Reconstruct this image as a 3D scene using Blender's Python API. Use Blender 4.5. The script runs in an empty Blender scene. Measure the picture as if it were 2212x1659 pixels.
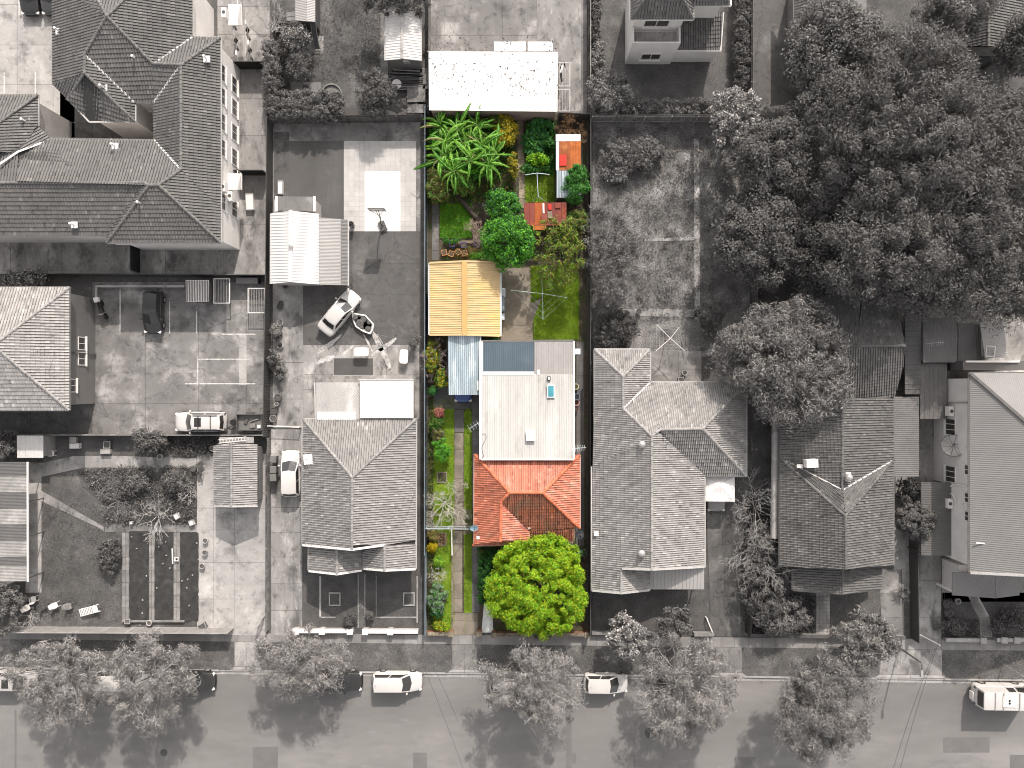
import bpy, math, random
import numpy as np
from mathutils import Vector, Matrix

# ------------------------------------------------------------------ scene, camera, light
scn = bpy.context.scene
C = scn.collection
H = 67.0            # height of the drone above the ground, metres
S = 23.155          # plan units per metre (survey units used for all positions below)
SUN_EL, SUN_DIR = 36.0, (0.235, 0.972)     # sun stands north, a little east

cam_d = bpy.data.cameras.new('camera'); cam = bpy.data.objects.new('camera', cam_d); C.objects.link(cam)
cam.location = (0, 0, H); cam.rotation_euler = (0, 0, 0)
cam_d.sensor_fit = 'HORIZONTAL'; cam_d.angle = 2 * math.atan(1106 / S / H)
cam_d.clip_start = 0.5; cam_d.clip_end = 2000
scn.camera = cam

world = bpy.data.worlds.new('World'); scn.world = world; world.use_nodes = True
wn = world.node_tree; wn.nodes.clear()
sky = wn.nodes.new('ShaderNodeTexSky'); sky.sky_type = 'NISHITA'; sky.sun_disc = False
sky.sun_elevation = math.radians(SUN_EL); sky.sun_rotation = math.atan2(SUN_DIR[0], SUN_DIR[1])
sky.air_density = 1.0; sky.dust_density = 2.5; sky.ozone_density = 1.0
hs = wn.nodes.new('ShaderNodeHueSaturation'); hs.inputs['Saturation'].default_value = 0.18
bgn = wn.nodes.new('ShaderNodeBackground'); bgn.inputs['Strength'].default_value = 0.15
wo = wn.nodes.new('ShaderNodeOutputWorld')
wn.links.new(sky.outputs[0], hs.inputs['Color']); wn.links.new(hs.outputs[0], bgn.inputs[0]); wn.links.new(bgn.outputs[0], wo.inputs[0])

sun_d = bpy.data.lights.new('sun', 'SUN'); sun_d.energy = 2.6; sun_d.angle = math.radians(0.55); sun_d.color = (1.0, 0.955, 0.90)
sun = bpy.data.objects.new('sun', sun_d); C.objects.link(sun)
_e = math.radians(SUN_EL); _l = math.hypot(*SUN_DIR)
sv = Vector((SUN_DIR[0] / _l * math.cos(_e), SUN_DIR[1] / _l * math.cos(_e), math.sin(_e)))
sun.rotation_euler = sv.to_track_quat('Z', 'Y').to_euler(); sun.location = sv * 150

scn.view_settings.view_transform = 'Standard'; scn.view_settings.look = 'None'
scn.view_settings.gamma = 1.0; scn.view_settings.use_curve_mapping = False
scn.view_settings.exposure = 0.76
try:
    scn.cycles.use_denoising = True; scn.cycles.use_adaptive_sampling = True; scn.cycles.adaptive_threshold = 0.02; scn.cycles.max_bounces = 5; scn.cycles.filter_width = 1.05; scn.cycles.diffuse_bounces = 2
    scn.cycles.glossy_bounces = 2; scn.cycles.transmission_bounces = 3; scn.cycles.transparent_max_bounces = 6
except Exception: pass

rnd = random.Random(7)
PI = math.pi

def W(fx, fy, z=0.0):
    """survey point (fx, fy) seen at height z -> world point"""
    k = (H - z) / H / S
    return Vector(((fx - 1106.0) * k, (829.5 - fy) * k, z))

# ------------------------------------------------------------------ materials
def tint(v): return (v * 1.05, v * 0.97, v * 0.905, 1)
def col(c): return tint(c) if isinstance(c, (int, float)) else (c[0], c[1], c[2], 1)

def M(name, base, var=0.25, scale=1.5, rough=0.85, fine=0.12, fscale=14.0, island=0.0, bump=0.0, bscale=40.0,
      stains=(), metal=0.0, spec=0.3, transl=0.0, stretch=None, coat=0.0, trans=0.0, alpha=1.0, crack=0.0, odd=0.0):
    m = bpy.data.materials.new(name); m.use_nodes = True
    nt = m.node_tree; N = nt.nodes; L = nt.links
    b = N['Principled BSDF']; out = N['Material Output']
    geo = N.new('ShaderNodeNewGeometry'); oi = N.new('ShaderNodeObjectInfo')
    vec = geo.outputs['Position']
    if stretch:
        vm = N.new('ShaderNodeVectorMath'); vm.operation = 'MULTIPLY'; vm.inputs[1].default_value = stretch
        L.new(vec, vm.inputs[0]); vec = vm.outputs[0]
    def noise(sc, det=4.0, ro=0.6, off=None):
        n = N.new('ShaderNodeTexNoise'); n.inputs['Scale'].default_value = sc; n.inputs['Detail'].default_value = det
        n.inputs['Roughness'].default_value = ro; L.new(vec, n.inputs['Vector']); return n.outputs['Fac']
    def mrange(src, a0, a1, b0, b1, smooth=False):
        n = N.new('ShaderNodeMapRange'); n.inputs[1].default_value = a0; n.inputs[2].default_value = a1
        n.inputs[3].default_value = b0; n.inputs[4].default_value = b1
        if smooth: n.interpolation_type = 'SMOOTHSTEP'
        L.new(src, n.inputs[0]); return n.outputs[0]
    def mul(a, bb):
        n = N.new('ShaderNodeMath'); n.operation = 'MULTIPLY'; L.new(a, n.inputs[0]); L.new(bb, n.inputs[1]); return n.outputs[0]
    f = mrange(noise(scale, 4), 0.3, 0.7, 1 - var, 1 + var)
    if fine: f = mul(f, mrange(noise(fscale, 3), 0.3, 0.7, 1 - fine, 1 + fine))
    if island:
        a = N.new('ShaderNodeMath'); a.operation = 'ADD'; L.new(geo.outputs['Random Per Island'], a.inputs[0]); L.new(oi.outputs['Random'], a.inputs[1])
        w = N.new('ShaderNodeTexWhiteNoise'); w.noise_dimensions = '1D'; L.new(a.outputs[0], w.inputs['W'])
        f = mul(f, mrange(w.outputs['Value'], 0, 1, 1 - island, 1 + island))
        if odd:
            for lo_, hi_, to_ in ((0.975, 0.976, 1 + odd), (0.03, 0.029, 1 - odd * 0.7)): f = mul(f, mrange(w.outputs['Value'], lo_, hi_, 1.0, to_))
    colr = None
    rgb = N.new('ShaderNodeRGB'); rgb.outputs[0].default_value = col(base); colr = rgb.outputs[0]
    for (sc, ssc, lo, hi, amt) in stains:
        k = mrange(noise(ssc, 4, 0.65), lo, hi, 0, amt, True)
        mx = N.new('ShaderNodeMix'); mx.data_type = 'RGBA'; L.new(k, mx.inputs[0]); L.new(colr, mx.inputs[6])
        mx.inputs[7].default_value = col(sc); colr = mx.outputs[2]
    if crack:
        nz = N.new('ShaderNodeTexNoise'); nz.inputs['Scale'].default_value = 1.3; nz.inputs['Detail'].default_value = 3; L.new(vec, nz.inputs['Vector'])
        sc_ = N.new('ShaderNodeVectorMath'); sc_.operation = 'MULTIPLY_ADD'; sc_.inputs[1].default_value = (1.2, 1.2, 0); L.new(nz.outputs['Color'], sc_.inputs[0]); L.new(vec, sc_.inputs[2])
        vo = N.new('ShaderNodeTexVoronoi'); vo.feature = 'DISTANCE_TO_EDGE'; vo.inputs['Scale'].default_value = crack; L.new(sc_.outputs[0], vo.inputs['Vector'])
        f = mul(f, mrange(vo.outputs['Distance'], 0.002, 0.009, 0.72, 1.0))
    vm = N.new('ShaderNodeVectorMath'); vm.operation = 'SCALE'; L.new(colr, vm.inputs[0]); L.new(f, vm.inputs['Scale'])
    L.new(vm.outputs[0], b.inputs['Base Color'])
    b.inputs['Roughness'].default_value = rough; b.inputs['Metallic'].default_value = metal
    b.inputs['Specular IOR Level'].default_value = spec
    if coat: b.inputs['Coat Weight'].default_value = coat; b.inputs['Coat Roughness'].default_value = 0.08
    if trans: b.inputs['Transmission Weight'].default_value = trans
    if alpha < 1: b.inputs['Alpha'].default_value = alpha
    if bump:
        bp = N.new('ShaderNodeBump'); bp.inputs['Strength'].default_value = bump; bp.inputs['Distance'].default_value = 0.05
        L.new(noise(bscale, 4), bp.inputs['Height']); L.new(bp.outputs[0], b.inputs['Normal'])
    if transl:
        tr = N.new('ShaderNodeBsdfTranslucent'); L.new(vm.outputs[0], tr.inputs['Color'])
        ms = N.new('ShaderNodeMixShader'); ms.inputs[0].default_value = transl
        L.new(b.outputs[0], ms.inputs[1]); L.new(tr.outputs[0], ms.inputs[2]); L.new(ms.outputs[0], out.inputs['Surface'])
    return m

# ------------------------------------------------------------------ object helpers
def tag(o, label=None, cat=None, group=None, kind=None):
    if label: o['label'] = label
    if cat: o['category'] = cat
    if group: o['group'] = group
    if kind: o['kind'] = kind
    return o

def empty(name, loc, label=None, cat=None, group=None, rz=0.0):
    o = bpy.data.objects.new(name, None); C.objects.link(o); o.location = loc; o.rotation_euler = (0, 0, rz)
    o.empty_display_size = 0.3
    return tag(o, label, cat, group)

def link(name, me, mat, parent=None, smooth=False, sharp=None):
    if mat is not None and not me.materials:
        for mm in (mat if isinstance(mat, (list, tuple)) else [mat]): me.materials.append(mm)
    o = bpy.data.objects.new(name, me); C.objects.link(o)
    if parent is not None: o.parent = parent
    if smooth:
        me.polygons.foreach_set('use_smooth', [True] * len(me.polygons))
        if sharp: me.set_sharp_from_angle(angle=math.radians(sharp))
    return o

def base_of(p):
    """world location of a parent chain (translations only)"""
    v = Vector((0, 0, 0))
    while p is not None:
        v += p.location; p = p.parent
    return v

def instance(src_me, name, parent, mw):
    o = bpy.data.objects.new(name, src_me); C.objects.link(o)
    if parent is not None:
        o.parent = parent; mw = Matrix.Translation(-base_of(parent)) @ mw
    o.matrix_local = mw
    return o

class MB:
    def __init__(s): s.v = []; s.f = []
    def poly(s, pts):
        n = len(s.v); s.v += [tuple(p) for p in pts]; s.f.append(tuple(range(n, n + len(pts)))); return s
    def mesh(s, v, f):
        n = len(s.v); s.v += [tuple(p) for p in v]; s.f += [tuple(i + n for i in q) for q in f]; return s
    def hexa(s, b, t):
        """4 bottom points and 4 top points, counter-clockwise"""
        return s.mesh(list(b) + list(t), [(3, 2, 1, 0), (4, 5, 6, 7), (0, 1, 5, 4), (1, 2, 6, 5), (2, 3, 7, 6), (3, 0, 4, 7)])
    def box(s, c, sz, rz=0.0):
        x, y, z = sz[0] / 2, sz[1] / 2, sz[2] / 2; ca, sa = math.cos(rz), math.sin(rz)
        P = [(-x, -y), (x, -y), (x, y), (-x, y)]
        P = [(c[0] + a * ca - b * sa, c[1] + a * sa + b * ca) for a, b in P]
        return s.hexa([(a, b, c[2] - z) for a, b in P], [(a, b, c[2] + z) for a, b in P])
    def prism(s, P, z0, z1):
        n = len(P)
        if sum(P[i][0] * P[(i + 1) % n][1] - P[(i + 1) % n][0] * P[i][1] for i in range(n)) < 0: P = P[::-1]
        v = [(p[0], p[1], z0) for p in P] + [(p[0], p[1], z1) for p in P]
        f = [tuple(range(n - 1, -1, -1)), tuple(range(n, 2 * n))] + [(i, (i + 1) % n, n + (i + 1) % n, n + i) for i in range(n)]
        return s.mesh(v, f)
    def tube(s, pts, r, n=6, cap=True):
        pts = [Vector(p) for p in pts]; m = len(pts)
        if not isinstance(r, (list, tuple)): r = [r] * m
        base = len(s.v); prev = None
        for i, p in enumerate(pts):
            d = (pts[min(i + 1, m - 1)] - pts[max(i - 1, 0)])
            d = d.normalized() if d.length > 1e-9 else Vector((0, 0, 1))
            if prev is None:
                a = d.orthogonal().normalized()
            else:
                a = prev - d * prev.dot(d); a = a.normalized() if a.length > 1e-6 else d.orthogonal().normalized()
            prev = a; b = d.cross(a)
            for k in range(n):
                t = 2 * PI * k / n; q = p + (a * math.cos(t) + b * math.sin(t)) * r[i]; s.v.append((q.x, q.y, q.z))
        for i in range(m - 1):
            for k in range(n):
                a = base + i * n + k; b = base + i * n + (k + 1) % n; s.f.append((a, b, b + n, a + n))
        if cap and n > 2:
            s.f.append(tuple(base + k for k in range(n - 1, -1, -1))); s.f.append(tuple(base + (m - 1) * n + k for k in range(n)))
        return s
    def lathe(s, c, prof, n=14):
        base = len(s.v)
        for r, z in prof:
            for k in range(n):
                t = 2 * PI * k / n; s.v.append((c[0] + r * math.cos(t), c[1] + r * math.sin(t), c[2] + z))
        for i in range(len(prof) - 1):
            for k in range(n):
                a = base + i * n + k; b = base + i * n + (k + 1) % n; s.f.append((a, b, b + n, a + n))
        s.f.append(tuple(base + (len(prof) - 1) * n + k for k in range(n))); s.f.append(tuple(base + k for k in range(n - 1, -1, -1)))
        return s
    def me(s, name, off=None):
        me = bpy.data.meshes.new(name)
        v = s.v if off is None else [(a - off.x, b - off.y, c - off.z) for a, b, c in s.v]
        me.from_pydata(v, [], s.f); me.update(); return me
    def build(s, name, mat, parent=None, smooth=False, sharp=None, local=False):
        off = None if (parent is None or local) else base_of(parent)
        return link(name, s.me(name, off), mat, parent, smooth, sharp)

def np_mesh(name, V, nper):
    """V: (n*nper,3) points, one face for every nper points"""
    V = np.asarray(V, dtype=np.float32).reshape(-1, 3); n = len(V); k = n // nper
    me = bpy.data.meshes.new(name); me.vertices.add(n); me.vertices.foreach_set('co', V.ravel())
    me.loops.add(n); me.loops.foreach_set('vertex_index', np.arange(n, dtype=np.int32))
    me.polygons.add(k); me.polygons.foreach_set('loop_start', np.arange(0, n, nper, dtype=np.int32))
    try: me.polygons.foreach_set('loop_total', np.full(k, nper, dtype=np.int32))
    except Exception: pass
    me.update(calc_edges=True); return me

def structure(name, mb, mat, label=None, kind='structure', parent=None):
    o = mb.build(name, mat, parent)
    if parent is None: tag(o, label=label, kind=kind)
    return o

def sheet(name, P, z, mat, label=None, thick=0.03, parent=None):
    return structure(name, MB().prism([W(x, y)[:2] for x, y in P], z - thick, z), mat, label, parent=parent)

def R(x0, y0, x1, y1): return [(x0, y0), (x1, y0), (x1, y1), (x0, y1)]

def lerp2(a, b, t): return (a[0] + (b[0] - a[0]) * t, a[1] + (b[1] - a[1]) * t)

def slabs(base, name, Q, us, vs, z, mat, gap=0.025, thick=0.06, skip=(), jz=0.0):
    """quad Q (4 survey points, clockwise from top left) cut at fractions us, vs into separate slabs under base"""
    off = base_of(base)
    for i in range(len(us) - 1):
        for j in range(len(vs) - 1):
            if (i, j) in skip: continue
            P = []
            for u, v in ((us[i], vs[j]), (us[i + 1], vs[j]), (us[i + 1], vs[j + 1]), (us[i], vs[j + 1])):
                P.append(W(*lerp2(lerp2(Q[0], Q[1], u), lerp2(Q[3], Q[2], u), v)))
            c = sum(P, Vector()) / 4
            P = [p + (c - p).normalized() * gap * 0.7 for p in P]
            zz = z + (rnd.random() - 0.5) * jz
            MB().prism([p[:2] for p in P], zz - thick, zz).build(name, mat, base)

def frac(n): return [i / n for i in range(n + 1)]
# ------------------------------------------------------------------ roofs
def RZ(fx, fy, a, b, ze, tanp):
    """height at which the sight line (fx,fy) meets the roof plane rising from eave a-b (at height ze) with slope tanp"""
    A = W(a[0], a[1], ze); B = W(b[0], b[1], ze); d = (B - A).to_2d().normalized(); nrm = Vector((-d.y, d.x))
    def g(z): return ze + tanp * abs((W(fx, fy, z) - A).to_2d().dot(nrm)) - z
    lo, hi = ze, ze + 8
    for _ in range(40):
        mid = (lo + hi) / 2
        if g(mid) > 0: lo = mid
        else: hi = mid
    return lo

def frame_of(P):
    n = Vector((0, 0, 0)); c = Vector((0, 0, 0))
    for i, p in enumerate(P):
        q = P[(i + 1) % len(P)]; n += Vector(((p.y - q.y) * (p.z + q.z), (p.z - q.z) * (p.x + q.x), (p.x - q.x) * (p.y + q.y))); c += p
    c /= len(P); n.normalize()
    if n.z < 0: n = -n
    u = Vector((0, 0, 1)).cross(n)
    u = u.normalized() if u.length > 0.02 else Vector((1, 0, 0))
    return c, u, n.cross(u), n

def uv_poly(P, fr):
    c, u, v, n = fr
    Q = [((p - c).dot(u), (p - c).dot(v)) for p in P]
    if sum(Q[i][0] * Q[(i + 1) % len(Q)][1] - Q[(i + 1) % len(Q)][0] * Q[i][1] for i in range(len(Q))) < 0: Q = Q[::-1]
    return Q

def clip(poly, Q):
    """Sutherland-Hodgman of 3-tuples (u,v,h) against convex ccw Q"""
    for i in range(len(Q)):
        ax, ay = Q[i]; bx, by = Q[(i + 1) % len(Q)]; ex, ey = bx - ax, by - ay
        if not poly: return poly
        out = []; d = [ex * (p[1] - ay) - ey * (p[0] - ax) for p in poly]
        for k in range(len(poly)):
            p, q, dp, dq = poly[k], poly[(k + 1) % len(poly)], d[k], d[(k + 1) % len(poly)]
            if dp >= 0: out.append(p)
            if (dp >= 0) != (dq >= 0):
                t = dp / (dp - dq); out.append(tuple(p[m] + (q[m] - p[m]) * t for m in range(3)))
        poly = out
    return poly

def inside(pts, Q, eps=0.004):
    for i in range(len(Q)):
        ax, ay = Q[i]; bx, by = Q[(i + 1) % len(Q)]; ex, ey = bx - ax, by - ay; l = math.hypot(ex, ey)
        for p in pts:
            if (ex * (p[1] - ay) - ey * (p[0] - ax)) / l < -eps: return False
    return True

_tile_cache = {}
def tile_shape(tw, tc):
    k = (tw, tc)
    if k not in _tile_cache:
        r = tw * 0.17
        prof = [(0.0, 0.0), (r * 0.5, 0.062), (r * 1.6, 0.062), (r * 2.2, 0.004), (tw - 0.026, 0.0)]
        lift = 0.052; top = tc + 0.012
        F = []
        for i in range(4):
            (a, ha), (b, hb) = prof[i], prof[i + 1]
            F.append([(a, 0, ha + lift), (b, 0, hb + lift), (b, top, hb), (a, top, ha)])
            F.append([(a, 0.004, -0.01), (b, 0.004, -0.01), (b, 0, hb + lift), (a, 0, ha + lift)])
        _tile_cache[k] = F
    return _tile_cache[k]

def tri_area_ok(p): return len(p) >= 3

def tiled_roof(house, faces, mat, deck_mat, tw=0.23, tc=0.34, ridges=(), cap_mat=None, budget=300, name='roof', tile_name='roof_tile', caps=True):
    """faces: convex polygons of (fx,fy,z). One deck, up to budget single tiles, the rest of the tiles as one mesh, ridge caps one by one"""
    deck = MB(); single = []; rest = []; F = tile_shape(tw, tc)
    for P in faces:
        P = [W(*p) for p in P]
        fr = frame_of(P); c, u, v, n = fr; Q = uv_poly(P, fr)
        lo = [p - Vector((0, 0, 0.10)) for p in P]
        nn = Vector((0, 0, 0))
        for i in range(len(lo)): nn += (lo[i] - lo[0]).cross(lo[(i + 1) % len(lo)] - lo[0])
        if nn.z < 0: lo = lo[::-1]
        deck.poly(lo); deck.poly([p - Vector((0, 0, 0.12)) for p in lo][::-1])
        u0, u1 = min(q[0] for q in Q), max(q[0] for q in Q); v0, v1 = min(q[1] for q in Q), max(q[1] for q in Q)
        j = 0; vv = v0
        while vv < v1:
            uu = u0 - rnd.random() * 0.0
            while uu < u1:
                cor = [(uu, vv), (uu + tw, vv), (uu + tw, vv + tc), (uu, vv + tc)]
                if inside(cor, Q):
                    o = c + u * uu + v * vv; single.append((o, u, v, n))
                else:
                    for q in F:
                        pl = clip([(uu + a, vv + b, h) for a, b, h in q], Q)
                        if tri_area_ok(pl): rest.append([c + u * a + v * b + n * h for a, b, h in pl])
                uu += tw
            vv += tc; j += 1
    dk = deck.build(name, deck_mat, house)
    single.sort(key=lambda t: (t[0] - Vector((0, 0, H))).length)
    mb = MB()
    for q in F: mb.poly(q)
    tm = mb.me(tile_name); tm.materials.append(mat)
    for o, u, v, n in single[:budget]:
        j = rnd.uniform(-0.004, 0.006)
        m = Matrix(((u.x, v.x, n.x, o.x + n.x * j), (u.y, v.y, n.y, o.y + n.y * j), (u.z, v.z, n.z, o.z + n.z * j), (0, 0, 0, 1)))
        instance(tm, tile_name, dk, m)
    off = base_of(dk)
    if len(single) > budget or rest:
        V = []
        L = np.array([p for q in F for p in q])
        for o, u, v, n in single[budget:]:
            o = o + n * rnd.uniform(-0.004, 0.006)
            B = np.array((u, v, n)); V.append(L @ B + np.array(o - off))
        verts = np.concatenate(V) if V else np.zeros((0, 3)); nq = len(verts) // 4
        fl = (np.arange(nq * 4).reshape(-1, 4)).tolist(); vl = verts.tolist()
        for pl in rest:
            b0 = len(vl); vl += [tuple(p - off) for p in pl]; fl.append(tuple(range(b0, b0 + len(pl))))
        # weld each tile's own corners so one tile is one island
        me = bpy.data.meshes.new(tile_name + 's'); me.from_pydata(vl, [], fl); me.update()
        import bmesh
        bm = bmesh.new(); bm.from_mesh(me); bmesh.ops.remove_doubles(bm, verts=bm.verts, dist=0.0008); bm.to_mesh(me); bm.free()
        tag(link(tile_name + 's', me, mat, dk), kind='stuff')
    if caps:
        cm = MB(); L = 0.40; r0 = 0.12
        for (x0, x1, r, h) in ((0.0, 0.06, r0 + 0.02, 0.015), (0.05, L + 0.02, r0, 0.0)):
            A = []; 
            for k in range(7):
                t = PI * k / 6; A.append((math.cos(t) * r, math.sin(t) * r * 0.75 + h))
            v = [(x0, a, b) for a, b in A] + [(x1, a, b) for a, b in A]
            f = [(k, k + 1, k + 8, k + 7) for k in range(6)] + [tuple(range(6, -1, -1)), tuple(range(7, 14))]
            cm.mesh(v, f)
        ce = cm.me('ridge_cap'); ce.materials.append(cap_mat or mat)
        for a, b in ridges:
            A = W(*a); B = W(*b); d = B - A; ln = d.length; k = max(1, round(ln / L)); d.normalize()
            y = Vector((0, 0, 1)).cross(d).normalized(); z = d.cross(y); st = ln / k
            for i in range(k):
                p = A + d * (i * st) + Vector((rnd.uniform(-.012, .012), rnd.uniform(-.012, .012), 0.035 + rnd.uniform(-.014, .014)))
                sc = st / L
                m = Matrix(((d.x * sc, y.x, z.x, p.x), (d.y * sc, y.y, z.y, p.y), (d.z * sc, y.z, z.z, p.z), (0, 0, 0, 1)))
                instance(ce, 'ridge_cap', dk, m)
    return dk

def rib_profile(kind, pitch):
    if kind == 'corr':
        return [(0, 0), (pitch * .25, 0.010), (pitch * .5, 0.022), (pitch * .75, 0.010)]
    if kind == 'rib':
        return [(0, 0), (pitch * .10, 0.038), (pitch * .24, 0.038), (pitch * .34, 0.0)]
    return [(0, 0), (pitch * .06, 0.03), (pitch * .12, 0.03), (pitch * .18, 0.0)]

def metal_roof(house, faces, mat, kind='corr', pitch=0.16, sheet_w=0.8, name='roof', piece='roof_sheet', deck_mat=None, thick=0.05, mats=None, valley=None):
    """ribs run up the slope; each sheet is its own object under one deck"""
    deck = MB()
    sheets = []
    for P in faces:
        P = [W(*p) for p in P]; fr = frame_of(P); c, u, v, n = fr; Q = uv_poly(P, fr)
        lo = [c + u * a + v * b - n * 0.012 for a, b in Q]; lb = [p - n * thick for p in lo]
        k = len(lo); deck.mesh(lb + lo, [tuple(range(k - 1, -1, -1)), tuple(range(k, 2 * k))] + [(i, (i + 1) % k, k + (i + 1) % k, k + i) for i in range(k)])
        u0, u1 = min(q[0] for q in Q), max(q[0] for q in Q); v0, v1 = min(q[1] for q in Q) - 0.02, max(q[1] for q in Q) + 0.02
        ns = max(1, round((u1 - u0) / sheet_w)); sw = (u1 - u0) / ns; nr = max(1, round(sw / pitch)); pt = sw / nr
        prof = rib_profile(kind, pt)
        for s in range(ns):
            mb = MB(); mb.mi = []
            for r in range(nr):
                ua = u0 + s * sw + r * pt
                pp = [(ua + a, h) for a, h in prof] + [(ua + pt, 0.0)]
                for i in range(len(pp) - 1):
                    (a, ha), (b, hb) = pp[i], pp[i + 1]
                    pl = clip([(a, v0, ha), (b, v0, hb), (b, v1, hb), (a, v1, ha)], Q)
                    if len(pl) >= 3: mb.poly([c + u * x + v * y + n * h for x, y, h in pl]); mb.mi.append(1 if i == 0 else 0)
            if mb.f: sheets.append(mb)
    dk = deck.build(name, deck_mat or mat, house)
    for i, mb in enumerate(sheets):
        ob = mb.build(piece, (mats[i % len(mats)] if mats else mat), dk)
        if valley: ob.data.materials.append(valley); ob.data.polygons.foreach_set('material_index', mb.mi)
    return dk

def strip(mb, a, b, w, h, up=0.0):
    """box beam between survey points a and b (fx,fy,z)"""
    A = W(*a) + Vector((0, 0, up)); B = W(*b) + Vector((0, 0, up)); d = (B - A).normalized(); s = Vector((-d.y, d.x, 0))
    s = s.normalized() if s.length > 1e-6 else Vector((1, 0, 0)); s *= w / 2; z = Vector((0, 0, h))
    return mb.hexa([A - s, B - s, B + s, A + s], [A - s + z, B - s + z, B + s + z, A + s + z])

def gutters(house, edges, mat, w=0.13, h=0.11, drop=0.13, name='gutter'):
    for a, b in edges: strip(MB(), a, b, w, h, -drop).build(name, mat, house)

def offset_poly(P, d):
    n = len(P)
    area = sum(P[i][0] * P[(i + 1) % n][1] - P[(i + 1) % n][0] * P[i][1] for i in range(n))
    sg = 1 if area > 0 else -1; out = []
    for i in range(n):
        p0, p1, p2 = Vector(P[i - 1][:2]), Vector(P[i][:2]), Vector(P[(i + 1) % n][:2])
        d1 = (p1 - p0).normalized(); d2 = (p2 - p1).normalized()
        n1 = Vector((-d1.y, d1.x)) * sg; n2 = Vector((-d2.y, d2.x)) * sg
        k = 1 + n1.dot(n2); out.append(tuple(p1 + (n1 + n2) * (d / max(k, 0.3))))
    return out

def walls(house, P, ze, mat, inset=0.45, z0=0.0, name='wall', top=None):
    Q = offset_poly([W(x, y, ze) for x, y in P], inset)
    MB().prism(Q, z0, (top or ze) - 0.16).build(name, mat, house)
    return Q

def window(house, p, nrm, w, h, fm, gm, sill=True, mull=1, name='window', sm=None):
    """p centre on the wall plane, nrm outward 2d normal"""
    n = Vector((nrm[0], nrm[1], 0)).normalized(); t = Vector((-n.y, n.x, 0)); p = Vector(p); off = base_of(house)
    mb = MB(); z = Vector((0, 0, 1))
    def bar(cu, cz, su, sz, d0, d1):
        c = p + t * cu + z * cz
        q = [c - t * su / 2 - z * sz / 2, c + t * su / 2 - z * sz / 2, c + t * su / 2 + z * sz / 2, c - t * su / 2 + z * sz / 2]
        mb.hexa([a + n * d0 for a in q], [a + n * d1 for a in q])
    f = 0.07
    bar(0, h / 2 - f / 2, w, f, -0.02, 0.06); bar(0, -h / 2 + f / 2, w, f, -0.02, 0.06)
    bar(-w / 2 + f / 2, 0, f, h - 2 * f, -0.02, 0.06); bar(w / 2 - f / 2, 0, f, h - 2 * f, -0.02, 0.06)
    for i in range(mull): bar(-w / 2 + w * (i + 1) / (mull + 1), 0, 0.05, h - 2 * f, -0.02, 0.05)
    o = mb.build(name, fm, house)
    g = MB(); q = [p - t * (w / 2 - f) - z * (h / 2 - f), p + t * (w / 2 - f) - z * (h / 2 - f), p + t * (w / 2 - f) + z * (h / 2 - f), p - t * (w / 2 - f) + z * (h / 2 - f)]
    g.hexa([a + n * 0.004 for a in q], [a + n * 0.02 for a in q]); g.build('pane', gm, o)
    if sill:
        s = MB(); c = p - z * (h / 2 + 0.05)
        q = [c - t * (w / 2 + .08) - z * .04, c + t * (w / 2 + .08) - z * .04, c + t * (w / 2 + .08) + z * .04, c - t * (w / 2 + .08) + z * .04]
        s.hexa([a + n * 0.0 for a in q], [a + n * 0.16 for a in q]); s.build('sill', sm or fm, o)
    return o

# ------------------------------------------------------------------ foliage
def unit(n, rg):
    v = rg.normal(size=(n, 3)); return v / np.linalg.norm(v, axis=1, keepdims=True)

def leaf_quads(P, Nn, L, Wd, rg, fold=0.25):
    """rhombus leaves at P with normals Nn"""
    n = len(P); t = np.cross(Nn, unit(n, rg)); t /= np.linalg.norm(t, axis=1, keepdims=True) + 1e-9
    b = np.cross(Nn, t); l = (L * rg.uniform(0.6, 1.3, (n, 1))); w = Wd * rg.uniform(0.7, 1.25, (n, 1))
    tip = P + t * l * 0.5 - Nn * l * 0.12; root = P - t * l * 0.5 - Nn * l * 0.05
    m = P + Nn * l * 0.04
    V = np.stack([root, m + b * w * 0.5 - t * l * 0.06, tip, m - b * w * 0.5 - t * l * 0.06], axis=1)
    return V.reshape(-1, 3)

def crown_points(R3, ncl, per, cr, rg, inner=0.45, up=0.35, lobes=7, boxy=2.0, flat=0.75, bottom=-0.35, rough=0.35, rnm=0.6):
    """clump centres in an uneven ellipsoid of radii R3, leaf points round each, and their normals"""
    LD = unit(lobes * 3, rg); LA = rg.uniform(-1, 1, lobes * 3) * rough
    cs = []
    while len(cs) < ncl:
        d = unit(1, rg)[0]
        if d[2] < bottom: continue
        lob = 1 + float(np.sum(LA * np.maximum(0, LD @ d) ** 4)) / 1.6
        lob = min(max(lob, 0.5), 1.14)
        r = (inner ** 3 + (1 - inner ** 3) * rg.random()) ** (1 / 3)
        if boxy != 2.0:
            k = (abs(d[0]) ** boxy + abs(d[1]) ** boxy + abs(d[2]) ** boxy) ** (-1 / boxy); d = d * k
        cs.append(d * R3 * r * lob)
    cs = np.array(cs)
    per_i = np.maximum(2, (per * rg.uniform(0.5, 1.5, len(cs))).astype(int))
    idx = np.repeat(np.arange(len(cs)), per_i); n = len(idx)
    d = unit(n, rg); d[:, 2] = np.where(d[:, 2] < -0.4, -d[:, 2], d[:, 2])
    crs = cr * rg.uniform(0.45, 1.55, len(cs))[idx][:, None]
    rr = rg.random((n, 1)) ** 0.5
    P = cs[idx] + d * crs * rr * np.array([1, 1, flat])
    N = d * 0.85 + unit(n, rg) * rnm + np.array([0, 0, up])
    N /= np.linalg.norm(N, axis=1, keepdims=True) + 1e-9
    return cs, P, N

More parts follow.
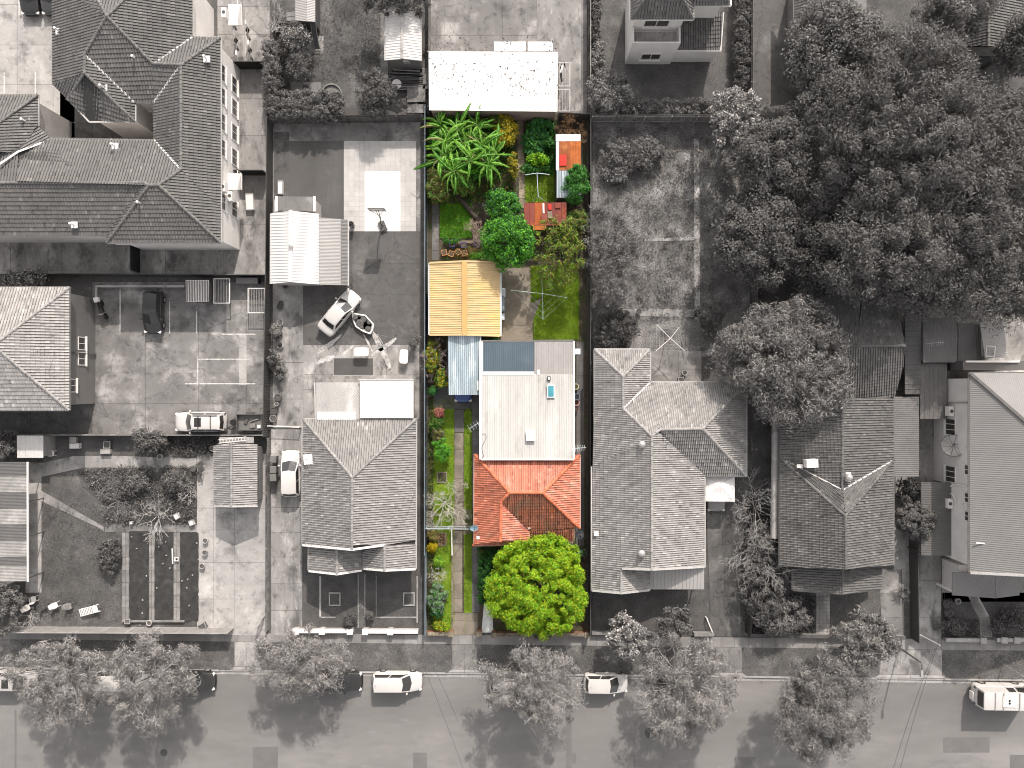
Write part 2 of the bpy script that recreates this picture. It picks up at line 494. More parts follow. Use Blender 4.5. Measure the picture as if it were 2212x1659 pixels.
def tree(name, label, fx, fy, rx, ry, h, mat, bark, cat='tree', group=None, crown_h=None, ncl=90, per=110, cr=0.8, leaf=0.22, lw=0.10,
         seed=1, inner=0.4, trunk=0.2, up=0.35, boxy=2.0, limbs=24, rough=0.35, spray=0, mats=None, bottom=-0.35, ground=0.0, flat=0.75,
         leafname='foliage', tx=0.0, ty=0.0, twig=0.02, rnm=0.6):
    """a tree whose crown is seen centred on (fx,fy), rx, ry in survey units"""
    rg = np.random.default_rng(seed); rr = random.Random(seed)
    chh = crown_h or h * 0.62
    zc = h - chh / 2; c = W(fx, fy, zc); k = (H - zc) / H / S
    R3 = np.array([rx * k, ry * k, chh / 2])
    base = Vector((c.x + tx, c.y + ty, ground)); t = empty(name, base, label, cat, group)
    cs, P, N = crown_points(R3 * (1 - 0.5 * cr / max(R3[0], R3[1])), ncl, per, cr, rg, inner, up, boxy=boxy, flat=flat, bottom=bottom, rough=rough, rnm=rnm)
    rel = np.array(c - base)
    # trunk and limbs
    wood = MB(); top = Vector(rel) - Vector((0, 0, chh * 0.28)); fork = Vector((top.x * 0.3, top.y * 0.3, max(0.3, min(h - chh * 0.85, top.z))))
    wood.tube([(0, 0, -0.05), (0.03, 0.02, fork.z * 0.5), fork], [trunk * 1.25, trunk, trunk * 0.85], 8)
    wood.build('trunk', bark, t, True, local=True)
    if limbs:
        br = MB()
        order = sorted(range(len(cs)), key=lambda i: -np.linalg.norm(cs[i]))
        pick = order[::max(1, len(order) // limbs)][:limbs]
        for i in pick:
            e = Vector(rel + cs[i]); mid = fork.lerp(e, 0.5) + Vector((rr.uniform(-.3, .3), rr.uniform(-.3, .3), rr.uniform(0.0, 0.5))) * max(0.3, h * 0.06)
            r0 = trunk * rr.uniform(0.35, 0.6)
            q1 = fork.lerp(mid, 0.5) + Vector((rr.uniform(-.15, .15), rr.uniform(-.15, .15), 0.1))
            pts = [fork - Vector((0, 0, 0.1)), q1, mid, mid.lerp(e, 0.6) + Vector((rr.uniform(-.2, .2), rr.uniform(-.2, .2), rr.uniform(-.1, .2))), e]
            br.tube(pts, [r0, r0 * 0.8, r0 * 0.55, r0 * 0.3, twig], 5, False)
            for _ in range(spray):
                a = mid.lerp(e, rr.uniform(0.1, 0.95)); d = Vector(unit(1, rg)[0]); d.z = abs(d.z) * 0.8
                d += (e - fork).normalized() * 0.6
                ln = cr * rr.uniform(0.8, 1.7); b2 = a + d.normalized() * ln
                m2 = a.lerp(b2, 0.5) + Vector((rr.uniform(-.15, .15), rr.uniform(-.15, .15), 0.08)) * ln
                br.tube([a, m2, b2], [twig * 1.2, twig, twig * 0.6], 3, False)
        br.build('limbs', bark, t, True, local=True)
    P = P + rel
    sel = P[:, 2] > 0.05
    P, N = P[sel], N[sel]
    V = leaf_quads(P, N, leaf, lw, rg)
    ml = mats or [mat]
    me = np_mesh(leafname, V, 4)
    for mm in ml: me.materials.append(mm)
    if len(ml) > 1:
        me.polygons.foreach_set('material_index', rg.integers(0, len(ml), len(P)).astype(np.int32))
    o = bpy.data.objects.new(leafname, me); C.objects.link(o); o.parent = t
    return t

def bare_tree(name, label, fx, fy, rx, h, bark, seed=1, n0=7, depth=5, cat='tree', group=None, r0=0.07, spread=0.9, ground=0.0, twigr=0.008, trunk_h=0.5, parent=None):
    rr = random.Random(seed); zc = h * 0.6; c = W(fx, fy, zc); R_ = rx * (H - zc) / H / S
    t = empty(name, (c.x, c.y, ground), label, cat, group)
    tr = MB(); tr.tube([(0, 0, -0.05), (0.02, 0.03, trunk_h * 0.6), (0, 0, trunk_h)], [r0 * 1.4, r0 * 1.15, r0], 7); tr.build('trunk', bark, t, True, local=True)
    def grow(mb, p, d, ln, r, dep):
        if dep == 0 or r < twigr * 0.5: return
        q = p + d * ln * 0.5 + Vector((rr.uniform(-1, 1), rr.uniform(-1, 1), rr.uniform(-.5, 1))) * ln * 0.08
        e = p + d * ln + Vector((rr.uniform(-1, 1), rr.uniform(-1, 1), rr.uniform(-.5, .8))) * ln * 0.12
        mb.tube([p, q, e], [r, r * 0.85, max(r * 0.65, twigr)], 4 if r < 0.03 else 5, False)
        for k in range(rr.choice((2, 2, 3, 3))):
            nd = (e - p).normalized() * 0.9 + Vector((rr.gauss(0, 1), rr.gauss(0, 1), rr.gauss(0.1, 0.55))) * 0.55
            a = p.lerp(e, 1.0 if k < 2 else rr.uniform(0.4, 0.9))
            grow(mb, a, nd.normalized(), ln * rr.uniform(0.55, 0.85), max(r * rr.uniform(0.5, 0.7), twigr), dep - 1)
    for i in range(n0):
        mb = MB(); a = 2 * PI * i / n0 + rr.uniform(-.3, .3)
        el = rr.uniform(0.25, 1.2)
        d = Vector((math.cos(a) * spread, math.sin(a) * spread, el)).normalized()
        grow(mb, Vector((0, 0, trunk_h - 0.05)), d, R_ * rr.uniform(0.36, 0.5), r0 * 0.62, depth)
        mb.build('branch', bark, t, False, local=True)
    return t

def scatter(name, label, P, n, mat, leaf=0.16, lw=0.07, h=0.15, seed=1, kind='stuff', mats=None, dens=None, z=0.0, up=0.5, clump=0):
    """ground cover: leaves strewn over survey polygon P"""
    rg = np.random.default_rng(seed); Q = np.array([W(x, y)[:2] for x, y in P])
    lo, hi = Q.min(0), Q.max(0); pts = []
    if clump:
        nc = max(1, n // clump); cc = rg.uniform(lo, hi, (nc, 2)); src = np.repeat(cc, clump, 0) + rg.normal(0, 0.22, (nc * clump, 2))
    else: src = rg.uniform(lo, hi, (n * 2, 2))
    ok = np.zeros(len(src), bool); j = len(Q) - 1
    for i in range(len(Q)):
        xi, yi = Q[i]; xj, yj = Q[j]
        cond = ((yi > src[:, 1]) != (yj > src[:, 1])) & (src[:, 0] < (xj - xi) * (src[:, 1] - yi) / (yj - yi + 1e-12) + xi)
        ok ^= cond; j = i
    src = src[ok][:n]
    P3 = np.column_stack([src, z + h * rg.random(len(src)) ** 1.5 + 0.01])
    N = unit(len(P3), rg) * 0.8 + np.array([0, 0, up]); N[:, 2] = np.abs(N[:, 2]); N /= np.linalg.norm(N, axis=1, keepdims=True)
    me = np_mesh(name, leaf_quads(P3, N, leaf, lw, rg), 4)
    ml = mats or [mat]
    for mm in ml: me.materials.append(mm)
    if len(ml) > 1: me.polygons.foreach_set('material_index', rg.integers(0, len(ml), len(P3)).astype(np.int32))
    o = bpy.data.objects.new(name, me); C.objects.link(o); return tag(o, label, None, None, kind)

# ------------------------------------------------------------------ fences
def fence(name, label, pts, h, mat, post_mat, style='paling', group=None, z0=0.0, hs=None):
    """pts: survey points of the foot of the fence"""
    A0 = W(*pts[0]); t = empty(name, (A0.x, A0.y, z0), label, 'fence', group)
    pal = MB()
    for a, b in zip(pts[:-1], pts[1:]):
        A, B = W(*a), W(*b); d = B - A; ln = d.length; d.normalize(); s = Vector((-d.y, d.x, 0)); ang = math.atan2(d.y, d.x)
        n = max(1, round(ln / 2.4)); st = ln / n
        for i in range(n + 1):
            p = A + d * st * i
            MB().box((p.x, p.y, z0 + h * 0.5 - 0.02), (0.09, 0.09, h), ang).build('post', post_mat, t)
        if style == 'paling':
            for zz in (0.35, h - 0.3):
                c = (A + B) / 2 + s * 0.065; MB().box((c.x, c.y, z0 + zz), (ln, 0.04, 0.08), ang).build('rail', post_mat, t)
            k = max(1, round(ln / 0.105)); w = ln / k
            for i in range(k):
                p = A + d * (i + 0.5) * w + s * (0.10 + rnd.uniform(0, 0.012))
                hh = h + rnd.uniform(-0.04, 0.03); pal.box((p.x, p.y, z0 + hh / 2 + 0.02), (w - 0.008, 0.018, hh), ang)
        elif style == 'metal':
            for i in range(n):
                mb = MB(); p0 = A + d * (st * i + 0.045); wv = st - 0.09; m = max(2, round(wv / 0.19)); q = wv / m
                pr = []
                for k in range(m):
                    pr += [(k * q, 0.012), (k * q + q * 0.42, 0.012), (k * q + q * 0.5, -0.02), (k * q + q * 0.92, -0.02)]
                pr.append((wv, 0.012))
                for (x0, y0), (x1, y1) in zip(pr[:-1], pr[1:]):
                    a1 = p0 + d * x0 + s * y0; b1 = p0 + d * x1 + s * y1
                    mb.hexa([(a1 - s * .004) + Vector((0, 0, z0 + .05)), (b1 - s * .004) + Vector((0, 0, z0 + .05)), (b1 + s * .004) + Vector((0, 0, z0 + .05)), (a1 + s * .004) + Vector((0, 0, z0 + .05))],
                            [(a1 - s * .004) + Vector((0, 0, z0 + h - .04)), (b1 - s * .004) + Vector((0, 0, z0 + h - .04)), (b1 + s * .004) + Vector((0, 0, z0 + h - .04)), (a1 + s * .004) + Vector((0, 0, z0 + h - .04))])
                mb.build('panel', mat, t)
            c = (A + B) / 2; MB().box((c.x, c.y, z0 + h), (ln, 0.06, 0.05), ang).build('rail', post_mat, t)
            MB().box((c.x, c.y, z0 + 0.06), (ln, 0.05, 0.06), ang).build('rail', post_mat, t)
        elif style == 'bars':
            c = (A + B) / 2
            for zz in (0.12, h - 0.03): MB().box((c.x, c.y, z0 + zz), (ln, 0.045, 0.045), ang).build('rail', post_mat, t)
            k = max(2, round(ln / 0.16))
            for i in range(1, k):
                p = A + d * ln * i / k; pal.box((p.x, p.y, z0 + h / 2 + 0.02), (0.025, 0.025, h - 0.15), ang)
    if pal.f: tag(pal.build('palings' if style == 'paling' else 'bars', mat, t), kind='stuff')
    return t

def wall_run(name, label, pts, h, w, mat, cap_mat, pier=None, z0=0.0, cat='wall', capw=0.06, capn=0.5, group=None):
    """low masonry wall with separate capping blocks and optional piers"""
    A0 = W(*pts[0]); t = empty(name, (A0.x, A0.y, z0), label, cat, group)
    for a, b in zip(pts[:-1], pts[1:]):
        A, B = W(*a), W(*b); d = B - A; ln = d.length; ang = math.atan2(d.y, d.x); c = (A + B) / 2
        MB().box((c.x, c.y, z0 + h / 2 - 0.03), (ln, w, h + 0.06), ang).build('wall_body', mat, t)
        k = max(1, round(ln / capn)); d.normalize()
        for i in range(k):
            p = A + d * ln * (i + 0.5) / k
            MB().box((p.x, p.y, z0 + h + 0.03 + rnd.uniform(-.004, .004)), (ln / k - 0.012, w + capw, 0.06), ang).build('capping_block', cap_mat, t)
        if pier:
            for p in pier:
                q = A + d * ln * p
                MB().box((q.x, q.y, z0 + h * 0.62), (w + .18, w + .18, h * 1.24 + .05), ang).build('pier', mat, t)
                MB().box((q.x, q.y, z0 + h * 1.27), (w + .26, w + .26, 0.07), ang).build('pier_cap', cap_mat, t)
    return t
# ------------------------------------------------------------------ materials used
m_far = M('far_ground', 0.10, 0.3, 0.2)
m_soil = M('grey_soil_grass', 0.095, 0.35, 0.6, fine=0.4, fscale=9, bump=0.6, bscale=14, stains=((0.13, 0.35, 0.55, 0.75, 0.7),))
m_lawn = M('grey_lawn', 0.095, 0.28, 0.5, fine=0.4, fscale=11, bump=0.7, bscale=16, stains=((0.20, 0.3, 0.48, 0.70, 0.85), (0.045, 0.6, 0.54, 0.72, 0.7), (0.26, 1.8, 0.62, 0.76, 0.6)))
m_lawnd = M('dark_lawn', 0.085, 0.25, 0.7, fine=0.35, fscale=11, bump=0.6, bscale=16, stains=((0.10, 0.4, 0.55, 0.75, 0.7),))
m_verge = M('verge_grass', 0.11, 0.3, 0.6, fine=0.4, fscale=10, bump=0.7, bscale=15, stains=((0.24, 0.35, 0.5, 0.72, 0.8), (0.06, 0.7, 0.58, 0.75, 0.6)))
m_weeds = M('weedy_grass', 0.16, 0.35, 0.55, fine=0.5, fscale=8, bump=0.9, bscale=10, stains=((0.30, 0.3, 0.46, 0.70, 0.85), (0.05, 0.5, 0.55, 0.72, 0.75), (0.34, 1.6, 0.6, 0.75, 0.6)))
m_road = M('road_asphalt', 0.185, 0.16, 0.25, fine=0.20, fscale=30, bump=0.25, bscale=60, stains=((0.25, 0.15, 0.45, 0.70, 0.85), (0.13, 0.5, 0.52, 0.74, 0.6), (0.25, 2.2, 0.58, 0.75, 0.5), (0.11, 4.0, 0.62, 0.74, 0.4)), stretch=(0.3, 1, 1))
m_patch = M('road_patch', 0.15, 0.10, 0.8, fine=0.15, fscale=50, bump=0.25, bscale=60)
m_patchd = M('road_patch_dark', 0.085, 0.12, 0.8, fine=0.15, fscale=50)
m_conc = M('concrete_mid', 0.20, 0.18, 0.5, fine=0.12, fscale=18, island=0.07, bump=0.15, bscale=40, crack=0.16, stains=((0.40, 0.25, 0.48, 0.70, 0.8), (0.085, 0.45, 0.50, 0.72, 0.8), (0.085, 1.5, 0.54, 0.72, 0.65), (0.42, 2.6, 0.60, 0.75, 0.5)))
m_concl = M('concrete_light', 0.36, 0.16, 0.5, fine=0.12, fscale=16, island=0.06, bump=0.15, bscale=40, stains=((0.56, 0.3, 0.5, 0.75, 0.8), (0.15, 0.4, 0.50, 0.72, 0.85), (0.15, 1.4, 0.54, 0.72, 0.65), (0.55, 2.4, 0.6, 0.75, 0.5)))
m_concd = M('concrete_dark', 0.105, 0.2, 0.5, fine=0.14, fscale=18, island=0.08, bump=0.15, bscale=40, crack=0.14, stains=((0.20, 0.3, 0.5, 0.72, 0.8), (0.05, 0.5, 0.52, 0.75, 0.75), (0.05, 1.6, 0.54, 0.72, 0.6), (0.22, 2.4, 0.6, 0.75, 0.5)))
m_concm = M('concrete_stained', 0.27, 0.2, 0.45, fine=0.14, fscale=16, island=0.08, bump=0.15, bscale=40, stains=((0.50, 0.3, 0.50, 0.70, 0.9), (0.10, 0.4, 0.49, 0.70, 0.9), (0.10, 1.4, 0.53, 0.70, 0.65), (0.52, 2.2, 0.58, 0.74, 0.6)), stretch=(1.3, 0.7, 1))
m_joint = M('joint_dirt', 0.10, 0.3, 2)
m_foot = M('footpath_concrete', 0.24, 0.14, 0.6, fine=0.12, fscale=18, island=0.10, bump=0.12, stains=((0.36, 0.3, 0.5, 0.75, 0.6), (0.13, 0.8, 0.6, 0.78, 0.5)))
m_kerb = M('kerb_concrete', 0.36, 0.2, 0.8, fine=0.15, fscale=20, island=0.08, stains=((0.18, 0.7, 0.55, 0.75, 0.7),))
m_gutter = M('gutter_concrete', 0.33, 0.15, 0.8, fine=0.15, stains=((0.5, 0.5, 0.5, 0.75, 0.7), (0.17, 0.6, 0.6, 0.78, 0.6)))
m_white = M('white_paint', 0.78, 0.05, 1, fine=0.04, rough=0.5)
m_linep = M('worn_line_paint', 0.62, 0.2, 2, fine=0.3, fscale=10, stains=((0.25, 3.0, 0.5, 0.7, 0.8),))
m_courtd = M('dark_court', 0.095, 0.14, 0.4, fine=0.1, stains=((0.13, 0.5, 0.5, 0.75, 0.6),), stretch=(1, 0.5, 1))
m_courtl = M('light_court_tile', 0.47, 0.10, 0.6, island=0.05, fine=0.06, stains=((0.3, 0.7, 0.55, 0.75, 0.5),))
m_courtw = M('white_court_tile', 0.70, 0.06, 0.6, island=0.03, fine=0.04)
m_black = M('black_plastic_sheet', 0.045, 0.2, 1.2, rough=0.45, bump=1.2, bscale=3.5, fine=0.1, stains=((0.085, 0.8, 0.55, 0.75, 0.6),))
m_timber = M('weathered_timber', 0.22, 0.25, 2, island=0.18, fine=0.2, fscale=20, stretch=(1, 1, 1))
m_timberd = M('dark_timber', 0.10, 0.25, 2, island=0.25, fine=0.2, fscale=20)
m_dark = M('near_black', 0.025, 0.2, 2)
m_metal = M('galvanised', 0.42, 0.15, 2, rough=0.45, metal=0.35)
m_metald = M('dark_metal', 0.09, 0.15, 2, rough=0.5)
m_fenced = M('dark_metal_fence', 0.075, 0.12, 2, rough=0.5)
m_fencel = M('pale_metal_fence', 0.25, 0.12, 2, rough=0.5)
m_render = M('cream_render', 0.70, 0.08, 0.6, fine=0.06, stains=((0.36, 0.8, 0.6, 0.8, 0.5),))
m_brickl = M('pale_brick', 0.40, 0.10, 1, fine=0.18, fscale=30)
m_brick = M('mid_brick', 0.20, 0.15, 1, fine=0.2, fscale=30)
m_glass = M('window_glass', 0.05, 0.1, 1, rough=0.12, spec=0.6, fine=0)
m_frame = M('window_frame', 0.72, 0.04, 1, fine=0)
m_gut = M('gutter_paint', 0.46, 0.12, 1.5)
m_gutd = M('gutter_dark', 0.16, 0.12, 1.5)
m_deck = M('roof_underside', 0.05, 0.1, 1)
# the middle lot keeps its colours
m_cgrass = M('green_lawn', (0.16, 0.26, 0.012), 0.25, 0.6, fine=0.35, fscale=11, bump=0.7, bscale=15, stains=(((0.22, 0.31, 0.02), 0.35, 0.5, 0.72, 0.8), ((0.05, 0.12, 0.012), 0.6, 0.52, 0.72, 0.75), ((0.30, 0.27, 0.07), 1.3, 0.56, 0.72, 0.75), ((0.06, 0.13, 0.015), 3.0, 0.56, 0.7, 0.6)))
m_csoil = M('brown_soil', (0.075, 0.058, 0.040), 0.35, 0.8, fine=0.4, fscale=9, bump=0.8, bscale=12, stains=(((0.05, 0.085, 0.02), 0.7, 0.5, 0.7, 0.8), ((0.16, 0.12, 0.085), 0.9, 0.6, 0.78, 0.6)))
m_cconc = M('brown_concrete', (0.235, 0.195, 0.15), 0.2, 0.6, fine=0.15, fscale=18, island=0.10, bump=0.15, stains=(((0.40, 0.34, 0.25), 0.5, 0.55, 0.75, 0.7), ((0.10, 0.09, 0.08), 0.5, 0.50, 0.72, 0.85), ((0.40, 0.34, 0.25), 2.2, 0.6, 0.74, 0.6)), crack=0.22)
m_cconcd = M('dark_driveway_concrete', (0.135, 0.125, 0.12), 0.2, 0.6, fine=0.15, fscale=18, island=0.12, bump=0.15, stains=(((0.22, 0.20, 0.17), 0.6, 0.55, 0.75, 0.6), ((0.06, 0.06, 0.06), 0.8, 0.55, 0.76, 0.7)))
m_cpath = M('mossy_path', (0.26, 0.205, 0.145), 0.3, 1.2, fine=0.2, island=0.12, stains=(((0.42, 0.34, 0.24), 0.8, 0.5, 0.7, 0.8), ((0.07, 0.065, 0.05), 0.9, 0.5, 0.72, 0.85)))

# ------------------------------------------------------------------ ground, road, footpath
structure('terrain', MB().prism([(-700, -700), (700, -700), (700, 700), (-700, 700)], -0.5, -0.30), m_far, 'flat grey ground reaching away beyond the lots')
def kerb_y(x): return 1441 + x * 0.0122     # kerb face line
XL, XR = -260, 2480
yard = sheet('ground', [(XL, -320), (XR, -320), (XR, kerb_y(XR)), (XL, kerb_y(XL))], 0.0, m_soil, 'bare grey earth and thin grass of the house lots', thick=0.25)
road = sheet('road', [(XL, kerb_y(XL) + 10), (XR, kerb_y(XR) + 10), (XR, 2100), (XL, 2100)], -0.10, m_road, 'pale grey asphalt street along the bottom', thick=0.15)
kb = sheet('kerb', [(XL, kerb_y(XL)), (XR, kerb_y(XR)), (XR, kerb_y(XR) + 10.5), (XL, kerb_y(XL) + 10.5)], -0.13, m_joint, 'concrete kerb and gutter along the street', thick=0.12)
for i in range(56):       # kerb stones and gutter pieces
    x0 = XL + (XR - XL) * i / 56; x1 = XL + (XR - XL) * (i + 1) / 56; g = 0.3
    low = any(a < (x0 + x1) / 2 < b for a, b in ((498, 562), (960, 1042), (1530, 1618), (1888, 2044)))
    MB().prism([W(x0 + g, kerb_y(x0) - .5)[:2], W(x1 - g, kerb_y(x1) - .5)[:2], W(x1 - g, kerb_y(x1) + 3)[:2], W(x0 + g, kerb_y(x0) + 3)[:2]], -0.13, 0.0 if low else 0.045).build('kerb_stone', m_kerb, kb)
    MB().prism([W(x0 + g, kerb_y(x0) + 3.2)[:2], W(x1 - g, kerb_y(x1) + 3.2)[:2], W(x1 - g, kerb_y(x1) + 10.4)[:2], W(x0 + g, kerb_y(x0) + 10.4)[:2]], -0.16, -0.092).build('gutter_slab', m_gutter, kb)
# repairs in the asphalt
for P, mm in ((R(892, 1627, 922, 1700), m_patch), (R(545, 1614, 600, 1720), m_patch), (R(1223, 1535, 1235, 1760), m_patch), (R(30, 1535, 34, 1760), m_patch),
              (R(1589, 1637, 1631, 1700), m_patch), (R(2039, 1594, 2139, 1627), m_patch), (R(2183, 1632, 2260, 1700), m_patch),
              ([(1394, 1577), (1404, 1573), (1416, 1577), (1418, 1588), (1410, 1597), (1398, 1595), (1393, 1586)], m_patchd),
              ([(1420, 1574), (1430, 1571), (1440, 1574), (1438, 1584), (1424, 1587)], m_patchd), ([(1416, 1593), (1424, 1592), (1427, 1597), (1419, 1600)], m_patchd),
              ([(1213, 1580), (1219, 1570), (1226, 1574), (1227, 1588), (1218, 1591)], m_patch), (R(1235, 1627, 1245, 1651), m_patch)):
    sheet('road_patch', P, -0.092 + (0.004 if len(P) > 4 else 0), mm, thick=0.02, parent=road)
p = W(353, 1627); MB().lathe((p.x, p.y, -0.10), [(0.34, 0), (0.34, 0.012), (0.30, 0.014), (0.0, 0.014)], 20).build('manhole_cover', m_patchd, road)
# verge lawn and footpath
def fp0(x): return 1363 + x * 0.0085
def fp1(x): return 1380 + x * 0.0115
sheet('verge', [(XL, fp1(XL)), (XR, fp1(XR)), (XR, kerb_y(XR) - 0.6), (XL, kerb_y(XL) - 0.6)], 0.03, m_verge, 'mown grass verge between footpath and kerb')
fp = sheet('footpath', [(XL, fp0(XL)), (XR, fp0(XR)), (XR, fp1(XR)), (XL, fp1(XL))], 0.02, m_joint, 'concrete slab footpath between front fences and verge')
n = 92
for i in range(n):
    x0 = XL + (XR - XL) * i / n; x1 = XL + (XR - XL) * (i + 1) / n
    g = 0.25; MB().prism([W(x0 + g, fp0(x0) + .2)[:2], W(x1 - g, fp0(x1) + .2)[:2], W(x1 - g, fp1(x1) - .2)[:2], W(x0 + g, fp1(x0) - .2)[:2]], -0.02, 0.045 + rnd.uniform(-.006, .006)).build('footpath_slab', m_foot, fp)
for a, b, la, mm in ((507, 558, 'concrete driveway crossing beside the long left fence', m_concl), (977, 1030, 'concrete driveway crossing before the red house', m_conc),
                 (1546, 1603, 'concrete driveway crossing before the pale tiled house', m_conc), (1899, 2034, 'wide double driveway crossing near the white van', m_concm)):
    o = sheet('driveway_crossing', [(a, fp1(a)), (b, fp1(b)), (b, kerb_y(b) - .6), (a, kerb_y(a) - .6)], 0.040, m_joint, la)
    k = 2 if b - a < 100 else 3
    Q = [(a, fp1(a)), (b, fp1(b)), (b, kerb_y(b) - 8), (a, kerb_y(a) - 8)]
    slabs(o, 'concrete_slab', Q, frac(k), [0, 1.0], 0.052, mm)
    slabs(o, 'concrete_slab', [(a - 1, kerb_y(a) - 7.5), (b + 1, kerb_y(b) - 7.5), (b + 9, kerb_y(b) - 0.8), (a - 9, kerb_y(a) - 0.8)], [0, .5, 1], [0, 1], 0.050, m_kerb)

# ------------------------------------------------------------------ yards, left to right
o = sheet('car_park', R(-200, -200, 162, 300), 0.02, m_joint, 'blotchy concrete car park at the top left')
slabs(o, 'concrete_slab', R(-200, -200, 162, 300), [0, .2, .4, .657, .872, 1], [0, .2, .42, .595, .765, 1], 0.045, m_concl)
for x, y0, y1 in ((10, 157, 205), (77, 157, 205), (42, -40, 34)):
    sheet('parking_line', R(x - 1.2, y0, x + 1.2, y1), 0.052, m_linep, thick=0.02, parent=o)
o = sheet('side_passage', R(470, -200, 584, 596), 0.02, m_joint, 'concrete passage east of the flats')
slabs(o, 'concrete_slab', R(470, -200, 584, 596), [0, .12, .52, 1], [0, .15, .27, .345, .42, .52, .62, .72, .86, 1], 0.045, m_concm)
o = sheet('rear_passage', R(-200, 500, 470, 592), 0.02, m_joint, 'concrete strip between the flats and the car park fence')
slabs(o, 'concrete_slab', R(-200, 500, 470, 592), frac(6), [0, .35, .92, 1], 0.045, m_concm)
o = sheet('flats_court', R(130, 200, 480, 330), 0.02, m_joint, 'small concrete court inside the flats')
slabs(o, 'concrete_slab', R(130, 200, 480, 330), frac(5), [0, .5, 1], 0.045, m_concd)
# middle-left car park
o = sheet('car_park', R(-200, 600, 578, 937), 0.02, m_joint, 'stained concrete car park behind the pale tiled house')
slabs(o, 'concrete_slab', R(200, 609, 570, 937), [0, .31, .62, .90, 1], [0, .33, .60, .80, 1], 0.045, m_conc)
slabs(o, 'concrete_slab', R(-200, 609, 200, 937), frac(3), [0, .5, 1], 0.045, m_concd)
slabs(o, 'garden_edge', R(205, 597, 570, 608.6), frac(6), [0, 1], 0.03, m_concd)
for x, y0, y1 in ((260, 624, 720), (312, 628, 640), (367, 652, 720), (425, 672, 720), (428, 770, 832)):
    sheet('parking_line', R(x - 1, y0, x + 1, y1), 0.052, m_linep, thick=0.02, parent=o)
for x0, x1, y in ((480, 552, 722), (428, 540, 776), (400, 552, 829)):
    sheet('parking_line', R(x0, y - 1, x1, y + 1), 0.052, m_linep, thick=0.02, parent=o)
sheet('concrete_patch', R(517, 722, 533, 832), 0.049, m_concl, thick=0.02, parent=o)
# front-left garden lot
o = sheet('lawn', R(-200, 940, 440, 1362), 0.02, m_lawn, 'patchy grey lawn of the front left garden')
sheet('path_concrete', [(90, 1000), (160, 985), (200, 985), (270, 985), (425, 990), (425, 1010), (180, 1010), (90, 1030)], 0.045, m_concm, 'rough concrete path under the car park fence')
sheet('path_concrete', [(90, 1060), (225, 1138), (225, 1147), (215, 1140), (90, 1082)], 0.045, m_concm, 'narrow pale concrete path crossing the lawn diagonally')
o = sheet('path_concrete', R(56, 998, 90, 1280), 0.045, m_concl, 'straight concrete path beside the striped awning')
slabs(o, 'concrete_slab', R(57, 998, 89.5, 1280), [0, 1], [0, .2, .33, .47, .65, .85, 1], 0.056, m_concl)
sheet('garden_bed', [(168, 1016), (260, 1004), (350, 1002), (425, 1005), (425, 1135), (227, 1135), (222, 1085), (175, 1050)], 0.04, m_soil, 'scruffy garden bed strewn with cut branches')
sheet('garden_path', R(227, 1133, 430, 1149), 0.045, m_conc, 'narrow concrete strip above the black sheeted beds')
sheet('garden_bed', R(228, 1148, 266, 1342), 0.035, m_soil, 'narrow leafy bed left of the black sheeting')
o = sheet('driveway', R(426, 980, 574, 1372), 0.03, m_joint, 'pale concrete driveway of the front left lot')
slabs(o, 'concrete_slab', R(426, 980, 574, 1372), [0, .24, .55, 1], [0, .3, .42, .60, .80, 1], 0.05, m_concl)
# neighbour's yard and drive (left of the red house)
o = sheet('back_yard', R(590, 258, 908, 520), 0.02, m_conc, 'grey concrete yard around the ball court')
slabs(o, 'concrete_slab', R(592, 285, 625, 455), [0, 1], frac(4), 0.045, m_concd)
sheet('court_floor', R(625, 305, 743, 475), 0.055, m_courtd, 'dark rectangle of ball court beside the white tiles')
o = sheet('court_floor', R(743, 305, 899, 500), 0.035, m_courtd, 'pale tiled half of the ball court under the hoop')
nx, ny = 14, 18
for i in range(nx):
    for j in range(ny):
        x0 = 743 + 156 * i / nx; y0 = 305 + 195 * j / ny; x1 = x0 + 156 / nx; y1 = y0 + 195 / ny
        wh = 790 <= (x0 + x1) / 2 <= 867 and (y0 + y1) / 2 > 367
        MB().prism([q[:2] for q in (W(x0 + .12, y0 + .12), W(x1 - .12, y0 + .12), W(x1 - .12, y1 - .12), W(x0 + .12, y1 - .12))], 0.03, 0.060).build('court_tile', m_courtw if wh else m_courtl, o)
o = sheet('back_yard', R(655, 500, 908, 905), 0.022, m_joint, 'dark concrete yard behind the grey gabled house')
slabs(o, 'concrete_slab', R(655, 500, 906, 745), [0, .42, .66, 1], [0, .28, .56, .85, 1], 0.048, m_concd)
slabs(o, 'concrete_slab', R(655, 745, 906, 905), [0, .12, .30, .42, .72, 1], [0, .22, .40, .6, 1], 0.048, m_concm)
o = sheet('driveway', R(584, 600, 655, 1372), 0.024, m_joint, 'long streaked concrete drive left of the gabled house')
slabs(o, 'concrete_slab', R(590, 610, 655, 925), [0, .28, .55, .8, 1], [0, .3, .55, .8, 1], 0.048, m_concm)
slabs(o, 'concrete_slab', R(586, 927, 653, 1372), [0, .12, .42, .72, 1], [0, .12, .25, .38, .5, .62, .75, .88, 1], 0.048, m_concm)
o = MB().prism([W(x, y)[:2] for x, y in R(721, 774, 806, 810)], 0.05, 0.066).build('mat', m_patchd); tag(o, 'dark rectangular mat on the concrete yard under a white table', 'mat')
MB().prism([W(x, y)[:2] for x, y in R(719.5, 772.5, 807.5, 811.5)], 0.049, 0.058).build('mat_border', m_concl, o)
